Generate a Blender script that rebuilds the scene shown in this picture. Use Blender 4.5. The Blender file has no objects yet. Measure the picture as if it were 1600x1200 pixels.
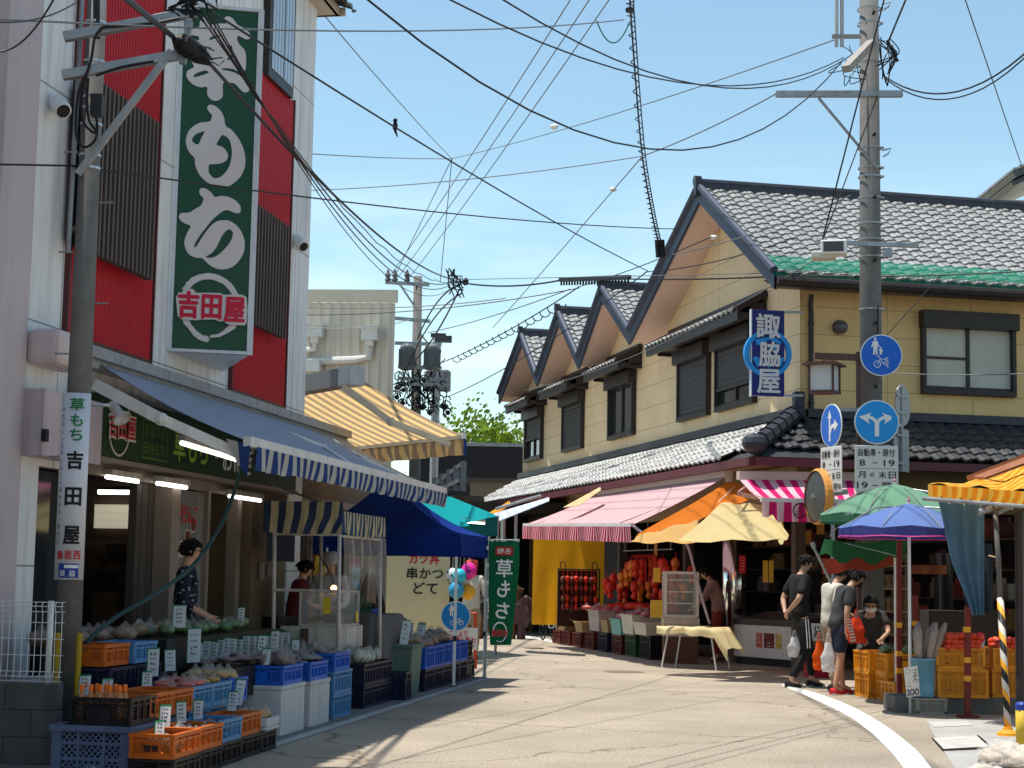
import bpy, bmesh, math, random
from mathutils import Vector as V, Matrix, noise
from mathutils.geometry import tessellate_polygon
random.seed(7)
SC = bpy.context.scene
COL = SC.collection
R = math.radians
# ------------------------------------------------------------------ camera
FPX, PITCH, ROLL, EYE = 2700.0, math.atan(299/2700), .018, 1.45
fw = V((0, math.cos(PITCH), math.sin(PITCH))); r0 = V((1, 0, 0)); u0 = V((0, -math.sin(PITCH), math.cos(PITCH)))
rt = r0*math.cos(ROLL)+u0*math.sin(ROLL); up = -r0*math.sin(ROLL)+u0*math.cos(ROLL)
CAM = V((0, 0, EYE))
cd = bpy.data.cameras.new('camera'); cam = bpy.data.objects.new('camera', cd); COL.objects.link(cam)
cd.sensor_width = 36; cd.lens = 36*FPX/1600; cd.clip_end = 2000
mw = Matrix((rt, up, -fw)).transposed().to_4x4(); mw.translation = CAM
cam.matrix_world = mw
SC.camera = cam
# ------------------------------------------------------------------ sky, sun, exposure
SUN_AZ, SUN_EL = -86.0, 76.0
wd = bpy.data.worlds.new('World'); SC.world = wd; wd.use_nodes = True
nt = wd.node_tree; bg = nt.nodes['Background']
sky = nt.nodes.new('ShaderNodeTexSky'); sky.sky_type = 'NISHITA'; sky.sun_disc = False
sky.sun_elevation = R(SUN_EL); sky.sun_rotation = R(SUN_AZ)
sky.air_density = 1.0; sky.dust_density = .5; sky.ozone_density = 1.6
# thin summer cloud low on the horizon
tc = nt.nodes.new('ShaderNodeTexCoord'); mp = nt.nodes.new('ShaderNodeMapping'); mp.inputs['Scale'].default_value = (5, 5, 22)
nz = nt.nodes.new('ShaderNodeTexNoise'); nz.inputs['Scale'].default_value = 1.6; nz.inputs['Detail'].default_value = 7
rp = nt.nodes.new('ShaderNodeValToRGB'); rp.color_ramp.elements[0].position = .42; rp.color_ramp.elements[1].position = .78
sx = nt.nodes.new('ShaderNodeSeparateXYZ'); hr = nt.nodes.new('ShaderNodeMapRange')
hr.inputs['From Min'].default_value = .05; hr.inputs['From Max'].default_value = .25; hr.inputs['To Min'].default_value = .8; hr.inputs['To Max'].default_value = 0
mm = nt.nodes.new('ShaderNodeMath'); mm.operation = 'MULTIPLY'
mx = nt.nodes.new('ShaderNodeMix'); mx.data_type = 'RGBA'; mx.inputs['B'].default_value = (6.2, 7.0, 7.6, 1)
for a, b in ((tc.outputs['Generated'], mp.inputs[0]), (mp.outputs[0], nz.inputs['Vector']), (nz.outputs['Fac'], rp.inputs[0]),
             (tc.outputs['Generated'], sx.inputs[0]), (sx.outputs['Z'], hr.inputs['Value']), (rp.outputs['Color'], mm.inputs[0]),
             (hr.outputs['Result'], mm.inputs[1]), (mm.outputs[0], mx.inputs['Factor']), (sky.outputs[0], mx.inputs['A']), (mx.outputs['Result'], bg.inputs[0])):
    nt.links.new(a, b)
tint = nt.nodes.new('ShaderNodeVectorMath'); tint.operation = 'MULTIPLY'; tint.inputs[1].default_value = (.88, .94, .82)
nt.links.new(sky.outputs[0], tint.inputs[0]); nt.links.new(tint.outputs[0], mx.inputs['A'])
bg.inputs[1].default_value = .142
sl = bpy.data.lights.new('sun', 'SUN'); so = bpy.data.objects.new('sun', sl); COL.objects.link(so)
sl.energy = 4.1; sl.angle = R(.55); sl.color = (1, .95, .87)
SD = V((math.sin(R(SUN_AZ))*math.cos(R(SUN_EL)), math.cos(R(SUN_AZ))*math.cos(R(SUN_EL)), math.sin(R(SUN_EL))))
so.rotation_euler = SD.to_track_quat('Z', 'Y').to_euler(); so.location = (0, 0, 30)
SC.view_settings.view_transform = 'Standard'; SC.view_settings.look = 'None'; SC.view_settings.gamma = 1
SC.view_settings.exposure = .66
SC.render.engine = 'CYCLES'
SC.cycles.max_bounces = 8; SC.cycles.transparent_max_bounces = 24; SC.cycles.use_denoising = True

# ------------------------------------------------------------------ surveying helpers: sight lines met with known planes
def ray(x, y): return fw+rt*((x-800)/FPX)+up*((600-y)/FPX)
def P(x, y, Y):
    d = ray(x, y); return CAM+d*(Y/d.y)
def G(x, y, z=0.0):
    d = ray(x, y); return CAM+d*((z-EYE)/d.z)
class Frame:                                            # a facade: s runs along it, o stands out of it, z is height
    def __init__(f, o, deg, side):
        a = R(deg); f.o = V((o[0], o[1], 0)); f.d = V((math.sin(a), math.cos(a), 0)); f.n = V((f.d.y, -f.d.x, 0))*side
        f.ang = -a
    def pt(f, s, o, z): return f.o+f.d*s+f.n*o+V((0, 0, z))
    def at(f, x, y, o=0.0):
        d = ray(x, y); t = ((f.o+f.n*o-CAM).dot(f.n))/d.dot(f.n); p = CAM+d*t
        return (p-f.o).dot(f.d), p.z
RA = math.degrees(math.atan(597/2700))
_c = P(1250, 655, 28)
FA = Frame(_c, -RA, -1)        # street facade of the right-hand building
FB = Frame(_c, 90-RA, 1)       # its end wall
FL = Frame(P(290, 890, 17.8), 9.46, 1)   # facade of the left-hand shop
UP = V((0, 0, 1))

# ------------------------------------------------------------------ materials
def nd(nt, t, **k):
    n = nt.nodes.new(t)
    for a, b in k.items():
        if a in n.inputs: n.inputs[a].default_value = b
        else: setattr(n, a, b)
    return n
MATS = {}
def mat(name, col, rough=.6, var=.15, scale=4., bump=0., bscale=60., metal=0., emit=0., trans=0., stripes=None, spec=.25, holes=None,
        stain=0., alpha=1., clear=0., axes='OBJ'):
    if name in MATS: return MATS[name]
    if trans: spec, rough = .06, max(rough, .85)
    m = bpy.data.materials.new(name); m.use_nodes = True; n = m.node_tree; bs = n.nodes['Principled BSDF']; out = n.nodes['Material Output']
    L = n.links.new
    c = tuple(col)+(1,)
    tcn = nd(n, 'ShaderNodeTexCoord')
    cs = None
    if stripes:                                          # (colour 2, period m, duty, 'u'|'v')
        uv = nd(n, 'ShaderNodeSeparateXYZ'); L(tcn.outputs['UV'], uv.inputs[0])
        d = nd(n, 'ShaderNodeMath', operation='DIVIDE'); d.inputs[1].default_value = stripes[1]; L(uv.outputs[0 if stripes[3] == 'u' else 1], d.inputs[0])
        fr = nd(n, 'ShaderNodeMath', operation='FRACT'); L(d.outputs[0], fr.inputs[0])
        lt = nd(n, 'ShaderNodeMath', operation='LESS_THAN'); lt.inputs[1].default_value = stripes[2]; L(fr.outputs[0], lt.inputs[0])
        mxn = nd(n, 'ShaderNodeMix', data_type='RGBA'); mxn.inputs['A'].default_value = c; mxn.inputs['B'].default_value = tuple(stripes[0])+(1,)
        L(lt.outputs[0], mxn.inputs['Factor']); cs = mxn.outputs['Result']
    if var > 0:
        nz = nd(n, 'ShaderNodeTexNoise'); nz.inputs['Scale'].default_value = scale; nz.inputs['Detail'].default_value = 6; nz.inputs['Roughness'].default_value = .65
        L(tcn.outputs['Object'], nz.inputs['Vector'])
        mr = nd(n, 'ShaderNodeMapRange'); mr.inputs['From Min'].default_value = .3; mr.inputs['From Max'].default_value = .7
        mr.inputs['To Min'].default_value = 1-var; mr.inputs['To Max'].default_value = 1+var*.8; L(nz.outputs['Fac'], mr.inputs['Value'])
        ml = nd(n, 'ShaderNodeVectorMath', operation='SCALE'); L(mr.outputs[0], ml.inputs['Scale'])
        if cs: L(cs, ml.inputs[0])
        else: ml.inputs[0].default_value = col
        cs = ml.outputs[0]
        rr = nd(n, 'ShaderNodeMapRange'); rr.inputs['To Min'].default_value = max(0, rough-.12); rr.inputs['To Max'].default_value = min(1, rough+.12)
        L(nz.outputs['Fac'], rr.inputs['Value']); L(rr.outputs[0], bs.inputs['Roughness'])
    else: bs.inputs['Roughness'].default_value = rough
    if stain > 0:                                        # run-down streaks and grime with shapes of their own
        mpn = nd(n, 'ShaderNodeMapping'); mpn.inputs['Scale'].default_value = (7, 7, .55); L(tcn.outputs['Object'], mpn.inputs[0])
        n2 = nd(n, 'ShaderNodeTexNoise'); n2.inputs['Scale'].default_value = 1.3; n2.inputs['Detail'].default_value = 8; L(mpn.outputs[0], n2.inputs['Vector'])
        m2 = nd(n, 'ShaderNodeMapRange'); m2.inputs['From Min'].default_value = .48; m2.inputs['From Max'].default_value = .75; m2.inputs['To Min'].default_value = 0; m2.inputs['To Max'].default_value = stain
        L(n2.outputs['Fac'], m2.inputs['Value'])
        mx2 = nd(n, 'ShaderNodeMix', data_type='RGBA'); mx2.inputs['B'].default_value = (.09, .075, .06, 1); L(m2.outputs[0], mx2.inputs['Factor'])
        if cs: L(cs, mx2.inputs['A'])
        else: mx2.inputs['A'].default_value = c
        cs = mx2.outputs['Result']
    if cs: L(cs, bs.inputs['Base Color'])
    else: bs.inputs['Base Color'].default_value = c
    bs.inputs['Metallic'].default_value = metal; bs.inputs['Specular IOR Level'].default_value = spec
    if clear: bs.inputs['Coat Weight'].default_value = clear; bs.inputs['Coat Roughness'].default_value = .08
    if emit:
        bs.inputs['Emission Color'].default_value = c; bs.inputs['Emission Strength'].default_value = emit
    if bump:
        nb = nd(n, 'ShaderNodeTexNoise'); nb.inputs['Scale'].default_value = bscale; nb.inputs['Detail'].default_value = 4; L(tcn.outputs['Object'], nb.inputs['Vector'])
        bp = nd(n, 'ShaderNodeBump'); bp.inputs['Strength'].default_value = bump; bp.inputs['Distance'].default_value = .02; L(nb.outputs['Fac'], bp.inputs['Height'])
        L(bp.outputs[0], bs.inputs['Normal'])
    sh = bs.outputs[0]
    if trans:
        tr = nd(n, 'ShaderNodeBsdfTranslucent')
        if cs: L(cs, tr.inputs[0])
        else: tr.inputs[0].default_value = c
        ms = nd(n, 'ShaderNodeMixShader'); ms.inputs[0].default_value = trans; L(sh, ms.inputs[1]); L(tr.outputs[0], ms.inputs[2]); sh = ms.outputs[0]
    if holes:                                            # (period m, open share): woven or pierced sheet, cut through in UV metres
        uv = nd(n, 'ShaderNodeSeparateXYZ'); 
        rot = nd(n, 'ShaderNodeMapping'); rot.inputs['Rotation'].default_value = (0, 0, R(45) if len(holes) > 2 else 0); L(tcn.outputs['UV'], rot.inputs[0]); L(rot.outputs[0], uv.inputs[0])
        ls = []
        for k in (0, 1):
            d = nd(n, 'ShaderNodeMath', operation='DIVIDE'); d.inputs[1].default_value = holes[0]; L(uv.outputs[k], d.inputs[0])
            fr = nd(n, 'ShaderNodeMath', operation='FRACT'); L(d.outputs[0], fr.inputs[0])
            lt = nd(n, 'ShaderNodeMath', operation='LESS_THAN'); lt.inputs[1].default_value = holes[1]; L(fr.outputs[0], lt.inputs[0]); ls.append(lt)
        mu = nd(n, 'ShaderNodeMath', operation='MULTIPLY'); L(ls[0].outputs[0], mu.inputs[0]); L(ls[1].outputs[0], mu.inputs[1])
        tp = nd(n, 'ShaderNodeBsdfTransparent'); ms = nd(n, 'ShaderNodeMixShader'); L(mu.outputs[0], ms.inputs[0]); L(sh, ms.inputs[1]); L(tp.outputs[0], ms.inputs[2]); sh = ms.outputs[0]
    if alpha < 1:
        tp = nd(n, 'ShaderNodeBsdfTransparent'); ms = nd(n, 'ShaderNodeMixShader'); ms.inputs[0].default_value = alpha; L(tp.outputs[0], ms.inputs[1]); L(sh, ms.inputs[2]); sh = ms.outputs[0]
    L(sh, out.inputs[0])
    MATS[name] = m
    return m

# ------------------------------------------------------------------ mesh builder
RM = {}                                                  # matrix of every root
def smooth_poly(pts, k=3):                               # Catmull-Rom through a closed outline
    n = len(pts); o = []
    for i in range(n):
        a, b, c, d = (V(pts[(i+j-1) % n]) for j in range(4))
        for q in range(k):
            t = q/k
            o.append(.5*((2*b)+(c-a)*t+(2*a-5*b+4*c-d)*t*t+(3*b-a-3*c+d)*t**3))
    return o
class MB:
    def __init__(b): b.v = []; b.f = []; b.m = []; b.uv = []; b.mi = 0; b.cuts = []
    def cut(b): b.cuts.append((len(b.v), len(b.f)))              # what follows becomes a part of its own
    def face(b, idx, uv=None): b.f.append(idx); b.m.append(b.mi); b.uv.append(uv)
    def add(b, pts): n = len(b.v); b.v += [V(p) for p in pts]; return n
    def quad(b, p, q, r, s, uv=None):
        n = b.add((p, q, r, s)); b.face((n, n+1, n+2, n+3), uv)
    def poly(b, pts): n = b.add(pts); b.face(tuple(range(n, n+len(pts))))
    def box(b, c, size, ax=None):                        # centre, full sizes along three axes
        x, y, z = ax if ax else (V((1, 0, 0)), V((0, 1, 0)), UP)
        c = V(c); hx, hy, hz = x*size[0]/2, y*size[1]/2, z*size[2]/2
        n = b.add([c+hx*i+hy*j+hz*k for k in (-1, 1) for j in (-1, 1) for i in (-1, 1)])
        sx, sy, sz = size
        for q, (a, d) in zip(((0, 1, 5, 4), (1, 3, 7, 5), (3, 2, 6, 7), (2, 0, 4, 6), (4, 5, 7, 6), (2, 3, 1, 0)), ((sx, sz), (sy, sz), (sx, sz), (sy, sz), (sx, sy), (sx, sy))):
            b.face(tuple(n+i for i in q), ((0, 0), (a, 0), (a, d), (0, d)))
    def fbox(b, F, s0, s1, o0, o1, z0, z1):              # box in a facade frame
        b.box(F.pt((s0+s1)/2, (o0+o1)/2, (z0+z1)/2), (abs(s1-s0), abs(o1-o0), abs(z1-z0)), (F.d, F.n, UP))
    def bar(b, p, q, w, h=None, upv=UP):                 # rectangular bar between two points
        p, q = V(p), V(q); y = (q-p); l = y.length; y.normalize()
        x = y.cross(upv)
        if x.length < 1e-4: x = y.cross(V((1, 0, 0)))
        x.normalize(); z = x.cross(y); b.box((p+q)/2, (w, l, h or w), (x, y, z))
    def tube(b, pts, r, seg=8, cap=True, r1=None):
        pts = [V(p) for p in pts]; n = len(pts); rings = []
        t0 = (pts[1]-pts[0]).normalized(); a = t0.cross(UP if abs(t0.z) < .9 else V((1, 0, 0))).normalized()
        for i, p in enumerate(pts):
            t = (pts[min(i+1, n-1)]-pts[max(i-1, 0)]).normalized()
            a = (a-t*a.dot(t)).normalized(); c = t.cross(a)
            rr = r[i] if isinstance(r, (list, tuple)) else (r if r1 is None else r+(r1-r)*i/(n-1))
            rings.append(b.add([p+(a*math.cos(2*math.pi*k/seg)+c*math.sin(2*math.pi*k/seg))*rr for k in range(seg)]))
        for i in range(n-1):
            for k in range(seg):
                j = (k+1) % seg; b.face((rings[i]+k, rings[i]+j, rings[i+1]+j, rings[i+1]+k), ((k/seg, i/n), ((k+1)/seg, i/n), ((k+1)/seg, (i+1)/n), (k/seg, (i+1)/n)))
        if cap:
            b.face(tuple(rings[0]+k for k in reversed(range(seg)))); b.face(tuple(rings[-1]+k for k in range(seg)))
    def lathe(b, prof, c, axis=UP, seg=16, cap=True):    # profile of (radius, height)
        axis = V(axis).normalized(); a = axis.cross(V((0, 1, 0)) if abs(axis.y) < .9 else V((1, 0, 0))).normalized(); d = axis.cross(a); c = V(c); rings = []
        for r, h in prof: rings.append(b.add([c+axis*h+(a*math.cos(2*math.pi*k/seg)+d*math.sin(2*math.pi*k/seg))*r for k in range(seg)]))
        for i in range(len(prof)-1):
            for k in range(seg):
                j = (k+1) % seg; b.face((rings[i]+k, rings[i]+j, rings[i+1]+j, rings[i+1]+k))
        if cap:
            b.face(tuple(rings[0]+k for k in reversed(range(seg)))); b.face(tuple(rings[-1]+k for k in range(seg)))
    def ball(b, c, r, seg=10, ring=6, sq=(1, 1, 1)):
        c = V(c); rows = []
        for i in range(1, ring):
            th = math.pi*i/ring
            rows.append(b.add([c+V((math.sin(th)*math.cos(2*math.pi*k/seg)*r*sq[0], math.sin(th)*math.sin(2*math.pi*k/seg)*r*sq[1], math.cos(th)*r*sq[2])) for k in range(seg)]))
        t = b.add([c+V((0, 0, r*sq[2]))]); u = b.add([c-V((0, 0, r*sq[2]))])
        for k in range(seg):
            j = (k+1) % seg; b.face((t, rows[0]+k, rows[0]+j)); b.face((u, rows[-1]+j, rows[-1]+k))
            for i in range(len(rows)-1): b.face((rows[i]+k, rows[i+1]+k, rows[i+1]+j, rows[i]+j))
    def lump(b, c, r, sq=(1, 1, 1), amp=.35, fr=2.2, seg=12, ring=8):   # crumpled bag or heap
        n0 = len(b.v); b.ball((0, 0, 0), 1, seg, ring)
        off = V((random.random()*50, random.random()*50, 0))
        for i in range(n0, len(b.v)):
            p = b.v[i]; k = 1+amp*noise.noise(p*fr+off)+amp*.4*noise.noise(p*fr*3+off)
            b.v[i] = V(c)+V((p.x*sq[0], p.y*sq[1], p.z*sq[2]))*r*k
    def sheet(b, grid, uvs=None):                        # grid[row][col] of points; uv in metres
        R_, C_ = len(grid), len(grid[0]); n = len(b.v)
        for row in grid: b.add(row)
        if uvs is None:
            uvs = []; v = 0
            for i in range(R_):
                if i: v += (V(grid[i][0])-V(grid[i-1][0])).length
                u = 0; rw = []
                for j in range(C_):
                    if j: u += (V(grid[i][j])-V(grid[i][j-1])).length
                    rw.append((u, v))
                uvs.append(rw)
        for i in range(R_-1):
            for j in range(C_-1):
                b.face((n+i*C_+j, n+i*C_+j+1, n+(i+1)*C_+j+1, n+(i+1)*C_+j), (uvs[i][j], uvs[i][j+1], uvs[i+1][j+1], uvs[i+1][j]))
    def shape(b, outline, holes, org, ux, uy, depth=0.0):     # flat outline with holes, optionally with thickness towards the back
        loops = [[V((p[0], p[1], 0)) for p in l] for l in [outline]+holes]; flat = [p for l in loops for p in l]
        org, ux, uy = V(org), V(ux), V(uy); nn = ux.cross(uy).normalized()
        n = b.add([org+ux*p.x+uy*p.y for p in flat])
        for t in tessellate_polygon(loops):
            a, c, d = (flat[i] for i in t)
            if (c-a).cross(d-a).z < 0: t = (t[0], t[2], t[1])
            b.face(tuple(n+i for i in t))
        if depth:
            m = b.add([org+ux*p.x+uy*p.y-nn*depth for p in flat]); k = 0
            for l in loops:
                for i in range(len(l)):
                    j = (i+1) % len(l); b.face((n+k+i, n+k+j, m+k+j, m+k+i))
                k += len(l)
    def text(b, s, c, ux, uy, w, h, bold=.0, lift=.004, mirror=False):   # lettering painted on a surface: centre, right, up, box size
        vs, fs, asp = glyphs(s); ux, uy = V(ux).normalized(), V(uy).normalized(); nn = ux.cross(uy); sg = -1 if mirror else 1
        for k in range(9 if bold else 1):                # thick strokes: the outline laid down several times, shifted
            a = 2*math.pi*k/8; dx = math.cos(a)*bold*h*.8 if k < 8 and bold else 0; dy = math.sin(a)*bold*h*.8 if k < 8 and bold else 0
            cc = V(c)+nn*(lift+k*.00025); kw, kh = w*(1-1.6*bold*h/max(w, 1e-4)), h*(1-1.6*bold)
            n = b.add([cc+ux*(x*kw*sg+dx)+uy*(y*kh+dy) for x, y in vs])
            for f in fs: b.face(tuple(n+i for i in (reversed(f) if mirror else f)))
    def build(b, name, m, root=None, smooth=False, bevel=0, sub=0, solid=0):
        if b.cuts:
            v0 = f0 = 0; o = None
            for v1, f1 in b.cuts+[(len(b.v), len(b.f))]:
                q = MB(); q.v = b.v[v0:v1]; q.f = [tuple(i-v0 for i in f) for f in b.f[f0:f1]]; q.m = b.m[f0:f1]; q.uv = b.uv[f0:f1]
                if q.f: o = q.build(name, m, root, smooth, bevel, sub, solid)
                v0, f0 = v1, f1
            return o
        me = bpy.data.meshes.new(name)
        inv = RM[root.name].inverted() if root and root.name in RM else None
        me.from_pydata([tuple(inv @ p) if inv else tuple(p) for p in b.v], [], b.f)
        ms = m if isinstance(m, (list, tuple)) else [m]
        for q in ms: me.materials.append(q)
        if len(ms) > 1: me.polygons.foreach_set('material_index', b.m)
        if any(u is not None for u in b.uv):
            l = me.uv_layers.new(name='UVMap'); data = []
            for f, u in zip(b.f, b.uv):
                for k in range(len(f)): data += list(u[k]) if u is not None else [0, 0]
            l.data.foreach_set('uv', data)
        if smooth: me.polygons.foreach_set('use_smooth', [True]*len(me.polygons))
        me.update()
        o = bpy.data.objects.new(name, me); COL.objects.link(o)
        if root:
            o.parent = root
            if root.name in RM: RM[o.name] = RM[root.name]
        if solid:
            k = o.modifiers.new('solid', 'SOLIDIFY'); k.thickness = solid; k.offset = 0
        if bevel:
            k = o.modifiers.new('bevel', 'BEVEL'); k.width = bevel; k.segments = 2; k.limit_method = 'ANGLE'; k.angle_limit = R(50)
        if sub:
            k = o.modifiers.new('sub', 'SUBSURF'); k.levels = sub; k.render_levels = sub
        return o
_G = {}
def glyphs(s, fine=False):                               # outline of a text as a unit-box mesh
    k = (s, fine)
    if k not in _G:
        c = bpy.data.curves.new('lettering', 'FONT'); c.body = s; c.resolution_u = 4
        o = bpy.data.objects.new('lettering', c); COL.objects.link(o)
        dg = bpy.context.evaluated_depsgraph_get(); me = bpy.data.meshes.new_from_object(o.evaluated_get(dg))
        if fine:
            bm = bmesh.new(); bm.from_mesh(me); bmesh.ops.triangulate(bm, faces=bm.faces)
            for _ in range(4):
                es = [e for e in bm.edges if e.calc_length() > .14]
                if es: bmesh.ops.subdivide_edges(bm, edges=es, cuts=1); bmesh.ops.triangulate(bm, faces=bm.faces)
            bm.to_mesh(me); bm.free()
        xs = [v.co.x for v in me.vertices]; ys = [v.co.y for v in me.vertices]
        x0, x1, y0, y1 = min(xs), max(xs), min(ys), max(ys)
        _G[k] = ([((v.co.x-(x0+x1)/2)/(x1-x0), (v.co.y-(y0+y1)/2)/max(y1-y0, 1e-4)) for v in me.vertices], [tuple(p.vertices) for p in me.polygons], (x1-x0)/max(y1-y0, 1e-4))
        bpy.data.objects.remove(o); bpy.data.curves.remove(c); bpy.data.meshes.remove(me)
    return _G[k]
def tag(o, label, cat, group=None, kind=None):
    o['label'] = label; o['category'] = cat
    if group: o['group'] = group
    if kind: o['kind'] = kind
    return o
def T(name, label, cat, loc=(0, 0, 0), rz=0, group=None):     # root of a thing
    o = bpy.data.objects.new(name, None); COL.objects.link(o); o.location = loc; o.rotation_euler = (0, 0, rz); o.empty_display_size = .1
    RM[o.name] = Matrix.Translation(V(loc)) @ Matrix.Rotation(rz, 4, 'Z')
    return tag(o, label, cat, group)
def one(name, b, m, label, cat, group=None, loc=None, rz=0, **k):   # a thing that is a single mesh
    if loc is None:
        lo = V((min(p.x for p in b.v), min(p.y for p in b.v), min(p.z for p in b.v))); hi = V((max(p.x for p in b.v), max(p.y for p in b.v), 0)); loc = V(((lo.x+hi.x)/2, (lo.y+hi.y)/2, lo.z))
    M_ = Matrix.Translation(V(loc)) @ Matrix.Rotation(rz, 4, 'Z'); inv = M_.inverted(); b.v = [inv @ p for p in b.v]
    o = b.build(name, m, None, **k); o.location = loc; o.rotation_euler = (0, 0, rz)
    return tag(o, label, cat, group)
def struct(name, b, m, **k):
    o = b.build(name, m, None, **k); o['kind'] = 'structure'; return o
KIDS = {}
def dup(root, loc, rz=None, label=None, scale=None, swap=None):   # copy of a thing, its parts and their sub-parts
    def cp(o, parent):
        c = o.copy(); COL.objects.link(c)
        if parent: c.parent = parent
        for ch in [x for x in list(COL.objects) if x.parent == o] if o.name not in KIDS else KIDS[o.name]: cp(ch, c)
        return c
    def index(o):
        KIDS[o.name] = [x for x in COL.objects if x.parent == o]
        for x in KIDS[o.name]: index(x)
    if root.name not in KIDS: index(root)
    c = cp(root, None); c.location = loc
    if rz is not None: c.rotation_euler = (0, 0, rz)
    if scale: c.scale = scale
    if label: c['label'] = label
    return c
# ================================================================== materials
def fab(name, a, b=None, period=.2, duty=.5, d='u', trans=.3, var=.1): return mat(name, a, .75, var, 3, stripes=(b, period, duty, d) if b else None, trans=trans, bump=.05, bscale=25)
GREYM = mat('galvanised', (.32, .33, .34), .45, .25, 6, metal=.6)
STEEL = mat('painted_steel_white', (.62, .62, .6), .4, .12, 5, stain=.25)
BLACK = mat('black_plastic', (.012, .012, .013), .45, .2, 8)
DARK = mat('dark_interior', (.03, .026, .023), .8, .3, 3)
DBROWN = mat('dark_brown_metal', (.035, .028, .027), .4, .15, 5)
WHITE = mat('white_paint', (.74, .74, .72), .4, .06, 5)
CONC = mat('concrete_pole', (.155, .152, .147), .8, .2, 5, bump=.15, bscale=90, stain=.35)
WIRE = mat('wire_black', (.012, .012, .014), .5, 0)
WIREG = mat('wire_grey', (.12, .13, .14), .5, 0)
GLASS = mat('glass_dark', (.02, .025, .028), .06, 0, spec=.8)
CLEAR = mat('clear_glass', (.75, .8, .8), .05, 0, alpha=.16, spec=.8)
WOOD = mat('brown_wood', (.13, .065, .03), .7, .3, 7)
RUST = mat('rusty_white', (.5, .46, .42), .6, .2, 6, stain=.7)
INK = mat('ink_black', (.012, .012, .014), .6, 0)
INKR = mat('ink_red', (.55, .02, .03), .55, 0)
INKG = mat('ink_green', (.015, .2, .07), .5, 0)
INKW = mat('ink_white', (.8, .8, .78), .5, .04)
INKB = mat('ink_blue', (.02, .05, .3), .5, 0)
TILE = mat('roof_tile_silver', (.25, .247, .242), .42, .5, 7, spec=.5, bump=.08, bscale=30)
TILED = mat('roof_tile_dark', (.045, .047, .052), .35, .25, 6, spec=.6)
RIDGE = mat('ridge_tile', (.04, .043, .055), .38, .25, 5)
VERGE = mat('verge_board', (.045, .055, .085), .5, .15, 4)
SOFFIT = mat('soffit', (.74, .54, .44), .7, .06, 2)
# ------------------------------------------------------------------ procedural siding with joints
def siding(name, col, zstep, sstep, dark, frame, stain=.1, var=.08, zoff=0.0):
    m = mat(name, col, .65, var, 1.2, stain=stain, bump=.06, bscale=120)
    n = m.node_tree; bs = n.nodes['Principled BSDF']; L = n.links.new
    g = nd(n, 'ShaderNodeNewGeometry'); sp = nd(n, 'ShaderNodeSeparateXYZ'); L(g.outputs['Position'], sp.inputs[0])
    src = bs.inputs['Base Color'].links[0].from_socket
    dt = nd(n, 'ShaderNodeVectorMath', operation='DOT_PRODUCT'); dt.inputs[1].default_value = frame.d; L(g.outputs['Position'], dt.inputs[0])
    prev = None
    for sock, st in ((sp.outputs[2], zstep), (dt.outputs['Value'], sstep)):
        if not st: continue
        a = nd(n, 'ShaderNodeMath', operation='ADD'); a.inputs[1].default_value = 100*st+zoff; L(sock, a.inputs[0])
        d = nd(n, 'ShaderNodeMath', operation='DIVIDE'); d.inputs[1].default_value = st; L(a.outputs[0], d.inputs[0])
        f = nd(n, 'ShaderNodeMath', operation='FRACT'); L(d.outputs[0], f.inputs[0])
        lt = nd(n, 'ShaderNodeMath', operation='LESS_THAN'); lt.inputs[1].default_value = .014/st; L(f.outputs[0], lt.inputs[0])
        if prev:
            mxm = nd(n, 'ShaderNodeMath', operation='MAXIMUM'); L(prev, mxm.inputs[0]); L(lt.outputs[0], mxm.inputs[1]); prev = mxm.outputs[0]
        else: prev = lt.outputs[0]
    mx = nd(n, 'ShaderNodeMix', data_type='RGBA'); mx.inputs['B'].default_value = tuple(dark)+(1,); L(prev, mx.inputs['Factor']); L(src, mx.inputs['A']); L(mx.outputs['Result'], bs.inputs['Base Color'])
    return m
YWALL = siding('yellow_siding', (.80, .60, .36), .455, 3.03, (.46, .32, .17), FA, stain=.12)
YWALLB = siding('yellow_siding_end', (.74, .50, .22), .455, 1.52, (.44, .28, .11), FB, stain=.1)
GWALL = siding('grey_panel_wall', (.76, .76, .76), 2.0, .62, (.25, .27, .28), FL, stain=.34, zoff=.55)
BEIGE = mat('beige_cladding', (.58, .53, .44), .55, .06, 1, stain=.1)

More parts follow.
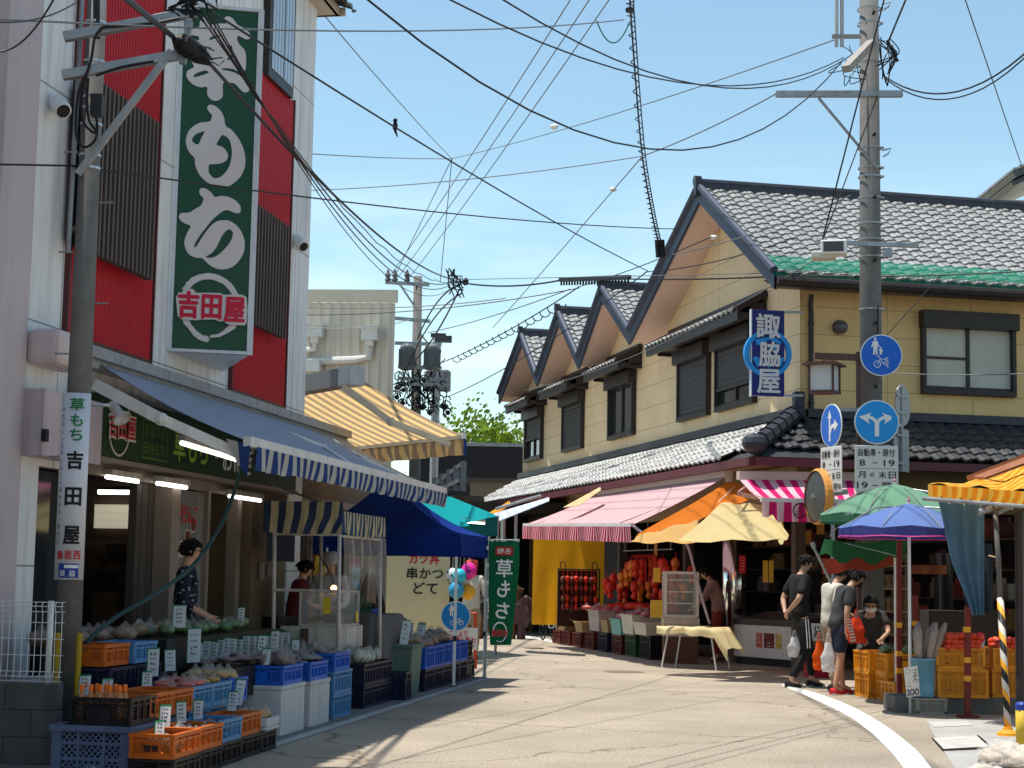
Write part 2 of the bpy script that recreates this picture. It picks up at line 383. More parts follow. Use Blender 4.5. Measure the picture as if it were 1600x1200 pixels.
# ------------------------------------------------------------------ ground
def ground_mat():
    m = mat('asphalt_road', (.335, .283, .22), .9, .24, .45, bump=.5, bscale=160, spec=.25)
    n = m.node_tree; bs = n.nodes['Principled BSDF']; L = n.links.new; src = bs.inputs['Base Color'].links[0].from_socket
    tcn = nd(n, 'ShaderNodeTexCoord')
    sp = nd(n, 'ShaderNodeTexNoise'); sp.inputs['Scale'].default_value = 42; sp.inputs['Detail'].default_value = 5; sp.inputs['Roughness'].default_value = .8; L(tcn.outputs['Object'], sp.inputs['Vector'])
    mr = nd(n, 'ShaderNodeMapRange'); mr.inputs['From Min'].default_value = .3; mr.inputs['From Max'].default_value = .7; mr.inputs['To Min'].default_value = .32; mr.inputs['To Max'].default_value = 1.68; L(sp.outputs['Fac'], mr.inputs['Value'])
    sc = nd(n, 'ShaderNodeVectorMath', operation='SCALE'); L(src, sc.inputs[0]); L(mr.outputs[0], sc.inputs['Scale'])
    wn = nd(n, 'ShaderNodeTexNoise'); wn.inputs['Scale'].default_value = 1.4; wn.inputs['Detail'].default_value = 6; L(tcn.outputs['Object'], wn.inputs['Vector'])
    av = nd(n, 'ShaderNodeVectorMath', operation='MULTIPLY_ADD'); av.inputs[1].default_value = (1.1, 1.1, 0); L(wn.outputs['Color'], av.inputs[0]); L(tcn.outputs['Object'], av.inputs[2])
    vo = nd(n, 'ShaderNodeTexVoronoi', feature='DISTANCE_TO_EDGE'); vo.inputs['Scale'].default_value = .22; L(av.outputs[0], vo.inputs['Vector'])
    cr = nd(n, 'ShaderNodeMapRange'); cr.inputs['From Min'].default_value = .001; cr.inputs['From Max'].default_value = .006; cr.inputs['To Min'].default_value = .75; cr.inputs['To Max'].default_value = 0; L(vo.outputs['Distance'], cr.inputs['Value'])
    mx = nd(n, 'ShaderNodeMix', data_type='RGBA'); mx.inputs['B'].default_value = (.13, .095, .06, 1); L(cr.outputs[0], mx.inputs['Factor']); L(sc.outputs[0], mx.inputs['A']); L(mx.outputs['Result'], bs.inputs['Base Color'])
    return m
b = MB(); b.quad((-260, -30, 0), (260, -30, 0), (260, 420, 0), (-260, 420, 0)); struct('road', b, ground_mat())
SIDEW = mat('concrete_apron', (.17, .165, .155), .85, .2, 1.5, bump=.3, bscale=120, stain=0)
b = MB()                                                     # concrete apron before the left-hand shops
b.quad(FL.pt(-12, -1, .004), FL.pt(-12, 1.8, .004), FL.pt(7.6, 1.8, .004), FL.pt(7.6, -1, .004)); struct('pavement', b, SIDEW)
b = MB()
for s0, s1 in ((-4.2, -.9), (-.85, 2.4), (2.45, 7.3)): b.quad(FL.pt(s0, 1.8, .006), FL.pt(s0, 1.92, .006), FL.pt(s1, 1.92, .006), FL.pt(s1, 1.8, .006))
struct('road_gutter_kerb', b, mat('worn_kerb', (.38, .375, .36), .8, .2, 6))
def gpath(pts, z): return [G(x, y, z) for x, y in pts]
LINE = mat('road_paint', (.78, .77, .73), .6, .1, 14, bump=.2, bscale=120)
def smooth_open(pts, k=5):
    p = [pts[0]]+list(pts)+[pts[-1]]; o = []
    for i in range(1, len(p)-2):
        a, b_, c, d = (V(q) for q in p[i-1:i+3])
        for q in range(k):
            t = q/k; o.append(.5*((2*b_)+(c-a)*t+(2*a-5*b_+4*c-d)*t*t+(3*b_-a-3*c+d)*t**3))
    return o+[V(pts[-1])]
b = MB()
ou = smooth_open(gpath([(1223, 1069), (1262, 1079), (1305, 1093), (1345, 1111), (1385, 1135), (1420, 1162), (1442, 1183), (1462, 1210)], .004))
inn = smooth_open(gpath([(1222, 1071.5), (1255, 1085), (1290, 1100.5), (1326, 1119), (1360, 1144), (1390, 1172), (1407, 1193), (1420, 1212)], .004))
b.sheet([[o_, i_] for o_, i_ in zip(ou, inn)])
l0 = gpath([(800, 990), (872, 1001.5)], .004); l1 = gpath([(800, 993), (868, 1004.5)], .004); b.quad(l0[0], l1[0], l1[1], l0[1])
struct('road_line', b, LINE)
b = MB()                                                     # flat kerb slabs and gully on the right
q = gpath([(1445, 1124), (1640, 1122), (1760, 1215), (1500, 1215)], .004); b.poly(list(reversed(q))); struct('pavement_slabs', b, mat('concrete_slab', (.34, .33, .31), .85, .18, 2, bump=.25, bscale=140))
b = MB()
for pts in ([(1456, 1153), (1527, 1149), (1545, 1166), (1474, 1170)], [(1450, 1128), (1512, 1127), (1520, 1133), (1458, 1136)]):
    q = gpath(pts, .008); b.poly(list(reversed(q)))
struct('gully_cover', b, mat('gully_cover', (.43, .41, .38), .8, .2, 5))
b = MB()
for pts in ([(1455, 1152), (1457, 1152), (1476, 1171.5), (1472, 1171.5)], [(1474, 1170), (1548, 1166), (1550, 1169), (1474, 1172)], [(1526, 1148.6), (1529, 1148.6), (1550, 1166), (1546, 1167)]):
    q = gpath(pts, .012); b.poly(list(reversed(q)))
struct('gully_gap', b, BLACK)
b = MB(); b.lathe([(.001, .007), (.3, .007), (.31, .004)], G(975, 1050), seg=24, cap=False)
struct('manhole_cover', b, mat('manhole_iron', (.17, .14, .11), .7, .3, 20, bump=.6, bscale=60))

# ================================================================== roof tiling
def tile_roof(b, org, ux, dn, width, length, tw=.27, tl=.24, amp=.032, seg=6):   # org: upper corner; dn: down the slope
    ux, dn = V(ux).normalized(), V(dn).normalized(); nn = ux.cross(dn)
    if nn.z < 0: nn = -nn
    nc = max(1, round(width/tw)); nr = max(1, round(length/tl)); tw = width/nc; tl = length/nr
    for j in range(nr):
        t0, t1 = j*tl, (j+1)*tl+.03
        for i in range(nc):
            jit = random.uniform(-.004, .004); rows = []
            for t, h in ((t0, .0), (t1, .035)):
                rows.append([V(org)+ux*((i+k/seg)*tw)+dn*(t+.012*math.cos(2*math.pi*k/seg)*(h > 0))+nn*(h+jit+amp*(math.sin(2*math.pi*k/seg)*.6+.4*math.cos(4*math.pi*k/seg+.6))) for k in range(seg+1)])
            rows.append([p-nn*.035 for p in rows[1]])
            n = len(b.v)
            for r_ in rows: b.add(r_)
            w = seg+1
            for q in (0, 1):
                for k in range(seg): b.face((n+q*w+k, n+q*w+k+1, n+(q+1)*w+k+1, n+(q+1)*w+k))
def ridge(b, p, q, r=.11, ends=True):                        # stacked ridge: flat courses under a round cap
    p, q = V(p), V(q); b.bar(p-UP*.03, q-UP*.03, .26, .16); b.bar(p+UP*.07, q+UP*.07, .2, .04)
    b.tube([p+UP*.11, q+UP*.11], .075, 8)
    if ends:
        for e in (p, q): b.bar(e-UP*.14, e+UP*.19, .26, .1); b.tube([e-(q-p).normalized()*.06+UP*.13, e+(q-p).normalized()*.06+UP*.13], .1, 10)

# ================================================================== right-hand building
RB = T('yellow_shop_building', 'two storey yellow shop building with four tiled gables along the bend', 'building', _c*1)
RM[RB.name] = Matrix.Translation(V((_c.x, _c.y, 0))); RB.location = (_c.x, _c.y, 0)
GAB = [(-.6, 3.2, 7.65, 6.33, 8.54, 6.48), (7.65, 9.8, 11.75, 6.5, 7.74, 6.44), (11.75, 13.7, 15.85, 6.44, 7.76, 6.46), (15.85, 17.7, 20.4, 6.46, 7.76, 6.44)]
TH = .2
b = MB()
top = [(0, 6.5)]
for s0, sp, s1, z0, zp, z1 in GAB: top += [(sp, zp-TH-.03), (min(s1, 20.2), z1-TH+.02)]
poly = [(20.2, 2.95), (0, 2.95)]+top
b.poly([FA.pt(s, 0, z) for s, z in poly])
b.build('wall', YWALL, RB)
b = MB(); b.quad(FB.pt(0, 0, 2.95), FB.pt(8, 0, 2.95), FB.pt(8, 0, 6.45), FB.pt(0, 0, 6.45)); b.build('end_wall', YWALLB, RB)
b = MB(); b.quad(FB.pt(8, 0, 0), FB.pt(8, -21, 0), FB.pt(8, -21, 6.4), FB.pt(8, 0, 6.4)); b.quad(FA.pt(20.2, 0, 0), FA.pt(20.2, -8, 0), FA.pt(20.2, -8, 6.4), FA.pt(20.2, 0, 6.4)); b.build('rear_wall', YWALL, RB)
VO, DEP = .65, 9.0
for gi, (s0, sp, s1, z0, zp, z1) in enumerate(GAB):
    rf = MB()
    for (sa, za) in ((s0, z0), (s1, z1)):                     # roof slabs
        p0, p1 = FA.pt(sp, VO, zp), FA.pt(sa, VO, za); d = -FA.n*(DEP if gi else 11)
        dn = (p1-p0).normalized(); t = V((0, 0, -TH))
        k = [p0, p1, p1+d, p0+d]
        rf.mi = 0; rf.quad(*[q+V((0, 0, -.012)) for q in k])
        rf.mi = 1; rf.quad(*[q+t for q in reversed(k)])
        rf.mi = 0; rf.quad(p1, p1+t, p1+t+d, p1+d)
    ro = rf.build('roof', [TILED, SOFFIT], RB)
    tb = MB()
    p0, p1 = FA.pt(sp, VO, zp+.02), FA.pt(s0, VO, z0+.02); L_ = (p1-p0).length
    tile_roof(tb, p0, -FA.n, p1-p0, DEP if gi else 10.5, L_)
    tb.build('roof_tiles', TILE, ro, smooth=False)
    tb = MB(); p1 = FA.pt(s1, VO, z1+.02); tile_roof(tb, p0, -FA.n, p1-p0, DEP if gi else 9, (p1-p0).length); tb.build('roof_tiles', TILE, ro)
    vb = MB()
    for (sa, za) in ((s0, z0), (s1, z1)):
        p0, p1 = FA.pt(sp, VO+.03, zp), FA.pt(sa, VO+.03, za); sl_ = (p1-p0).normalized(); w = V((0, 0, -.26))
        vb.quad(p0, p1, p1+w, p0+w); i_ = -FA.n*.06; vb.quad(p0+w, p1+w, p1+w+i_, p0+w+i_)
        vb.tube([p0+V((0, 0, .05)), p1+V((0, 0, .05))], .07, 8)
    vb.build('verge', VERGE, ro)
    rb_ = MB(); ridge(rb_, FA.pt(sp, VO+.05, zp), FA.pt(sp, VO-DEP, zp)); rb_.build('ridge', RIDGE, ro)
# eave gutter, fascia and green net along the end wall
b = MB(); e0 = FA.pt(-.66, VO, 6.21); e1 = FA.pt(-.66, -9, 6.21); b.tube([e0, e1], .075, 8); b.bar(FA.pt(-.5, VO, 6.2), FA.pt(-.5, -9, 6.2), .22, .16); b.quad(FA.pt(-.5, VO, 6.13), FA.pt(-.5, -9, 6.13), FA.pt(0, -9, 6.32), FA.pt(0, VO, 6.32)); b.build('eave_gutter', DBROWN, RB)
b = MB(); p0, p1 = FA.pt(3.2, VO, 8.60), FA.pt(-.6, VO, 6.33); dn = (p1-p0).normalized(); nn = (-FA.n).cross(dn); nn = nn if nn.z > 0 else -nn; L_ = (p1-p0).length
g = []
for k, t in enumerate((L_-.62, L_-.45, L_-.25, L_-.05, L_+.05)):
    g.append([p0+dn*t+nn*(.075+.012*math.sin(i*2.3+k)-(.1 if k == 4 else 0))-FA.n*(i*.15-.03) for i in range(64)])
b.sheet(g); b.build('bird_net', mat('green_net', (.0, .22, .13), .8, .15, 5, alpha=.5, spec=.05), RB)
b = MB(); b.tube([FB.pt(.14, .14, 6.1), FB.pt(.14, .1, 5.95), FB.pt(.16, .08, 5.8), FB.pt(.16, .08, 4.1)], .045, 8)
for z in (5.6, 4.9, 4.3): b.lathe([(.055, 0), (.055, .05)], FB.pt(.16, .08, z), seg=10)
b.build('downpipe', DBROWN, RB)
# windows
SHUT = mat('shutter_slats', (.03, .027, .028), .5, .1, 6, stripes=((.06, .055, .056), .045, .5, 'v'))
CURT = mat('net_curtain', (.42, .41, .33), .6, .1, 3, stripes=((.5, .49, .41), .05, .5, 'v'))
def window(F, s0, s1, z0, z1, shut, o=0.0, curtain=False):
    f = MB(); fw_ = .07; d = .11
    f.fbox(F, s0, s1, o, o+d, z0-.02, z0+fw_); f.fbox(F, s0, s0+fw_, o, o+d, z0+fw_, z1); f.fbox(F, s1-fw_, s1, o, o+d, z0+fw_, z1)
    f.fbox(F, s0-.02, s1+.02, o, o+.2, z1-.26, z1+.02)
    f.fbox(F, s0+fw_, s1-fw_, o, o+.04, z0+fw_, z0+fw_+.05); mid = (s0+s1)/2; f.fbox(F, mid-.03, mid+.03, o+.005, o+.05, z0+fw_, z1-.26)
    if curtain: f.fbox(F, s0+fw_, mid-.03, o+.005, o+.045, (z0+z1)/2-.1, (z0+z1)/2-.06)
    w = f.build('window', DBROWN, RB, bevel=.006)
    p = MB(); p.quad(F.pt(s0+fw_, o+.012, z0+fw_), F.pt(s1-fw_, o+.012, z0+fw_), F.pt(s1-fw_, o+.012, z1-.26), F.pt(s0+fw_, o+.012, z1-.26)); p.build('pane', CURT if curtain else GLASS, w)
    if shut:
        zz = z0+fw_+(z1-.26-z0-fw_)*(1-shut); g = MB(); n_ = max(3, int((z1-.26-zz)/.05)); rows = []
        for i in range(n_+1):
            z = z1-.26-(z1-.26-zz)*i/n_
            rows += [[F.pt(s0+fw_, o+.065+.012*(i % 2), z), F.pt(s1-fw_, o+.065+.012*(i % 2), z)]]
        g.sheet(rows); g.fbox(F, s0+fw_, s1-fw_, o+.05, o+.09, zz-.05, zz); g.build('shutter', SHUT, w)
    return w
for s0, s1, sh in ((1.95, 3.95, .68), (4.4, 6.2, 1), (9.3, 11.25, 0), (13.6, 15.5, 1), (17.75, 19.65, .5)): window(FA, s0, s1, 4.53, 5.9, sh)
window(FB, 2.12, 3.82, 4.58, 5.93, 0, curtain=True)
# window hoods with one course of tiles
for s0, s1 in ((1.5, 6.85), (8.9, 11.75), (13.3, 16.1), (17.45, 20.1)):
    h = MB(); h.fbox(FA, s0, s1, 0, .5, 5.97, 6.02); h.fbox(FA, s0, s1, .46, .54, 5.88, 6.05); h.fbox(FA, s0, s0+.06, 0, .3, 5.9, 6.2); h.fbox(FA, s1-.06, s1, 0, .3, 5.9, 6.2)
    h.quad(FA.pt(s0, 0, 6.32), FA.pt(s1, 0, 6.32), FA.pt(s1, .54, 6.05), FA.pt(s0, .54, 6.05))
    for e in (s0, s1): h.bar(FA.pt(e, 0, 6.36), FA.pt(e, .56, 6.07), .1, .1)
    h.bar(FA.pt(s0, .03, 6.38), FA.pt(s1, .03, 6.38), .1, .1)
    ho = h.build('window_hood', DBROWN, RB)
    t = MB(); tile_roof(t, FA.pt(s0+.05, .03, 6.33), FA.d, FA.pt(0, .58, 6.05)-FA.pt(0, .03, 6.33), s1-s0-.1, .58, tl=.29, tw=.25); t.build('hood_tiles', TILE, ho)
# pent roof round the ground floor
b = MB(); EO, ZE, ZW = 1.25, 3.36, 4.08
ca = FA.pt(-EO, EO, ZE)                                       # eave corner
pr = [FA.pt(0, 0, ZW), FA.pt(20.4, 0, ZW), FA.pt(20.4, EO, ZE), ca]
b.mi = 0; b.poly([p-UP*.02 for p in pr]); b.mi = 1; b.poly([p-UP*.16 for p in reversed(pr)])
qb = [FB.pt(0, 0, ZW), ca, FB.pt(9, EO, ZE), FB.pt(9, 0, ZW)]
b.mi = 0; b.poly([p-UP*.02 for p in qb]); b.mi = 1; b.poly([p-UP*.16 for p in reversed(qb)])
pe = b.build('pent_roof', [TILED, mat('soffit_brown', (.2, .13, .09), .7)], RB)
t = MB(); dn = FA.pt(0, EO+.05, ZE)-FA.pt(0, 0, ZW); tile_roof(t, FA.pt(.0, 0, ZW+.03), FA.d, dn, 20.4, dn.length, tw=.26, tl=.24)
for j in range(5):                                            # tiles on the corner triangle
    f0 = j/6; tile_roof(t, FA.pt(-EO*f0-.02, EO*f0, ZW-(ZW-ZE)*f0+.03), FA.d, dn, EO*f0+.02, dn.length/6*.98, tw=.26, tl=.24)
t.build('pent_tiles', mat('pent_tile_glare', (.42, .415, .40), .4, .4, 7, spec=.5), pe)  # sun glare put into a lighter copy of the roof tile colour
t = MB(); dn = FB.pt(0, EO+.05, ZE)-FB.pt(0, 0, ZW); tile_roof(t, FB.pt(0, 0, ZW+.03), FB.d, dn, 9, dn.length, tw=.26, tl=.24)
for j in range(5):
    f0 = j/6; tile_roof(t, FB.pt(-EO*f0-.02, EO*f0, ZW-(ZW-ZE)*f0+.03), FB.d, dn, EO*f0+.02, dn.length/6*.98, tw=.26, tl=.24)
t.build('pent_tiles', TILED, pe)  # end slope of the same roof in dark tiles, its shade put into the colour
t = MB(); hp, hq = FA.pt(.02, 0.02, ZW+.12), ca+UP*.12; n_ = 7
for k in range(n_): t.tube([hp+(hq-hp)*(k/n_), hp+(hq-hp)*((k+1.06)/n_)+UP*.015], .13, 8, r1=.15)
t.bar(hp-UP*.1, hp+UP*.3, .3, .16); t.ball(hq+UP*.06, .2, 10, 6, (1, 1, .8)); t.bar(FA.pt(.1, .05, ZW+.1), FA.pt(20.3, .05, ZW+.1), .14, .14); t.bar(FB.pt(.1, .05, ZW+.08), FB.pt(9, .05, ZW+.08), .14, .14)
t.build('hip_ridge', RIDGE, pe)
t = MB(); t.bar(FA.pt(-EO, EO+.04, ZE-.1), FA.pt(20.4, EO+.04, ZE-.1), .1, .13); t.bar(FB.pt(-EO, EO+.04, ZE-.1), FB.pt(9, EO+.04, ZE-.1), .1, .13); t.build('pent_gutter', mat('gutter_maroon', (.12, .03, .04), .4, .1), pe)
b = MB(); b.fbox(FA, 0.005, 20.2, .01, .1, 2.6, 3.3); b.fbox(FB, -.1, 9, .01, .1, 2.6, 3.3); b.build('fascia', mat('fascia_beige', (.34, .25, .14), .7), RB)
# open shop floor below
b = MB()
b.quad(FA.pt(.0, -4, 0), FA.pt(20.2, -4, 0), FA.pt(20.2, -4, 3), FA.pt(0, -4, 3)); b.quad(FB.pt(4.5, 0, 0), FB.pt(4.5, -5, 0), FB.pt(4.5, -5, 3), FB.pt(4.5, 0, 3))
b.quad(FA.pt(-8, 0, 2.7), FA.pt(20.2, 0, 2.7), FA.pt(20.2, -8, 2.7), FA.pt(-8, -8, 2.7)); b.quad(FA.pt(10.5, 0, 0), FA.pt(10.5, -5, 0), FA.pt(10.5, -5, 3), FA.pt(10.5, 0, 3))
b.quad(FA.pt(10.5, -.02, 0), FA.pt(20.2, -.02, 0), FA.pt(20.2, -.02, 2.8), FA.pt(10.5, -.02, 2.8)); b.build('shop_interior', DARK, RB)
b = MB()
for s in (.15, 5.8, 10.4, 14.5, 20): b.fbox(FA, s, s+.18, -.16, .02, 0, 2.7); b.cut()
b.fbox(FB, 4.4, 4.55, -.16, .02, 0, 2.7)
b.build('post', mat('shop_post', (.09, .07, .055), .6), RB)
b = MB(); b.tube([FA.pt(3.05, .02, 0), FA.pt(3.05, .02, 2.7)], .21, 24); b.build('chrome_pillar', mat('chrome', (.75, .75, .76), .12, 0, metal=1), RB, smooth=True)
b = MB(); 
for F_, s, z in ((FB, .68, 5.6),): b.lathe([(.12, 0), (.12, .05)], F_.pt(s, .0, z), F_.n, 14); b.ball(F_.pt(s, .1, z-.01), .115, 12, 8)
b.build('security_camera', mat('camera_dome', (.10, .09, .09), .25, 0, clear=.4), RB, smooth=True)

# ================================================================== left-hand shop building
LB = T('white_shop_building', 'tall pale grey shop building with red corrugated panels and brown lattices', 'building', FL.pt(0, 0, 0))
S0, S1, ZT = -3.95, 4.12, 9.4
b = MB(); dr = [(-3.95, -2.62), (-2.5, 3.9)]
b.fbox(FL, S0, S1, -.1, 0, 2.9, ZT); b.fbox(FL, S0, -3.58, -.1, 0, 0, 2.9); b.fbox(FL, -3.58, -2.95, -.1, 0, 0, .55); b.fbox(FL, -3.58, -2.95, -.1, 0, 2.28, 2.9); b.fbox(FL, 3.55, S1, -.1, 0, 0, 2.9)
b.quad(FL.pt(S1, 0, 0), FL.pt(S1, -7, 0), FL.pt(S1, -7, ZT), FL.pt(S1, 0, ZT)); b.quad(FL.pt(S0, 0, 0), FL.pt(S0, -7, 0), FL.pt(S0, -7, ZT), FL.pt(S0, 0, ZT))
b.build('wall', GWALL, LB)
b = MB(); b.fbox(FL, S0-.6, S0+.0, -.4, .02, 0, ZT); b.build('wall_corner', mat('pinkish_wall', (.55, .47, .48), .6, .06, 1, stain=.15), LB)
RED = mat('red_corrugated', (.50, .012, .022), .45, .07, 2, stain=.12)
def corrugated(s0, s1, z0, z1, pitch=.062, o=.012):
    b = MB(); n = int((s1-s0)/pitch); g = [[], []]
    for i in range(n*4+1):
        s = s0+(s1-s0)*i/(n*4); oo = o+(0, .028, .028, 0)[i % 4]
        g[0].append(FL.pt(s, oo, z1)); g[1].append(FL.pt(s, oo, z0))
    b.sheet(g); return b
corrugated(-3.22, -1.3, 3.44, ZT-.1).build('red_panel', RED, LB); corrugated(1.14, 3.12, 3.44, 7.22).build('red_panel', RED, LB)
b = MB()
for s in (-3.25, -1.29, 1.12, 3.14): b.fbox(FL, s-.015, s+.015, 0, .05, 3.42, 9.3 if s < 0 else 7.25)
b.fbox(FL, -3.25, -1.28, 0, .05, 3.40, 3.44); b.fbox(FL, 1.12, 3.15, 0, .05, 3.40, 3.44); b.build('panel_trim', mat('trim_dark_red', (.1, .03, .03), .5), LB)
LATM = mat('lattice_brown', (.10, .078, .068), .5, .1)
for s0, s1, z0, z1 in ((-3.4, -1.86, 4.13, 5.64), (.62, 2.42, 4.17, 5.52)):
    b = MB(); b.fbox(FL, s0+.05, s1-.08, .045, .06, z0+.06, z1-.06); b.build('lattice_window', mat('window_dark', (.012, .012, .012), .3, 0), LB)
    b = MB(); n_ = 17
    for i in range(n_): s = s0+(s1-s0)*i/(n_-1); b.fbox(FL, s-.018, s+.018, .16, .24, z0, z1)
    for z in (z0+.18, z1-.18): b.fbox(FL, s0, s1, .08, .158, z-.02, z+.02)
    b.build('lattice', LATM, LB)
b = MB(); b.fbox(FL, 1.9, 2.9, 0, .09, 7.2, 9.2); w = b.build('window', DBROWN, LB)
b = MB(); b.fbox(FL, 2.0, 2.42, .09, .1, 7.32, 9.1); b.fbox(FL, 2.47, 2.82, .09, .1, 7.32, 9.1); b.build('pane', mat('pane_sky', (.22, .3, .42), .1, .1, 2, stripes=((.5, .56, .66), .12, .5, 'u')), w)
b = MB(); ev = [FL.pt(S0-1, .22, 8.74), FL.pt(S1+.3, .22, 8.74), FL.pt(S1+.3, -5, 8.74), FL.pt(S0-1, -5, 8.74)]; b.poly(ev); b.fbox(FL, S0-1, S1+.3, .18, .24, 8.74, 8.84); b.fbox(FL, S1+.25, S1+.32, -5, .3, 8.74, 8.84); b.build('eave', mat('eave_soffit', (.5, .44, .38), .7), LB)
b = MB(); tile_roof(b, FL.pt(S0-1, -1.6, 9.75), FL.d, FL.pt(0, .28, 8.86)-FL.pt(0, -1.6, 9.75), S1+.34-S0+1, 2.2); b.build('roof_tiles', TILED, LB)
for s, z, gl in ((-3.68, 5.33, 0), (3.42, 5.55, 0)):          # white bullet cameras
    b = MB(); c = FL.pt(s, .0, z); ax = (FL.n*.6-FL.d*.5-UP*.55).normalized(); b.lathe([(.07, 0), (.07, .05)], c, FL.n, 12); b.lathe([(.06, 0), (.075, .02), (.075, .17), (.07, .19)], c+FL.n*.04, ax, 12); cm = b.build('security_camera', WHITE, LB, smooth=True)
    b = MB(); b.lathe([(.001, 0), (.062, 0), (.055, .012), (.001, .014)], c+FL.n*.04+ax*.185, ax, 12, cap=False); b.build('lens', BLACK, cm)
# ground floor front
FRM = mat('bronze_frame', (.07, .058, .05), .4, .1, 4); FRL = mat('beige_frame', (.25, .205, .17), .5, .1, 4, stain=.2)
b = MB()
for s0, s1, o0, o1 in ((-3.0, -2.88, -.1, .05), (-.62, -.38, -.12, .06), (.62, .7, -.12, .0), (1.6, 1.75, -.12, 0)): b.fbox(FL, s0, s1, o0, o1, 0, 2.3)
b.fbox(FL, -3.0, 3.55, -.12, -.02, 2.28, 2.4); b.build('door_frame', FRL, LB)
b = MB()
for s0, s1 in ((-1.1, -.98), (-.96, -.8), (-.78, -.63)): b.fbox(FL, s0, s1, -.2, -.12, 0, 2.28)
b.build('sliding_door', FRM, LB)
b = MB(); b.fbox(FL, -3.55, -2.9, -.06, -.05, .55, 2.25); b.build('side_pane', GLASS, LB)
b = MB(); b.fbox(FL, -.36, .62, -.06, -.05, .3, 2.26); pn = b.build('display_pane', CLEAR, LB)
b = MB(); c = FL.pt(.02, -.04, 2.02); b.text('五平だんご', c, FL.d, UP, .78, .2, .03); b.build('lettering', INKR, pn)
b = MB()
for i, (s, z) in enumerate(((-.02, 1.66), (.14, 1.78), (.30, 1.92))): b.lathe([(.001, 0), (.07, .0), (.07, .006), (.001, .006)], FL.pt(s, -.046, z), FL.n, 14, cap=False)
b.build('dumpling_picture', mat('dango_brown', (.13, .03, .02), .6), pn)
b = MB(); b.bar(FL.pt(-.28, -.044, 1.42), FL.pt(-.05, -.044, 1.62), .025, .006, FL.n)
for s, z in ((-.02, 1.66), (.14, 1.78), (.30, 1.92)):
    for k in range(14):
        a0, a1 = 2*math.pi*k/14, 2*math.pi*(k+1)/14; f_ = lambda a, r: FL.pt(s+math.cos(a)*r, -.046, z+math.sin(a)*r); b.quad(f_(a0, .072), f_(a1, .072), f_(a1, .088), f_(a0, .088))
b.build('picture_outline', mat('cream_line', (.7, .6, .5), .6), pn)
# inside of the shop
b = MB(); b.quad(FL.pt(-4, -3.8, 0), FL.pt(4, -3.8, 0), FL.pt(4, -3.8, 2.9), FL.pt(-4, -3.8, 2.9)); b.quad(FL.pt(-4, -4, 2.6), FL.pt(4, -4, 2.6), FL.pt(4, -.1, 2.6), FL.pt(-4, -.1, 2.6)); b.quad(FL.pt(-4, -4, .01), FL.pt(4, -4, .01), FL.pt(4, 0, .01), FL.pt(-4, 0, .01))
b.build('shop_interior', mat('interior_brown', (.10, .075, .055), .8, .3, 3), LB)
b = MB(); b.fbox(FL, 2.2, 3.6, -1.4, -.02, 0, 2.5); b.build('inner_wall', mat('inner_cream', (.20, .15, .09), .7, .1), LB)
b = MB(); b.fbox(FL, 2.45, 2.6, .0, .03, 1.35, 1.55); b.cut(); b.fbox(FL, 2.75, 2.85, 0, .03, 1.38, 1.52); b.build('switch_box', mat('switch_grey', (.3, .28, .26), .5), LB)
def deep(x, y, s=3.4):                                        # inside the shop, on a wall across it
    d = ray(x, y); p0 = FL.pt(s, 0, 0); return CAM+d*((p0-CAM).dot(FL.d)/d.dot(FL.d))
def dbox(b, x0, y0, x1, y1, s, t=.06):
    a_, c_ = deep(x0, y0, s), deep(x1, y1, s); oo = [(q-FL.o).dot(FL.n) for q in (a_, c_)]; b.fbox(FL, s, s+t, min(oo), max(oo), c_.z, a_.z)
b = MB(); b.fbox(FL, 3.5, 3.6, -4, -1.45, 0, 2.6); b.build('cross_wall', mat('cross_wall_brown', (.13, .095, .07), .8, .3, 3), LB)
b = MB(); dbox(b, 148, 788, 217, 826, 3.4); b.build('blind', mat('blind_glow', (.62, .56, .42), .7, 0, stripes=((.40, .34, .22), .09, .25, 'v'), emit=.35), LB)  # no lamp here: the brightness of the blind is added as its own glow
b = MB()
for x0, y0, x1, y1, s in ((142, 860, 160, 885, 3.2), (165, 850, 190, 880, 3.1), (192, 845, 214, 872, 3.3), (150, 895, 175, 925, 3.0), (180, 890, 205, 930, 2.9), (145, 925, 215, 990, 2.4), (318, 880, 345, 905, 3.2), (320, 915, 350, 950, 3.0), (350, 900, 372, 940, 2.9)): dbox(b, x0, y0, x1, y1, s, .2); b.cut()
b.build('shelf_stock', mat('interior_stock', (.16, .11, .07), .7, .6, 5), LB)
# ================================================================== left side: signs and awnings on the shop
def stroke_card(b, c, ux, uy, w, h, rows=3, col=None):       # handwriting too small to read: short pen strokes
    rnd = random.random
    for r_ in range(rows):
        y = h*(.34-.68*r_/max(1, rows-1)); n_ = random.randint(2, 4)
        for k in range(n_):
            x = -w*.34+w*.68*(k+.5)/n_; s = w*.5/n_; p = V(c)+ux*(x+(rnd()-.5)*s*.3)+uy*(y+(rnd()-.5)*h*.03)
            for q in range(3):
                a = rnd()*3.1; d = ux*math.cos(a)+uy*math.sin(a); d2 = ux*-math.sin(a)+uy*math.cos(a); l = s*(.35+.3*rnd()); t = s*.07+.0012
                m_ = p+(ux*(rnd()-.5)+uy*(rnd()-.5))*s*.5; b.quad(m_-d*l-d2*t, m_+d*l-d2*t, m_+d*l+d2*t, m_-d*l+d2*t)
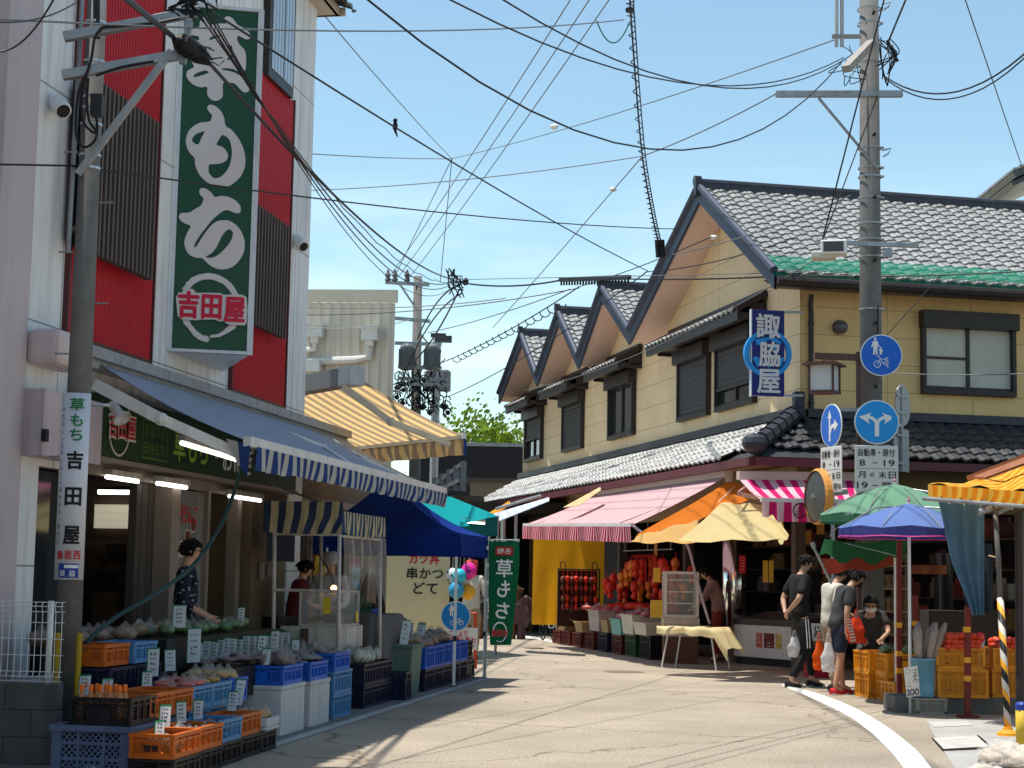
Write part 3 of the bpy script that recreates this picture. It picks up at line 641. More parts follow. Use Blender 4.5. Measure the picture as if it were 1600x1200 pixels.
# --- tall projecting sign
sgO = FL.pt(-.75, .03, 0); sgD = FB.d
sgn = sgD.cross(UP)                                         # faces the camera
if sgn.y > 0: sgn = -sgn
def on_plane(x, y, p0, n_):
    d = ray(x, y); return CAM+d*((V(p0)-CAM).dot(n_)/d.dot(n_))
def uvof(x, y, off=0.0):
    p = on_plane(x, y, sgO, sgn)-sgO; return (p.dot(sgD), p.z)
TS = T('projecting_shop_sign', 'tall green box sign with white brush writing and red shop name on a plate', 'shop sign', (sgO.x, sgO.y, 3.6))
SU0, SZ0 = uvof(263, 545); SU1, _z = uvof(389, 553); _u, SZ1 = uvof(405, 19); SW = SU1
def sp(u, z, o=0.0): return sgO+sgD*u+UP*z+sgn*o
b = MB(); GREEN = mat('sign_green', (.012, .075, .038), .35, .06, 2)
wallpt = FL.pt(.9, .01, 0)
b.poly([sp(SU0, SZ0), sp(SW, SZ0), sp(SW, SZ1), sp(SU0, SZ1)]); b.build('face', GREEN, TS)
b = MB(); FRAMEM = mat('sign_frame', (.62, .66, .7), .35, .1, 5, stain=.15); t = .035
b.bar(sp(SU0, SZ0-.01, .0), sp(SW, SZ0-.01, .0), .06, .032); b.bar(sp(SU0, SZ1+.01), sp(SW, SZ1+.01), .06, .032); b.bar(sp(SU0, SZ0-.026), sp(SU0, SZ1+.026), .03, .06, sgD); b.bar(sp(SW+.005, SZ0-.026), sp(SW+.005, SZ1+.026), .03, .06, sgD); b.build('frame', FRAMEM, TS)
b = MB()
for z, rv in ((SZ0-.03, 1), (SZ1+.03, 0)):
    tri = [sp(SU0, z), sp(SW, z), V((wallpt.x, wallpt.y, z))]; b.poly(tri if rv == 0 else list(reversed(tri)))
b.quad(sp(SW, SZ0), V((wallpt.x, wallpt.y, SZ0)), V((wallpt.x, wallpt.y, SZ1)), sp(SW, SZ1)); b.build('return_panel', FRAMEM, TS)
SIGNW = mat('sign_white', (.66, .62, .62), .5, .05, 3)
def zc(pts, x0, y0, k): return [uvof(x0+x/k, y0+y/k) for x, y in pts]
KUSA = zc([(440,130),(482,150),(510,190),(516,216),(600,205),(680,205),(700,212),(690,185),(675,150),(700,122),(742,124),(790,160),(830,215),(900,255),(960,300),(985,345),(970,385),(930,390),(880,365),(835,350),(830,405),(862,460),(905,500),(930,560),(932,640),(930,720),(905,768),(862,780),(820,757),(770,735),(700,728),(650,732),(655,746),(720,758),(800,780),(880,830),(940,890),(970,950),(960,1000),(905,1010),(850,960),(800,910),(720,897),(662,908),(662,1020),(650,1070),(612,1102),(562,1110),(512,1085),(478,1035),(474,950),(400,952),(320,922),(262,872),(234,812),(240,770),(272,742),(322,712),(300,662),(262,600),(248,520),(246,425),(270,390),(310,380),(350,396),(380,405),(374,356),(320,345),(272,325),(256,290),(262,250),(320,248),(386,236),(390,190),(410,150)], 260, 10, 7.5)
KH = [zc([(510,372),(560,352),(680,341),(600,366),(512,398)], 260, 10, 7.5), zc([(720,478),(745,460),(768,472),(776,520),(772,560),(770,630),(705,621),(757,580),(756,530)], 260, 10, 7.5), zc([(315,822),(350,787),(450,756),(485,766),(486,784),(420,810),(340,832)], 260, 10, 7.5)]
MO = zc([(460,160),(475,130),(510,120),(560,135),(620,180),(665,245),(690,310),(706,402),(790,460),(870,560),(930,670),(965,790),(970,890),(955,980),(900,1090),(820,1165),(760,1205),(690,1221),(600,1205),(480,1170),(400,1110),(340,1030),(300,930),(290,835),(220,760),(180,660),(175,590),(195,510),(240,440),(310,385),(390,355),(490,347),(512,310),(525,262),(480,210)], 270, 150, 8.571)
MH = [zc([(425,478),(370,490),(310,515),(265,565),(258,600),(280,630),(340,652),(380,570)], 270, 150, 8.571), zc([(668,525),(640,550),(610,600),(585,655),(650,680),(700,720),(735,780),(735,830),(710,870),(660,900),(570,915),(488,925),(478,1000),(490,1045),(530,1090),(575,1105),(640,1085),(710,1020),(760,930),(785,830),(790,740),(775,640),(740,570)], 270, 150, 8.571)]
CHI = zc([(410,160),(420,125),(450,112),(500,125),(560,170),(605,225),(680,212),(760,220),(850,260),(910,320),(930,370),(920,415),(890,432),(830,415),(765,390),(710,400),(640,450),(570,515),(500,600),(430,690),(370,780),(345,840),(352,852),(380,835),(420,770),(480,680),(560,580),(630,530),(710,515),(790,525),(870,575),(930,650),(970,750),(978,830),(960,930),(900,1030),(820,1100),(740,1125),(680,1130),(600,1110),(520,1060),(448,992),(380,985),(300,955),(245,890),(225,810),(230,750),(260,670),(300,590),(230,555),(180,520),(157,480),(165,445),(190,425),(280,420),(350,380),(430,330),(455,280),(460,240),(425,200)], 260, 280, 8)
CH = [zc([(490,975),(560,930),(620,860),(660,780),(700,700),(750,645),(790,630),(825,660),(830,700),(800,780),(740,860),(670,930),(610,970),(550,985)], 260, 280, 8)]
ARC = zc([(250,240),(305,180),(300,160),(330,150),(370,105),(450,70),(570,50),(630,60),(700,80),(780,125),(850,190),(900,270),(925,310),(845,305),(800,240),(740,180),(660,145),(600,125),(500,130),(430,160),(385,190),(345,240)], 250, 420, 7.5)
AL = zc([(265,600),(340,600),(370,660),(430,730),(500,780),(560,790),(580,830),(560,862),(520,855),(450,830),(390,780),(330,700),(275,640)], 250, 420, 7.5)
AR = zc([(900,655),(880,700),(800,750),(700,800),(580,810),(590,780),(680,765),(740,730),(790,680),(850,650)], 250, 420, 7.5)
org = sgO+sgn*.012
def ccw(p): return p if sum(p[i][0]*p[(i+1) % len(p)][1]-p[(i+1) % len(p)][0]*p[i][1] for i in range(len(p))) > 0 else list(reversed(p))
SM = lambda p: [(q.x, q.y) for q in smooth_poly([V((x, y, 0)) for x, y in ccw(p)], 3)]
for nm, o_, hs in (('lettering', KUSA, KH), ('lettering', MO, MH), ('lettering', CHI, CH)):
    b = MB(); b.shape(SM(o_), [SM(h) for h in hs], org, sgD, UP); b.build(nm, SIGNW, TS)
b = MB()
for a_ in (ARC, AL, AR): b.shape(ccw(a_), [], org, sgD, UP)
b.build('brush_ring', SIGNW, TS)
pl = zc([(185,340),(215,287),(260,285),(272,250),(330,238),(390,250),(420,290),(470,292),(500,288),(700,292),(740,312),(960,312),(1010,340),(1022,480),(1012,640),(985,668),(800,660),(740,622),(690,622),(640,600),(480,602),(420,610),(260,600),(205,560)], 250, 420, 7.5)
b = MB(); b.shape([(q[0], q[1]) for q in ccw(pl)], [], sgO+sgn*.05, sgD, UP, .035); np_ = b.build('name_plate', SIGNW, TS)
b = MB()
for ch, x, y, w, h in (('吉', 330, 428, 248, 322), ('田', 602, 455, 235, 290), ('屋', 868, 490, 250, 305)):
    u, z = uvof(250+x/7.5, 420+y/7.5); b.text(ch, sp(u, z, .052), sgD, UP, w/7.5/2700*17.45, h/7.5/2700*17.45, .045)
b.build('lettering', mat('sign_red', (.60, .012, .05), .5, .05), np_)
# --- green fascia sign under the awning
FO = .16
FS = T('fascia_sign', 'long dark green shop sign over the door with pale green and white writing', 'shop sign', FL.pt(-.3, FO, 2.42))
b = MB(); b.fbox(FL, -2.75, 3.3, .01, FO, 2.42, 2.98); b.build('panel', mat('fascia_green', (.012, .042, .010), .5, .15, 2, stain=.2), FS)
b = MB(); b.fbox(FL, -3.97, -2.78, .0, .2, 2.34, 2.88); b.build('end_panel', mat('pink_panel', (.50, .41, .43), .5, .06, 2, stain=.3), FS)
b = MB(); b.fbox(FL, -2.75, 3.3, .0, FO+.03, 2.38, 2.42); b.build('trim', FRL, FS)
f_ = lambda s, z, o=0: FL.pt(s, FO+.006+o, z)
b = MB()
for k in range(24):
    a0, a1 = 2*math.pi*k/24, 2*math.pi*(k+1)/24; r_ = .23
    b.quad(f_(-2.3+math.cos(a0)*r_, 2.72+math.sin(a0)*r_*1.1), f_(-2.3+math.cos(a1)*r_, 2.72+math.sin(a1)*r_*1.1), f_(-2.3+math.cos(a1)*(r_+.02+.015*math.sin(k)), 2.72+math.sin(a1)*(r_+.02)*1.1), f_(-2.3+math.cos(a0)*(r_+.02+.015*math.sin(k-1)), 2.72+math.sin(a0)*(r_+.02)*1.1))
b.build('ring', mat('ring_cream', (.5, .5, .38), .6), FS)
b = MB(); b.text('吉田屋', FL.pt(-2.25, FO+.008, 2.72), FL.d, UP, .66, .26, .03); b.build('lettering', mat('outline_white', (.65, .62, .55), .6), FS)
b = MB(); b.text('吉田屋', FL.pt(-2.25, FO+.012, 2.72), FL.d, UP, .62, .22, .012); b.build('lettering', INKR, FS)
LG = mat('pale_green_ink', (.26, .46, .05), .5, .05)
b = MB(); c = (-1.42, 2.66)
for ln, z in (('きねつき', 2.75), ('田舎もち', 2.58)): b.text(ln, FL.pt(c[0], FO, z), FL.d, UP, .52, .12, .0)
for s0, s1, z0, z1 in ((-1.74, -1.1, 2.83, 2.845), (-1.74, -1.1, 2.475, 2.49), (-1.74, -1.725, 2.475, 2.845), (-1.115, -1.1, 2.475, 2.845)): b.quad(f_(s0, z0), f_(s1, z0), f_(s1, z1), f_(s0, z1))
b.build('lettering', mat('dim_green_ink', (.10, .2, .03), .5), FS)
b = MB(); b.text('草もち', FL.pt(-.42, FO, 2.68), FL.d, UP, 1.0, .34, .03); b.build('lettering', LG, FS)
b = MB(); b.text('・おはぎ', FL.pt(.95, FO, 2.66), FL.d, UP, 1.3, .32, .02); b.build('lettering', INKW, FS)
# --- blue striped awning
BS = mat('blue_stripe_canopy', (.62, .64, .66), .6, .08, 2, stripes=((.07, .11, .25), .118, .5, 'u'), trans=.12, bump=.04, bscale=30)
BV = mat('blue_stripe_valance', (.46, .46, .43), .75, .1, 3, stripes=((.03, .06, .2), .24, .5, 'u'), trans=.25)
AW = T('shop_awning', 'large blue and white striped folding awning over the left-hand shop', 'awning', FL.pt(1.5, .8, 3.3))
A0, A1, AOO, AZ0, AZ1 = -2.75, 5.7, 1.5, 3.24, 2.56
g = []
for i in range(7):
    t_ = i/6; g.append([FL.pt(A0+(A1-A0)*j/40, .12+(AOO-.12)*t_, AZ0+(AZ1-AZ0)*t_-.05*math.sin(math.pi*t_)) for j in range(41)])
b = MB(); b.sheet(g); b.build('canopy', BS, AW, smooth=True)
b = MB(); b.fbox(FL, A0, A1, AOO-.03, AOO+.05, AZ1-.05, AZ1+.04); b.build('front_bar', STEEL, AW, bevel=.01)
g = [[], [], []]; n_ = 180
for j in range(n_+1):
    s = A0+.15+(A1-A0-.15)*j/n_; w_ = .012*math.sin(s*9+math.sin(s*3)*2); sc_ = .03*abs(math.sin(s*math.pi/.24))
    g[0].append(FL.pt(s, AOO+.055, AZ1-.04)); g[1].append(FL.pt(s, AOO+.05+w_, AZ1-.14)); g[2].append(FL.pt(s, AOO+.045+w_*2, AZ1-.22-.02*(s < -1.6)-sc_*.3))
b = MB(); b.sheet(g); b.build('valance', BV, AW)
b = MB(); g = [[FL.pt(A0, AOO+.04-.11*k, AZ1-.04+.03*k) for k in range(3)], [FL.pt(A0+.03*k, AOO+.02-.06*k, AZ1-.30+.06*k) for k in range(3)]]; b.sheet(g); b.build('side_flap', BV, AW)
b = MB(); b.fbox(FL, A0-1.1, 5.75, .0, .2, 3.26, 3.36); b.fbox(FL, A0-.2, 5.75, .02, .14, 3.18, 3.26); b.build('wall_rail', mat('rail_grey', (.3, .31, .32), .5, .2, 5, stain=.4), AW)
b = MB(); b.fbox(FL, -3.95, -3.3, .0, .3, 3.08, 3.38); b.build('end_cap', mat('pink_white_cap', (.6, .5, .5), .5, .05, stain=.15), AW, bevel=.06)
b = MB()
_e = [FL.pt(*(lambda q, o: (q[0], o, q[1]))(FL.at(x_, y_, o_), o_)) for x_, y_, o_ in ((147, 600, .2), (252, 655, .8), (380, 712, 1.42))]; b.bar(_e[0], _e[1], .05, .1); b.bar(_e[1], _e[2], .045, .09); b.ball(_e[1], .06, 8, 5); b.cut()
for s, dirn in ((1.4, 1), (5.2, -1)):
    el = FL.pt(s+.95*dirn, .75, 2.87); b.bar(FL.pt(s, .12, 3.12), el, .05, .09); b.bar(el, FL.pt(s+.15*dirn, AOO-.05, 2.52), .045, .08); b.ball(el, .06, 8, 5); b.cut()
b.build('folding_arm', STEEL, AW)
# --- lamps
LAMP = mat('lit_tube', (1, .97, .9), .4, 0, emit=2.2)
def tube_lamp(p, q, lab, r=.02, on=True):
    t = T('fluorescent_lamp', lab, 'lamp', (V(p)+V(q))/2); b = MB(); b.tube([p, q], r, 10); b.build('tube', LAMP if on else WHITE, t)
    b = MB(); b.bar(V(p)+UP*.045, V(q)+UP*.045, .09, .05); b.build('housing', RUST, t)
tube_lamp(P(283, 692, 15.4), P(382, 722, 16.0), 'lit white tube lamp on rusty holder along the blue awning arm')
tube_lamp(FL.pt(-1.15, .1, 2.27), FL.pt(-.35, .1, 2.27), 'lit white tube lamp over the shop door left of the red dumpling picture')
tube_lamp(FL.pt(1.0, .1, 2.25), FL.pt(2.1, .1, 2.25), 'lit white tube lamp over the opening right of the red dumpling picture')
tube_lamp(FL.pt(-2.2, .02, 2.27), FL.pt(-1.45, .02, 2.27), 'lit yellowish tube lamp over the shop door next to the pole')
_l = [deep(x_, 768, 3.1) for x_ in (154, 216)]; _l[1].z = _l[0].z
tube_lamp(_l[0], _l[1], 'lit yellowish tube lamp deep inside the left-hand shop', .035)
SPW = T('spotlight', 'white reflector spotlight on an arm above the green shop sign', 'lamp', P(190, 650, 14.6))
b = MB(); c0, c1 = P(174, 630, 14.6), P(192, 656, 14.52); ax = (c1-c0).normalized(); b.lathe([(.03, 0), (.042, .015), (.044, .13), (.05, .15), (.078, .19), (.08, .2), (.072, .195), (.04, .16)], c0, ax, 16, cap=False); b.build('reflector', RUST, SPW, smooth=True)
b = MB(); b.lathe([(.001, .165), (.06, .182), (.07, .19)], c0, ax, 14, cap=False); b.build('bulb', mat('bulb_grey', (.4, .42, .45), .1), SPW)
b = MB(); b.tube(smooth_open([P(28, 650, 14.2), P(34, 636, 14.2), P(60, 632, 14.3), P(120, 633, 14.45), P(172, 633, 14.55)], 4), .012, 6); b.build('arm', WHITE, SPW)
b = MB(); b.lathe([(.06, 0), (.06, .04)], P(32, 611, 14.15), (0, -1, 0), 12); b.build('junction_box', mat('jb_pink', (.5, .42, .43), .5), SPW)
b = MB(); b.tube(smooth_open([P(30, 615, 14.1), P(28, 640, 14.1), P(24, 668, 14.1), P(33, 690, 14.1), P(42, 684, 14.1), P(36, 668, 14.1)], 5), .006, 5); b.fbox(FL, -4.0, -3.94, .2, .24, 2.45, 2.55); b.build('cable', WIRE, SPW)
# --- hose hanging from the awning
b = MB(); hp = [P(382, 700, 16), P(372, 750, 15.9), P(345, 820, 15.6), P(300, 885, 15), P(240, 930, 14.3), P(180, 965, 13.9), P(140, 1000, 13.6), P(130, 1030, 13.5)]; b.tube(smooth_open(hp, 6), .019, 8); one('drain_hose', b, mat('hose_green', (.012, .045, .045), .5, .15), 'dark green hose hanging from the awning corner across the shop front', 'hose', smooth=True)

# ================================================================== pole, sign, fence on the left edge
PLX, PLY = -3.36, 13.35
UPL = T('utility_pole', 'concrete utility pole at the left edge with two cross arms and a wrapped sign', 'utility pole', (PLX, PLY, 0))
def polept(z): return V((PLX, PLY, z))
b = MB(); b.tube([polept(0), polept(7.2)], .105, 20, r1=.07); b.build('shaft', CONC, UPL, smooth=True)
arms = []
for (x0, y0, x1, y1) in ((100, 58, 312, 18), (98, 118, 290, 84)):
    p, q = P(x0, y0, 13.15), P(x1, y1, 13.25); b = MB(); b.bar(p, q, .075, .075); b.build('cross_arm', GREYM, UPL, bevel=.006)
b = MB(); b.bar(P(122, 272, 13.2), P(268, 80, 13.22), .05, .05); b.bar(P(285, 100, 13.2), P(297, 30, 13.2), .05, .05); b.build('brace', GREYM, UPL)
b = MB()
for y_ in (38, 99, 155, 172, 197, 245, 265): c = P(133 if y_ < 210 else 128, y_, 13.35); b.lathe([(.088, 0), (.088, .018)], (PLX, PLY, c.z), seg=18)
b.build('band', mat('steel_band', (.55, .56, .57), .3, 0, metal=.8), UPL)
b = MB(); b.box(P(152, 165, 13.2), (.09, .09, .17)); b.bar(P(152, 0, 13.3), P(152, 62, 13.3), .07, .05); b.build('control_box', mat('box_black', (.03, .03, .032), .5), UPL)
b = MB()
for pts in ([(160, 42), (148, 60), (143, 90), (132, 128), (127, 160), (130, 190), (146, 207), (152, 200)], [(137, 112), (124, 140), (119, 180), (120, 215), (132, 230), (148, 220), (152, 200), (150, 180)], [(138, 122), (136, 160), (140, 190), (152, 205)], [(160, 42), (200, 40), (240, 36), (280, 28)], [(150, 118), (190, 105), (240, 96)]): b.tube(smooth_open([P(x, y, 13.12) for x, y in pts], 5), .011, 6)
b.build('cable', WIRE, UPL)
b = MB()
for z in (2.3, 2.7, 3.1, 3.5, 3.9, 4.3, 4.7): k = 1 if int(z*10) % 8 < 4 else -1; b.tube([polept(z)+V((k*.09, -.02, 0)), polept(z)+V((k*.2, -.03, 0))], .008, 6); b.cut()
b.tube([polept(3.9)+V((-.13, -.02, 0)), polept(6.0)+V((-.11, -.02, 0))], .02, 6)
b.build('step_bolt', GREYM, UPL)
# wrapped sign
PS = T('pole_sign', 'white sign wrapped round the pole with green and black vertical writing', 'sign', (PLX, PLY, 1.35))
zt, zb = P(120, 614, 13.25).z, P(115, 906, 13.25).z
RS = .122; a0, a1 = R(-158), R(-28)
def cyl(a, z, dr=0): return V((PLX+math.cos(a)*(RS+dr), PLY+math.sin(a)*(RS+dr), z))
b = MB(); b.sheet([[cyl(a0+(a1-a0)*k/20, z) for k in range(21)] for z in (zb, zt)]); b.build('plate', mat('pole_sign_white', (.62, .63, .68), .4, .04, 3), PS, smooth=True, solid=.006)
def cyltext(b, s, ac, zc_, w, h, bold=.0):
    vs, fs, asp = glyphs(s, True)
    for k in range(9 if bold else 1):
        t_ = 2*math.pi*k/8; dx = math.cos(t_)*bold if k < 8 and bold else 0; dy = math.sin(t_)*bold if k < 8 and bold else 0
        n = b.add([cyl(ac+(x*w*.92+dx*h)/RS, zc_+y*h*.92+dy*h, .0068+k*.0003) for x, y in vs])
        for f in fs: b.face(tuple(n+i for i in f))
zz = lambda y: zb+(906-y)/(906-614)*(zt-zb)
ac = R(-80)
b = MB()
for ch, y, w, h in (('草', 632, .115, .1), ('も', 657, .095, .1), ('ち', 680, .095, .095)): cyltext(b, ch, ac, zz(y), w, h, .025)
b.build('lettering', INKG, PS)
b = MB()
for ch, y in (('吉', 720), ('田', 777), ('屋', 837)): cyltext(b, ch, ac, zz(y), .125, .145, .03)
for i, ch in enumerate('みたらし・五平だんご・田舎もち・唐まん'): cyltext(b, ch, R(-132), zz(640+i*11.5), .03 if ch != '・' else .012, .04 if ch != '・' else .012, .0)
b.build('lettering', INK, PS)
b = MB()
for ch, a_ in (('鳥', -118), ('居', -88), ('西', -58)): cyltext(b, ch, R(a_), zz(868), .055, .07, .02)
b.build('lettering', INKR, PS)
b = MB(); b.sheet([[cyl(R(-122)+(R(-50)+R(122))*k/10, z, .005) for k in range(11)] for z in (zz(903), zz(881))]); b.build('name_plate', INKB, PS)
b = MB()
for ch, a_ in (('須', -106), ('脇', -72)): cyltext(b, ch, R(a_), zz(896), .045, .05, .01)
b.sheet([[cyl(R(-100)+(R(-52)+R(100))*k/8, z, .0062) for k in range(9)] for z in (zz(888), zz(883))])
b.build('lettering', INKW, PS)
# concrete block wall and mesh fence
BLK = mat('concrete_block', (.12, .117, .112), .9, .25, 4, bump=.4, bscale=70, stain=.4)
BW = T('block_wall', 'low dark concrete block wall three courses high under the white mesh fence', 'wall', (-4.3, 12.9, 0))
wl = lambda u: V((-3.3-u, 12.92+u*.10, 0))
b = MB()
for r_ in range(3):
    for k in range(6):
        u0 = .002+k*.4-(.2 if r_ % 2 else 0); u1 = u0+.395
        u0 = max(u0, 0)
        if u1 > u0: b.box((wl(u0)+wl(u1))/2+V((0, .06, .1+r_*.198)), (u1-u0, .12, .192), ((wl(0)-wl(1)).normalized(), V((.1, 1, 0)).normalized(), UP))
b.build('block', BLK, BW, bevel=.006)
b = MB(); b.bar(wl(.01)+V((0, .06, .297)), wl(2.4)+V((0, .06, .297)), .1, .58); b.build('mortar', mat('mortar', (.11, .11, .105), .9), BW)
MF = T('mesh_fence', 'white welded mesh fence panel with a post standing on the block wall', 'fence', (-4.2, 13, .6))
b = MB(); wd_ = .0035
zs = [.61, .645, .68, .80, .92, 1.04, 1.12, 1.16, 1.19]
off = {0: 0, 1: -.03, 2: 0, 6: 0, 7: -.035, 8: 0}
for i, z in enumerate(zs): o_ = V((0, off.get(i, 0), 0)); b.tube([wl(-.02)+V((0, .0, z))+o_, wl(2.4)+V((0, .0, z))+o_], wd_, 5, False)
for k in range(48):
    u = .0+k*.05; b.tube([wl(u)+V((0, off.get(i, 0), z)) for i, z in enumerate(zs)], wd_*.9, 4, False)
b.build('mesh', WHITE, MF)
b = MB(); b.tube([wl(.1)+V((0, .04, .58)), wl(.1)+V((0, .04, 1.2))], .024, 12); b.build('post', WHITE, MF, smooth=True)
YP = mat('yellow_guard', (.42, .27, .012), .5, .2, 6, stain=.3)
for px_, lab in ((90, 'thin yellow guard pipe behind the white mesh fence, further from the crates'), (124, 'thin yellow guard pipe behind the end of the white mesh fence beside the crates')):
    p = P(px_, 1000, 13.2); b = MB(); b.tube([V((p.x, p.y, 0)), V((p.x, p.y, .94))], .022, 10); b.lathe([(.024, 0), (.02, .015), (.001, .02)], V((p.x, p.y, .94)), seg=10, cap=False); one('guard_pipe', b, YP, lab, 'pipe')
# ================================================================== crates and goods before the left-hand shop
ANG = FL.ang
def plas(n, c): return mat('plastic_'+n, c, .42, .14, 5, stain=.2)
PL = dict(orange=(.52, .11, .008), lblue=(.07, .23, .46), blue=(.008, .10, .50), grblue=(.12, .16, .26), black=(.012, .012, .014), navy=(.009, .012, .04), amber=(.72, .28, .015), green=(.02, .07, .03), teal=(.12, .34, .32), cream=(.55, .48, .3), maroon=(.12, .02, .02), greyc=(.3, .29, .25))
def crate_proto(col, w, l, h, name='plastic_crate', ribs=3):
    m = plas(col, PL[col]); ml = mat('lattice_'+col, PL[col], .45, .1, 5, holes=(.022, .62, 1))
    t = T(name, col+' plastic crate', 'crate', (0, 0, 0)); th = .014
    b = MB()
    for sx in (-1, 1): b.box((sx*(w/2-.012), 0, h-.012), (.034, l+.012, .024)); b.box((sx*(w/2-.012), 0, .018), (.022, l, .036)); b.box((sx*(w/2-.006), 0, h*.72), (.008, l-.02, .016))
    for sy in (-1, 1): b.box((0, sy*(l/2-.012), h-.0118), (w+.012-.05, .034, .0236)); b.box((0, sy*(l/2-.012), .018), (w-.04, .022, .0358)); b.box((0, sy*(l/2-.006), h*.72), (w-.05, .008, .0158))
    for sx in (-1, 1):
        for sy in (-1, 1): b.box((sx*(w/2-.016), sy*(l/2-.016), h/2), (.03, .03, h-.03))
    nl = max(2, int(l/.11)); nw = max(2, int(w/.11))
    for k in range(1, nl):
        y = -l/2+l*k/nl
        for sx in (-1, 1): b.box((sx*(w/2-.007), y, h/2), (.016, .011, h-.05))
    for k in range(1, nw):
        x = -w/2+w*k/nw
        for sy in (-1, 1): b.box((x, sy*(l/2-.007), h/2), (.011, .016, h-.05))
    b.box((0, -l/2+.008, h*.47), (w*.36, .012, h*.56)); b.box((0, l/2-.008, h*.47), (w*.36, .012, h*.56))
    b.box((0, 0, .02), (w-.05, l-.05, .012)); b.build('body', m, t)
    b = MB()
    for sx in (-1, 1): x = sx*(w/2-.012); b.quad((x, -l/2+.02, .03), (x, l/2-.02, .03), (x, l/2-.02, h-.02), (x, -l/2+.02, h-.02), ((0, 0), (l, 0), (l, h), (0, h)))
    for sy in (-1, 1): y = sy*(l/2-.012); b.quad((-w/2+.02, y, .03), (w/2-.02, y, .03), (w/2-.02, y, h-.02), (-w/2+.02, y, h-.02), ((0, 0), (w, 0), (w, h), (0, h)))
    b.build('lattice', ml, t)
    if col in ('orange', 'lblue', 'amber'):
        b = MB(); stroke_card(b, V((w/2+.0105, -l*.28, h*.55)), V((0, 1, 0)), UP, .06, h*.8, 3); stroke_card(b, V((w/2+.0105, l*.3, h*.55)), V((0, 1, 0)), UP, .05, h*.7, 2); b.build('marking', INK, t)
    return t
PROTO = {}
def crate(F, s, o, z, col, w, l, h, label, yaw=0.0, group='plastic crates of the street stalls', cat='crate'):
    k = (col, round(w, 3), round(l, 3), round(h, 3)); loc = F.pt(s, o, z)
    rz = F.ang+yaw
    if k not in PROTO:
        PROTO[k] = crate_proto(col, w, l, h); r_ = PROTO[k]; r_.location = loc; r_.rotation_euler = (0, 0, rz); RM[r_.name] = Matrix.Translation(loc) @ Matrix.Rotation(rz, 4, 'Z')
    else: r_ = dup(PROTO[k], loc, rz); RM[r_.name] = Matrix.Translation(loc) @ Matrix.Rotation(rz, 4, 'Z')
    r_['label'] = label; r_['category'] = cat; r_['group'] = group
    return r_
BAGM = mat('clear_bag', (.45, .42, .40), .2, .3, 20, alpha=.26, spec=.8)
def goods(F, s, o, z, w, l, n, m, name, label, cat, group, r=.06, sq=(1, 1, .7), amp=.3, bag=True, jig=1.0):   # separate packets heaped in a box
    b = MB(); b.lump((0, 0, 0), r, sq, amp); proto = b.build(name, m, None, smooth=True); tag(proto, label, cat, group)
    if bag:
        b = MB(); b.lump((0, 0, .004), r*1.06, (sq[0], sq[1], sq[2]*1.05), amp*1.2); b.lump((0, 0, r*sq[2]*1.1), r*.33, (1, 1, 1.3), .6); k = b.build('wrapper', BAGM, proto, smooth=True)
    nc = max(1, round(math.sqrt(n*w/l))); nr = math.ceil(n/nc); cnt = 0
    for i in range(nr):
        for j in range(nc):
            if cnt >= n: break
            p = F.pt(s-l/2+l*(i+.5)/nr+random.uniform(-.3, .3)*l/nr*jig, o-w/2+w*(j+.5)/nc+random.uniform(-.3, .3)*w/nc*jig, z+random.uniform(-.4, .6)*r*.6)
            if cnt == 0: proto.location = p; proto.rotation_euler = (0, 0, random.random()*6)
            else:
                c = dup(proto, p, random.random()*6, scale=[random.uniform(.85, 1.15)]*3)
            cnt += 1
CARD = mat('price_card', (.62, .66, .68), .4, .05, 3)
_card = {}
def card(p, label, w=.085, h=.15, yaw=0.0, tilt=0.0, group='handwritten price cards of the left-hand stall', green=True, lean=-.2):
    k = (w, h, random.randint(0, 3))
    if k not in _card:
        t = T('price_card', label, 'price card', (0, 0, 0), 0, group)
        b = MB(); b.box((0, 0, h/2), (w, .004, h)); b.build('card', CARD, t)
        if green: b = MB(); b.box((0, -.0005, h-.006), (w+.001, .0055, .012)); b.box((-w/2+.003, -.0005, h/2), (.007, .0055, h)); b.build('edge', INKG, t)
        b = MB(); stroke_card(b, V((0, -.0035, h*.52)), V((1, 0, 0)), UP, w*.8, h*.8, 4); b.build('writing', INK, t); _card[k] = t; r_ = t
    else: r_ = dup(_card[k], (0, 0, 0))
    r_.location = p; r_.rotation_euler = (lean, tilt, yaw); r_['label'] = label; r_['group'] = group; return r_
BG = mat('dried_brown', (.22, .13, .07), .7, .4, 30); BP = mat('bean_purple', (.09, .045, .05), .6, .4, 30); GRN = mat('leaf_green', (.05, .16, .04), .6, .4, 25); GRD = mat('kelp_dark', (.04, .045, .03), .5, .4, 20); TAN = mat('tan_snack', (.42, .28, .13), .7, .3, 25); REDM = mat('red_produce', (.55, .07, .03), .45, .3, 18); WBAG = mat('white_bagged', (.38, .42, .34), .4, .25, 14)
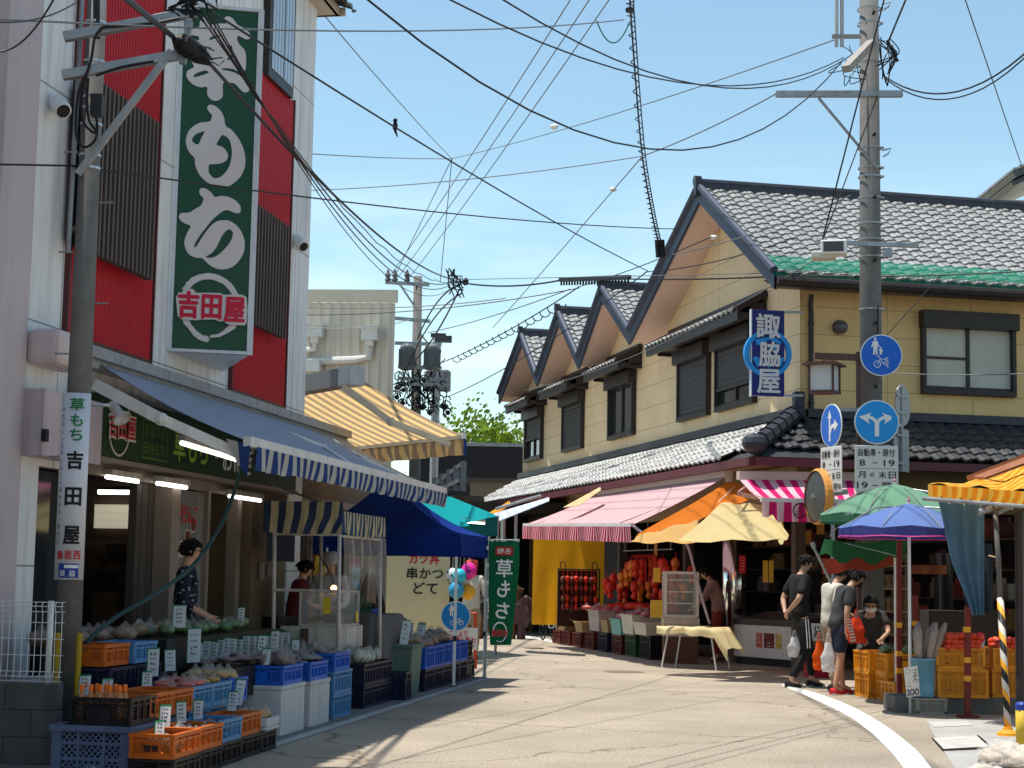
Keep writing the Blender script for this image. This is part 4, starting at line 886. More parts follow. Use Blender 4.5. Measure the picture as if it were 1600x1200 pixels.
# --- front row on the kerb: black crates below, coloured crates on top
for i, (s, o) in enumerate(((-5.38, 1.86), (-4.83, 1.83), (-4.27, 1.8), (-3.7, 1.78))):
    crate(FL, s, o, 0, 'black', .33, .53, .17, ('black crate on the road under the orange crate nearest the camera', 'black crate on the road under the second orange crate of the front row', 'black crate on the road under the light blue front row crate', 'black crate on the road under the last orange front row crate')[i])
crate(FL, -5.38, 1.86, .17, 'orange', .32, .54, .165, 'orange crate with black marking on its end, nearest the camera in the front row')
crate(FL, -4.83, 1.83, .17, 'orange', .33, .54, .165, 'second orange crate of the front row, behind the one with black marking')
crate(FL, -4.27, 1.8, .17, 'lblue', .32, .52, .165, 'light blue crate of the front row between two orange crates')
crate(FL, -3.7, 1.78, .17, 'orange', .31, .5, .165, 'orange crate of the front row beside the small white foam tray')
b = MB(); c = FL.pt(-5.38, 1.86, .17+.07)-FL.d*.275; b.text('惣常', c, FL.n, UP, .11, .05, .05); one('crate_marking', b, INK, 'black painted characters on the end of the nearest orange crate', 'marking')
goods(FL, -5.38, 1.86, .24, .24, .42, 5, GRD, 'snack_packet', 'clear dark packet lying in the orange crate nearest the camera', 'packet', 'packets in the nearest orange crate', .055)
goods(FL, -4.83, 1.83, .27, .24, .42, 6, GRD, 'kelp_packet', 'dark green packet lying in the second orange crate of the front row', 'packet', 'packets in the second orange crate', .06)
goods(FL, -4.27, 1.8, .26, .24, .42, 6, GRD, 'seaweed_packet', 'black packet lying in the light blue front row crate', 'packet', 'packets in the light blue front crate', .055)
goods(FL, -3.7, 1.78, .25, .24, .42, 5, TAN, 'cracker_packet', 'tan packet lying in the last orange front row crate', 'packet', 'packets in the last orange front crate', .055)
def foam_box(s0, s1, o0, o1, z0, z1, label, tape=None, open_=False):
    t = T('foam_box', label, 'foam box', FL.pt((s0+s1)/2, (o0+o1)/2, z0)); b = MB(); th = .025
    b.fbox(FL, s0, s1, o0, o1, z0, z1-.04 if not open_ else z0+.03)
    if open_:
        b.fbox(FL, s0, s0+th, o0, o1, z0+.03, z1); b.fbox(FL, s1-th, s1, o0, o1, z0+.03, z1); b.fbox(FL, s0+th, s1-th, o0, o0+th, z0+.03, z1); b.fbox(FL, s0+th, s1-th, o1-th, o1, z0+.03, z1)
    b.build('box', mat('foam_white', (.50, .51, .52), .7, .08, 8, bump=.2, bscale=150, stain=.15), t, bevel=.01)
    if not open_: b = MB(); b.fbox(FL, s0-.006, s1+.006, o0-.006, o1+.006, z1-.04, z1); b.build('lid', MATS['foam_white'], t, bevel=.008)
    if tape: b = MB(); b.fbox(FL, s0-.002, s0+.05, o0+.02, o0+.14, z1-.1, z1-.06); b.quad(FL.pt(s0-.003, o0+.03, z1-.24), FL.pt(s0-.003, o0+.14, z1-.24), FL.pt(s0-.003, o0+.14, z1-.19), FL.pt(s0-.003, o0+.03, z1-.19)); b.build('label', INKR, t)
foam_box(-3.42, -3.08, 1.62, 1.98, .17, .27, 'small open white foam tray of peanut bags at the end of the front row', open_=True)
crate(FL, -3.25, 1.78, 0, 'black', .33, .4, .17, 'black crate on the road under the small white foam tray')
goods(FL, -3.25, 1.8, .28, .26, .24, 9, TAN, 'peanut_bag', 'small clear bag of tan peanuts in the white foam tray', 'bag', 'peanut bags in the foam tray', .045, (1, 1, 1.1))
# --- second row: tall slotted container, bottles, coloured crates at hip height
gb = T('slotted_container', 'large blue grey slotted container with white mark, nearest on the left', 'container', FL.pt(-5.2, 1.34, 0), FL.ang)
def big_container(t, w, l, h):
    m = plas('grblue', PL['grblue']); ml = mat('lattice_grblue', PL['grblue'], .45, .1, 5, holes=(.03, .66, 1)); b = MB(); L_ = lambda p: RM[t.name] @ V(p)
    ax = [RM[t.name].to_3x3() @ V(q) for q in ((1, 0, 0), (0, 1, 0), (0, 0, 1))]; bx = lambda c, s: b.box(L_(c), s, ax)
    for sx in (-1, 1):
        for sy in (-1, 1): bx((sx*(w/2-.03), sy*(l/2-.03), h/2), (.07, .07, h))
    for z in (.02, h*.36, h*.66): 
        for sy in (-1, 1): bx((0, sy*(l/2-.015), z), (w-.1, .022, .022))
        for sx in (-1, 1): bx((sx*(w/2-.015), 0, z), (.022, l-.1, .022))
    for sy in (-1, 1): bx((0, sy*(l/2), h-.02), (w+.04, .05, .04))
    for sx in (-1, 1): bx((sx*(w/2), 0, h-.0205), (.05, l-.05, .039))
    for k in (1, 2):
        for sy in (-1, 1): bx((-w/2+w*k/3, sy*(l/2-.015), h/2), (.02, .024, h-.04))
        for sx in (-1, 1): bx((sx*(w/2-.015), -l/2+l*k/3, h/2), (.024, .02, h-.04))
    bx((0, 0, h-.03), (w-.06, l-.06, .01)); b.build('body', m, t)
    b = MB()
    for sy in (-1, 1): y = sy*(l/2-.012); b.quad(*[L_(p) for p in ((-w/2, y, 0), (w/2, y, 0), (w/2, y, h), (-w/2, y, h))], ((0, 0), (w, 0), (w, h), (0, h)))
    for sx in (-1, 1): x = sx*(w/2-.012); b.quad(*[L_(p) for p in ((x, -l/2, 0), (x, l/2, 0), (x, l/2, h), (x, -l/2, h))], ((0, 0), (l, 0), (l, h), (0, h)))
    b.build('lattice', ml, t)
    b = MB(); y = -l/2-.004; bx((.02, y+.008, h*.13), (.13, .016, .1)); b.build('mark_plate', m, t)
    b = MB(); b.text('LO', L_((.02, y-.0027, h*.14)), ax[0], UP, .075, .06, .04); b.build('lettering', mat('mark_white', (.5, .55, .62), .5), t)
big_container(gb, .56, .5, .36)
gb2 = T('slotted_container', 'second blue grey slotted container, behind the one with the white mark', 'container', FL.pt(-4.66, 1.34, 0), FL.ang)
big_container(gb2, .54, .5, .36)
crate(FL, -5.2, 1.39, .362, 'black', .46, .48, .19, 'black crate full of orange capped bottles on the blue grey container')
bt = T('drink_bottle', 'orange capped bottle in the black crate', 'bottle', (0, 0, 0), 0, 'orange capped bottles in the black crate')
b = MB(); b.lathe([(.028, 0), (.03, .02), (.03, .13), (.024, .16), (.012, .185), (.012, .2)], (0, 0, 0), seg=12); b.build('bottle', mat('bottle_amber', (.55, .2, .05), .1, .1, spec=.7), bt, smooth=True)
b = MB(); b.lathe([(.016, 0), (.017, .008), (.015, .045), (.008, .05)], (0, 0, .188), seg=12); b.build('cap', mat('cap_orange', (.85, .18, .02), .35, .05), bt)
bt.location = FL.pt(-5.36, 1.22, .4)
for k in range(1, 10): dup(bt, FL.pt(-5.36+.1*(k//5), 1.22+.07*(k % 5), .4))
cols = [('orange', 'orange crate of the middle row next to the bottle crate'), ('orange', 'orange crate of the middle row next to the light blue ones'), ('lblue', 'light blue crate of the middle row holding red and yellow packets'), ('lblue', 'light blue crate of the middle row next to the bright blue folding crate')]
for i, (c, lab) in enumerate(cols):
    s = -4.86+.455*i; crate(FL, s, 1.42, .38, c, .4, .445, .175, lab)
    crate(FL, s, 1.4, .19, ('navy', 'navy', 'lblue', 'lblue')[i], .38, .44, .185, ('dark blue crate supporting the middle row orange crate by the bottles', 'dark blue crate supporting the middle row orange crate by the light blue ones', 'light blue crate supporting the crate of red packets', 'light blue crate supporting the last light blue middle row crate')[i])
    if i: crate(FL, s, 1.39, 0, 'navy', .38, .44, .185, ('', 'dark bottom crate of the stack with an orange middle row crate', 'dark bottom crate of the stack holding red packets', 'dark bottom crate of the stack beside the bright blue folding crate')[i])
goods(FL, -3.93, 1.42, .56, .34, .4, 10, REDM, 'snack_packet', 'bright red and orange packet in the light blue middle row crate', 'packet', 'red packets in the middle row', .065, (1.2, .8, .4))
goods(FL, -3.45, 1.42, .55, .32, .36, 6, mat('yellow_pack', (.6, .35, .05), .4, .3, 12), 'snack_packet', 'yellow packet in the last light blue middle row crate', 'packet', 'yellow packets in the middle row', .06, (1.2, .8, .4))
crate(FL, -2.95, 1.36, .36, 'blue', .42, .5, .2, 'bright blue folding crate heaped with tan bags in the middle row')
crate(FL, -2.95, 1.34, 0, 'navy', .42, .5, .355, 'tall dark crate under the bright blue folding crate of the middle row')
goods(FL, -2.95, 1.36, .58, .34, .42, 8, TAN, 'bean_bag', 'clear bag of tan beans heaped in the bright blue folding crate', 'bag', 'tan bean bags in the middle row', .085, (1, 1, .6))
# --- back row by the pole
crate(FL, -4.1, .78, .70, 'orange', .36, .5, .165, 'orange crate on top of the back stack beside the concrete pole')
crate(FL, -3.55, .8, .70, 'lblue', .36, .5, .165, 'light blue crate behind the orange one beside the concrete pole')
for s, lab in ((-4.1, 'dark crate stack base under the orange crate beside the pole'), (-3.55, 'dark crate stack base under the light blue crate beside the pole')): crate(FL, s, .8, 0, 'navy', .44, .52, .69, lab)
goods(FL, -3.5, .45, .88, .5, 1.5, 9, BG, 'dried_goods_bag', 'clear bag of brown dried goods behind the crates by the shop door', 'bag', 'brown bags by the shop door', .10, (1.2, 1, .6))
def bench(s0, s1, o0, o1, z, label, m=None, cloth=False):
    t = T('display_bench', label, 'display bench', FL.pt((s0+s1)/2, (o0+o1)/2, 0)); b = MB(); b.fbox(FL, s0, s1, o0, o1, z-.03, z); b.build('top', m or BLACK, t)
    for s in (s0+.04, s1-.04):
        for o in (o0+.04, o1-.04): b = MB(); b.fbox(FL, s-.025, s+.025, o-.025, o+.025, 0, z-.03); b.build('leg', GREYM, t)
    b = MB(); b.fbox(FL, s0, s1, o1-.015, o1, z-.26, z-.03); b.fbox(FL, s0, s0+.015, o0, o1-.016, z-.26, z-.03); b.build('front_panel', BLACK, t)
    return t
bench(-3.0, .4, .5, .95, .86, 'black topped bench along the shop front hung with price cards')
goods(FL, -1.6, .7, .93, .36, 2.4, 26, GRN, 'vegetable_bag', 'clear bag of greens on the bench along the shop front', 'bag', 'bags of greens on the bench', .062, (1.1, 1, .7))
goods(FL, -2.3, .6, .92, .3, 1.2, 5, BG, 'potato_bag', 'clear bag of brown roots on the bench along the shop front', 'bag', 'bags of roots on the bench', .085, (1.1, 1, .6))
for k in range(15):
    s = -2.3+k*.185+random.uniform(-.03, .03); card(FL.pt(s, .985, .66+random.uniform(-.02, .02)), 'white handwritten price card hanging in the row on the black bench front', yaw=FL.ang-R(8)+random.uniform(-.2, .2), tilt=random.uniform(-.06, .06), h=.17, w=.082, lean=-.05, group='price cards hung along the bench')
bench(-2.6, .6, 1.0, 1.42, .62, 'low bench of flat dark packets between the shop bench and the crates')
goods(FL, -1.1, 1.22, .645, .38, 2.8, 30, BP, 'flat_packet', 'flat dark brown packet laid out on the low bench', 'packet', 'flat dark packets on the low bench', .09, (1.3, 1, .22), bag=True)
# --- stack on foam boxes, light blue towers
foam_box(-2.05, -1.32, 1.28, 1.68, 0, .44, 'large white foam box under the wide bright blue crate')
foam_box(-1.12, -.45, 1.36, 1.68, 0, .43, 'white foam box with red label under the middle bright blue crate', tape=True)
crate(FL, -1.72, 1.45, .442, 'blue', .46, .6, .17, 'wide bright blue crate heaped with purple bean bags on the foam box')
crate(FL, -.85, 1.47, .432, 'blue', .42, .6, .17, 'bright blue crate on the foam box with red label')
crate(FL, .2, 1.42, .47, 'blue', .42, .6, .17, 'bright blue crate on top of the light blue crate tower')
for z, lab in ((.235, 'upper light blue crate of the tower next to the foam boxes'), (0, 'bottom light blue crate of the tower next to the foam boxes')): crate(FL, .2, 1.44, z, 'lblue', .4, .7, .232, lab)
goods(FL, -1.72, 1.45, .65, .36, .5, 12, BP, 'bean_bag', 'clear bag of purple beans heaped in the wide bright blue crate', 'bag', 'purple bean bags in the wide blue crate', .075, (1, 1, .8))
goods(FL, -.85, 1.45, .6, .34, .5, 8, GRD, 'seaweed_bag', 'flat dark packet in the middle bright blue crate', 'packet', 'dark packets in the middle blue crate', .08, (1.2, 1, .4))
goods(FL, .2, 1.4, .63, .34, .5, 8, GRD, 'seaweed_bag', 'flat dark packet in the bright blue crate on the tower', 'packet', 'dark packets in the tower crate', .08, (1.2, 1, .4))
# --- navy folding crates, bagged sweets
for z, lab in ((0, 'lower large navy crate beside the light blue tower'), (.24, 'upper large navy crate carrying bagged sweets')): crate(FL, 1.85, 1.3, z, 'navy', .62, 1.3, .235, lab)
crate(FL, 2.75, 1.6, 0, 'navy', .3, .3, .32, 'small navy crate between the large navy crates and the green bin')
goods(FL, 1.6, 1.42, .55, .4, .9, 20, WBAG, 'sweets_bag', 'tied clear bag of pale green and pink sweets on the navy crate', 'bag', 'bagged sweets on the navy crate', .06, (1, 1, 1.1), amp=.2)
goods(FL, 1.2, 1.0, .62, .3, 1.0, 8, GRN, 'vegetable_bag', 'clear bag of greens beside the cooker stand', 'bag', 'bags of greens beside the cooker', .1, (1.2, 1, .6))
# --- bin and the crate row under the tent
gbn = T('storage_bin', 'tall grey green plastic bin beside the stall crates', 'bin', FL.pt(3.72, 1.42, 0), FL.ang)
b = MB(); LL = lambda p: RM[gbn.name] @ V(p)
def taper(b, w0, l0, w1, l1, z0, z1, Lf, n=1):
    lo = [Lf((sx*w0/2, sy*l0/2, z0)) for sx, sy in ((-1, -1), (1, -1), (1, 1), (-1, 1))]; hi = [Lf((sx*w1/2, sy*l1/2, z1)) for sx, sy in ((-1, -1), (1, -1), (1, 1), (-1, 1))]
    k = b.add(lo+hi)
    for i in range(4): j = (i+1) % 4; b.face((k+i, k+j, k+4+j, k+4+i))
    b.face((k+3, k+2, k+1, k)); return k
k = taper(b, .36, .5, .42, .56, 0, .56, LL); k2 = taper(b, .45, .6, .45, .6, .56, .6, LL); b.face((k2+4, k2+5, k2+6, k2+7)); b.build('body', mat('bin_green', (.10, .17, .14), .5, .12, 5, stain=.25), gbn, bevel=.012)
for i in range(6):
    s = 4.42+i*.56
    crate(FL, s, 1.44, 0, 'navy', .4, .54, .27, ('navy bottom crate of the tent row, nearest the green bin', 'navy bottom crate of the tent row, second from the green bin', 'navy bottom crate of the tent row, third from the green bin', 'navy bottom crate of the tent row, behind the near tent leg', 'navy bottom crate of the tent row, second from its far end', 'navy bottom crate at the far end of the tent row')[i])
    if i < 5: crate(FL, s, 1.44, .272, 'blue', .4, .54, .27, ('bright blue crate on the tent row, nearest the green bin', 'bright blue crate on the tent row, second from the green bin', 'bright blue crate on the tent row, third from the green bin', 'bright blue crate on the tent row, behind the near tent leg', 'bright blue crate on the tent row, at its far end')[i])
crate(FL, 7.25, 1.4, .272, 'black', .4, .5, .25, 'black crate closing the far end of the tent row')
goods(FL, 4.0, 1.38, .64, .34, .5, 5, BG, 'dried_goods_bag', 'bag of brown dried goods beside the green bin', 'bag', 'brown bags by the green bin', .09, (1.1, 1, .6))
goods(FL, 5.2, 1.36, .58, .34, 2.0, 16, BG, 'dried_goods_bag', 'bag of brown dried goods in the bright blue tent row crates', 'bag', 'brown bags in the tent row', .1, (1.1, 1, .7))
goods(FL, 6.3, 1.3, .6, .34, 1.0, 7, GRD, 'seaweed_bag', 'dark bag at the far end of the bright blue tent row', 'bag', 'dark bags in the tent row', .1, (1.1, 1, .7))
for s, o, z, c, lab in ((4.9, .62, .74, 'blue', 'bright blue crate on the grey boxes behind the tent row'), (5.8, .75, .6, 'blue', 'single bright blue crate in front of the no entry board')): crate(FL, s, o, z, c, .4, .5, .25, lab)
b = MB(); b.fbox(FL, 4.7, 5.6, .5, .95, 0, .73); one('grey_carton', b, mat('carton_grey', (.16, .16, .15), .8, .2), 'plain grey carton under the bright blue crate behind the tent row', 'box', bevel=.01)
b = MB(); b.fbox(FL, 4.85, 5.3, .48, .8, .99, 1.06); one('black_tray', b, BLACK, 'black tray lying on the bright blue crate behind the tent row', 'tray', bevel=.01)
# grey cloth table
ct = T('covered_table', 'table draped to the ground in a wrinkled dark grey cloth', 'table', FL.pt(3.6, .95, 0))
g = []
prof = [(0, .93), (.38, .955), (.41, .93), (.43, .6), (.45, .3), (.47, .06)]
n_ = 72
for r_, z in prof:
    row = []
    for k in range(n_+1):
        a = 2*math.pi*k/n_; ca_, sa_ = math.cos(a), math.sin(a); e = .32; x = math.copysign(abs(ca_)**e, ca_); y = math.copysign(abs(sa_)**e, sa_)
        fold = (1+.045*math.sin(a*11+z*2)*(1-z)*1.3+.03*math.sin(a*23)*(1-z)) if r_ > .4 else 1
        row.append(FL.pt(3.6+x*r_*1.75*fold, .95+y*r_*1.0*fold, z))
    g.append(row)
b = MB(); b.sheet(g); b.build('cloth', mat('grey_cloth', (.115, .105, .10), .85, .15, 4, bump=.15, bscale=20), ct, smooth=True)
crate(FL, 3.5, .85, .96, 'green', .36, .6, .14, 'dark green crate of vegetables on the grey draped table')
goods(FL, 3.5, .85, 1.1, .3, .5, 9, GRD, 'leafy_bunch', 'dark leafy bunch in the green crate on the draped table', 'vegetables', 'leafy bunches on the draped table', .08, (1, 1, .8), bag=False, amp=.6)
# --- standing price cards
for s, o, z, lab, w, h in ((-5.62, 1.9, .3, 'price card standing at the left corner of the nearest orange crate', .07, .13), (-5.05, 1.72, .33, 'large price card leaning in the second orange front crate', .085, .16), (-4.7, 1.72, .33, 'price card leaning beside the one in the second orange front crate', .075, .16), (-4.35, 1.72, .33, 'price card standing in the light blue front row crate', .075, .15), (-3.5, 1.7, .33, 'price card standing in the last orange front row crate', .085, .16), (-3.05, 1.6, .34, 'tall narrow price card standing behind the peanut tray', .08, .22), (-5.28, 1.2, .55, 'wide price card standing behind the orange capped bottles', .1, .15), (-4.98, 1.25, .55, 'small price card behind the bottle crate on the orange crate', .08, .11), (-4.2, 1.25, .55, 'small price card standing left of the red packets', .08, .12), (-3.75, 1.12, .6, 'tall price card with green edge behind the red packets', .1, .23), (-3.3, 1.1, .62, 'price card with blue digits behind the tan bean bags', .09, .18), (-2.7, 1.08, .66, 'largest price card standing before the black bench', .12, .3), (-2.0, 1.5, .62, 'price card at the left end of the wide bright blue crate', .08, .15), (-1.35, 1.25, .66, 'price card standing behind the purple bean bags', .08, .2), (-1.1, 1.3, .66, 'taller price card behind the middle bright blue crate', .09, .24), (-.4, 1.3, .64, 'price card standing between the two right bright blue crates', .07, .15), (3.5, 1.5, .6, 'price card standing in the green bin', .11, .3), (4.2, 1.4, .6, 'first price card in the blue tent row crates', .1, .24), (4.8, 1.4, .6, 'second price card in the blue tent row crates', .1, .22), (5.4, 1.3, .6, 'third price card in the blue tent row crates', .1, .22), (-.6, .8, .95, 'small price card standing among the greens on the shop bench', .07, .15), (-2.6, .9, .95, 'broad price card at the left end of the shop bench', .12, .2)):
    card(FL.pt(s, o, z), lab, w, h, FL.ang-R(5)+random.uniform(-.25, .25), random.uniform(-.1, .1))
# ================================================================== stall, tent and street beyond on the left
STR = mat('stall_stripe_wide', (.52, .44, .27), .8, .12, 3, stripes=((.035, .055, .12), .17, .5, 'u'), trans=.2, stain=.2)
STN = mat('stall_stripe_narrow', (.55, .47, .28), .8, .12, 3, stripes=((.04, .08, .17), .13, .5, 'u'), trans=.3, stain=.2)
ST = T('food_stall', 'cooking stall under a blue and cream striped canopy on rusty white posts', 'stall', FL.pt(1.8, 1.0, 0))
SA, SB, SC_ = (1.0, .62), (1.0, 1.34), (2.85, 1.34)            # posts (s, o)
for s, o in (SA, SB, SC_, (2.85, .62)):
    b = MB(); b.tube([FL.pt(s+.04, o+.03, .0), FL.pt(s, o, 2.0)], .022, 10); b.build('post', RUST, ST, smooth=True)
b = MB()
for p, q in ((SA, SB), (SB, SC_)): b.tube([FL.pt(p[0], p[1], 1.25), FL.pt(q[0], q[1], 1.25)] if p == SA else [FL.pt(p[0], p[1], 1.84), FL.pt(q[0], q[1], 1.84)], .016, 8)
b.tube([FL.pt(1.0, .62, 1.85), FL.pt(1.0, 1.34, 1.85)], .016, 8); b.build('rail', RUST, ST)
zt_ = 2.16
def skirt(p, q, z0, z1, n=30, amp=.012):
    P0, Q0 = FL.pt(p[0], p[1], 0), FL.pt(q[0], q[1], 0); nrm = (Q0-P0).normalized().cross(UP); g = [[], [], []]
    for k in range(n+1):
        c = P0+(Q0-P0)*k/n; w = amp*math.sin(k*.9)+amp*.5*math.sin(k*2.1); sag = .02*math.sin(math.pi*k/n)
        g[0].append(c+UP*z1); g[1].append(c+nrm*w*.6+UP*(z0+z1)/2); g[2].append(c+nrm*(w*1.6)+UP*(z0-sag))
    return g
b = MB(); b.sheet(skirt((.97, .5), (.97, 1.38), 1.87, 2.2)); b.build('valance', STR, ST, smooth=True)
b = MB(); b.sheet(skirt((.97, 1.38), (2.9, 1.38), 1.87, 2.1)); b.build('valance', STN, ST, smooth=True)
b = MB(); b.sheet([[FL.pt(.97+1.93*j/10, .5+.88*i/4, 2.42-.3*(i/4)**1.0-.1*(j/10)-.03*math.sin(math.pi*j/10)) for j in range(11)] for i in range(5)]); b.build('canopy', STR, ST, smooth=True)
b = MB()
for k in range(5):                                             # clear film rolled and tied at the side
    s = 1.2+k*.38; b.sheet([[FL.pt(s+.16*i, 1.33+.02*math.sin(i*2+z_), 1.86-z_*.2*(1+.35*math.sin(i*1.3+k))) for i in range(4)] for z_ in range(4)])
b.build('film_curtain', mat('clear_film', (.6, .55, .45), .2, .2, 8, alpha=.3), ST, smooth=True)
b = MB(); b.sheet([[FL.pt(1.6+.1*i, .35, 2.0-z_*.22) for i in range(12)] for z_ in range(3)]); b.build('back_cloth', mat('cloth_navy', (.02, .03, .06), .8), ST)
ck = T('cooker_box', 'low white cooker box streaked with rust under the stall glass case', 'cooker', FL.pt(1.55, 1.0, .62))
b = MB(); b.fbox(FL, 1.2, 2.3, .66, 1.3, .62, .86); b.build('body', RUST, ck, bevel=.01)
b = MB(); b.fbox(FL, 1.22, 2.28, .68, 1.28, .58, .62); b.fbox(FL, 1.15, 1.2, .9, .98, .66, .84); b.build('base', mat('base_brown', (.1, .06, .04), .8), ck)
b = MB(); b.fbox(FL, 1.1, 2.9, .6, 1.3, 0, .58); one('stall_counter', b, mat('counter_dark', (.06, .05, .045), .7, .2), 'dark closed counter under the cooking stall', 'counter')
gc = T('glass_case', 'small glass display case with pale frame on the rusty cooker box', 'display case', FL.pt(1.7, 1.0, .86))
b = MB(); x0, x1, y0, y1, z0, z1 = 1.25, 2.15, .86, 1.28, .865, 1.24
for s in (x0, x1):
    for o in (y0, y1): b.fbox(FL, s-.009, s+.009, o-.009, o+.009, z0, z1)
for z in (z0+.009, z1): 
    for o in (y0, y1): b.fbox(FL, x0+.009, x1-.009, o-.0085, o+.0085, z-.0085, z+.0085)
    for s in (x0, x1): b.fbox(FL, s-.0085, s+.0085, y0+.009, y1-.009, z-.0085, z+.0085)
b.build('frame', mat('case_alu', (.55, .52, .46), .4, .1, metal=.4), gc)
b = MB()
for s in (x0, x1): b.quad(FL.pt(s, y0, z0), FL.pt(s, y1, z0), FL.pt(s, y1, z1), FL.pt(s, y0, z1))
for o in (y0, y1): b.quad(FL.pt(x0, o, z0), FL.pt(x1, o, z0), FL.pt(x1, o, z1), FL.pt(x0, o, z1))
b.build('glass', CLEAR, gc)
b = MB(); b.fbox(FL, 1.235, 1.245, 1.12, 1.2, 1.0, 1.18); b.fbox(FL, 2.0, 2.08, 1.29, 1.295, .9, 1.02); b.build('notice', mat('notice_yellow', (.7, .5, .03), .6), gc)
b = MB()
for k in range(12): b.bar(FL.pt(1.4+.06*k, .92, .93+.01*(k % 3)), FL.pt(1.4+.06*k, 1.22, .95), .03, .025)
one('skewers', b, BG, 'row of brown grilled skewers inside the stall glass case', 'food')
lb = T('work_lamp', 'small glowing orange bulb above the stall glass case', 'lamp', FL.pt(2.1, 1.0, 1.27)); b = MB(); b.ball(FL.pt(2.1, 1.0, 1.27), .035, 10, 6); b.build('bulb', mat('bulb_orange', (1, .5, .12), .4, 0, emit=6), lb)
b = MB(); b.tube([FL.pt(2.1, 1.0, 1.3), FL.pt(2.1, .95, 1.45), FL.pt(2.1, .7, 1.8)], .006, 5); b.build('cord', WIRE, lb)
b = MB(); b.tube([FL.pt(1.6, .55, .62), FL.pt(1.6, .55, .95)], .22, 18); one('cooking_pot', b, mat('pot_black', (.02, .018, .016), .5), 'black cooking drum behind the rusty cooker box', 'pot')
b = MB(); b.tube([FL.pt(2.6, 1.15, .58), FL.pt(2.6, 1.15, .95)], .14, 16); one('black_bucket', b, BLACK, 'black bucket at the far end of the stall counter', 'bucket')
yb = T('small_banner', 'narrow leaning yellow banner with red writing behind the food stall', 'banner', FL.pt(4.2, .45, 0))
b = MB(); p0, p1 = P(478, 985, 21.6), P(494, 868, 21.6); b.sheet([[p0+(p1-p0)*k/6+V((.17-.05*k/6, 0, 0))*i/3+V((0, .03*math.sin(k+i), 0)) for i in range(4)] for k in range(7)]); b.build('cloth', fab('banner_yellow', (.75, .55, .08), trans=.45), yb, smooth=True)
b = MB()
for k in range(6): c = p0+(p1-p0)*(k+.7)/7+V((.07, -.02, 0)); stroke_card(b, c, V((1, 0, 0)), UP, .12, .12, 3)
b.build('lettering', INKR, yb)
b = MB(); b.tube([V((p0.x+.16, p0.y+.05, 0)), p1+V((.13, .05, .1))], .012, 8); b.build('pole', WHITE, yb)
# next shopfront beyond the white building, dark with beige wall
NB = T('neighbour_shop', 'low shop beyond the white building with shuttered front under the striped awning', 'building', FL.pt(8, -2, 0))
b = MB(); b.fbox(FL, S1+.05, 9.2, -5, -.25, 0, 3.1); b.build('wall', mat('shopfront_brown', (.16, .12, .09), .8, .2, 2), NB)
b = MB(); b.fbox(FL, S1+.1, 6.0, -.25, -.2, 0, 2.3); b.fbox(FL, 6.2, 8.9, -.25, -.2, .3, 2.3); b.build('glass_door', mat('door_glass', (.05, .045, .04), .15, 0, spec=.7), NB)
b = MB()
for s in (4.3, 5.1, 6.05, 7.1, 8.2): b.fbox(FL, s, s+.08, -.2, -.14, 0, 2.4); b.cut()
b.fbox(FL, S1+.1, 9.2, -.2, -.1, 2.3, 2.42); b.build('door_frame', FRL, NB)
# --- blue tent
TB = mat('tent_blue', (.008, .032, .21), .6, .08, 2, trans=.18, bump=.06, bscale=8)
TN = T('canopy_tent', 'blue pop up tent with silver legs over the crate row', 'tent', FL.pt(6.2, .8, 0))
ts0, ts1, to0, to1 = 5.22, 7.35, -.35, 1.83
LEG = mat('tent_leg', (.5, .52, .54), .35, .1, 6, metal=.5)
for s, o in ((ts0+.05, to1-.05), (ts1-.05, to1-.02), (ts0+.05, to0+.05), (ts1-.05, to0+.05)):
    b = MB(); b.bar(FL.pt(s, o, 0), FL.pt(s, o, 1.75), .036, .036); b.build('leg', LEG, TN)
    b = MB(); b.box(FL.pt(s, o, .01), (.09, .09, .012)); b.box(FL.pt(s, o, .62), (.05, .05, .07)); b.build('foot', BLACK, TN)
apex = FL.pt((ts0+ts1)/2-.1, (to0+to1)/2-.1, 2.78)
cor = [FL.pt(ts0, to0, 1.98), FL.pt(ts0, to1, 1.98), FL.pt(ts1, to1, 1.98), FL.pt(ts1, to0, 1.98)]
b = MB(); n_ = 8
for i in range(4):
    p, q = cor[i], cor[(i+1) % 4]; g = []
    for r_ in range(n_+1):
        t_ = r_/n_; a, c = p+(apex-p)*t_, q+(apex-q)*t_; g.append([a+(c-a)*k/8-UP*(.10*math.sin(math.pi*k/8)*math.sin(math.pi*min(1, t_*1.0))*(1-t_)+.12*math.sin(math.pi*t_)) for k in range(9)])
    b.sheet(g)
b.build('roof', TB, TN, smooth=True)
for i in range(4):
    p, q = cor[i], cor[(i+1) % 4]; nrm = (q-p).normalized().cross(UP); g = [[], [], []]
    for k in range(25):
        c = p+(q-p)*k/24; w = .015*math.sin(k*.8+i); g[0].append(c); g[1].append(c+nrm*w-UP*.15); g[2].append(c+nrm*w*1.4-UP*(.30-.02*math.sin(math.pi*k/24)))
    b = MB(); b.sheet(g); b.build('valance', TB, TN, smooth=True)
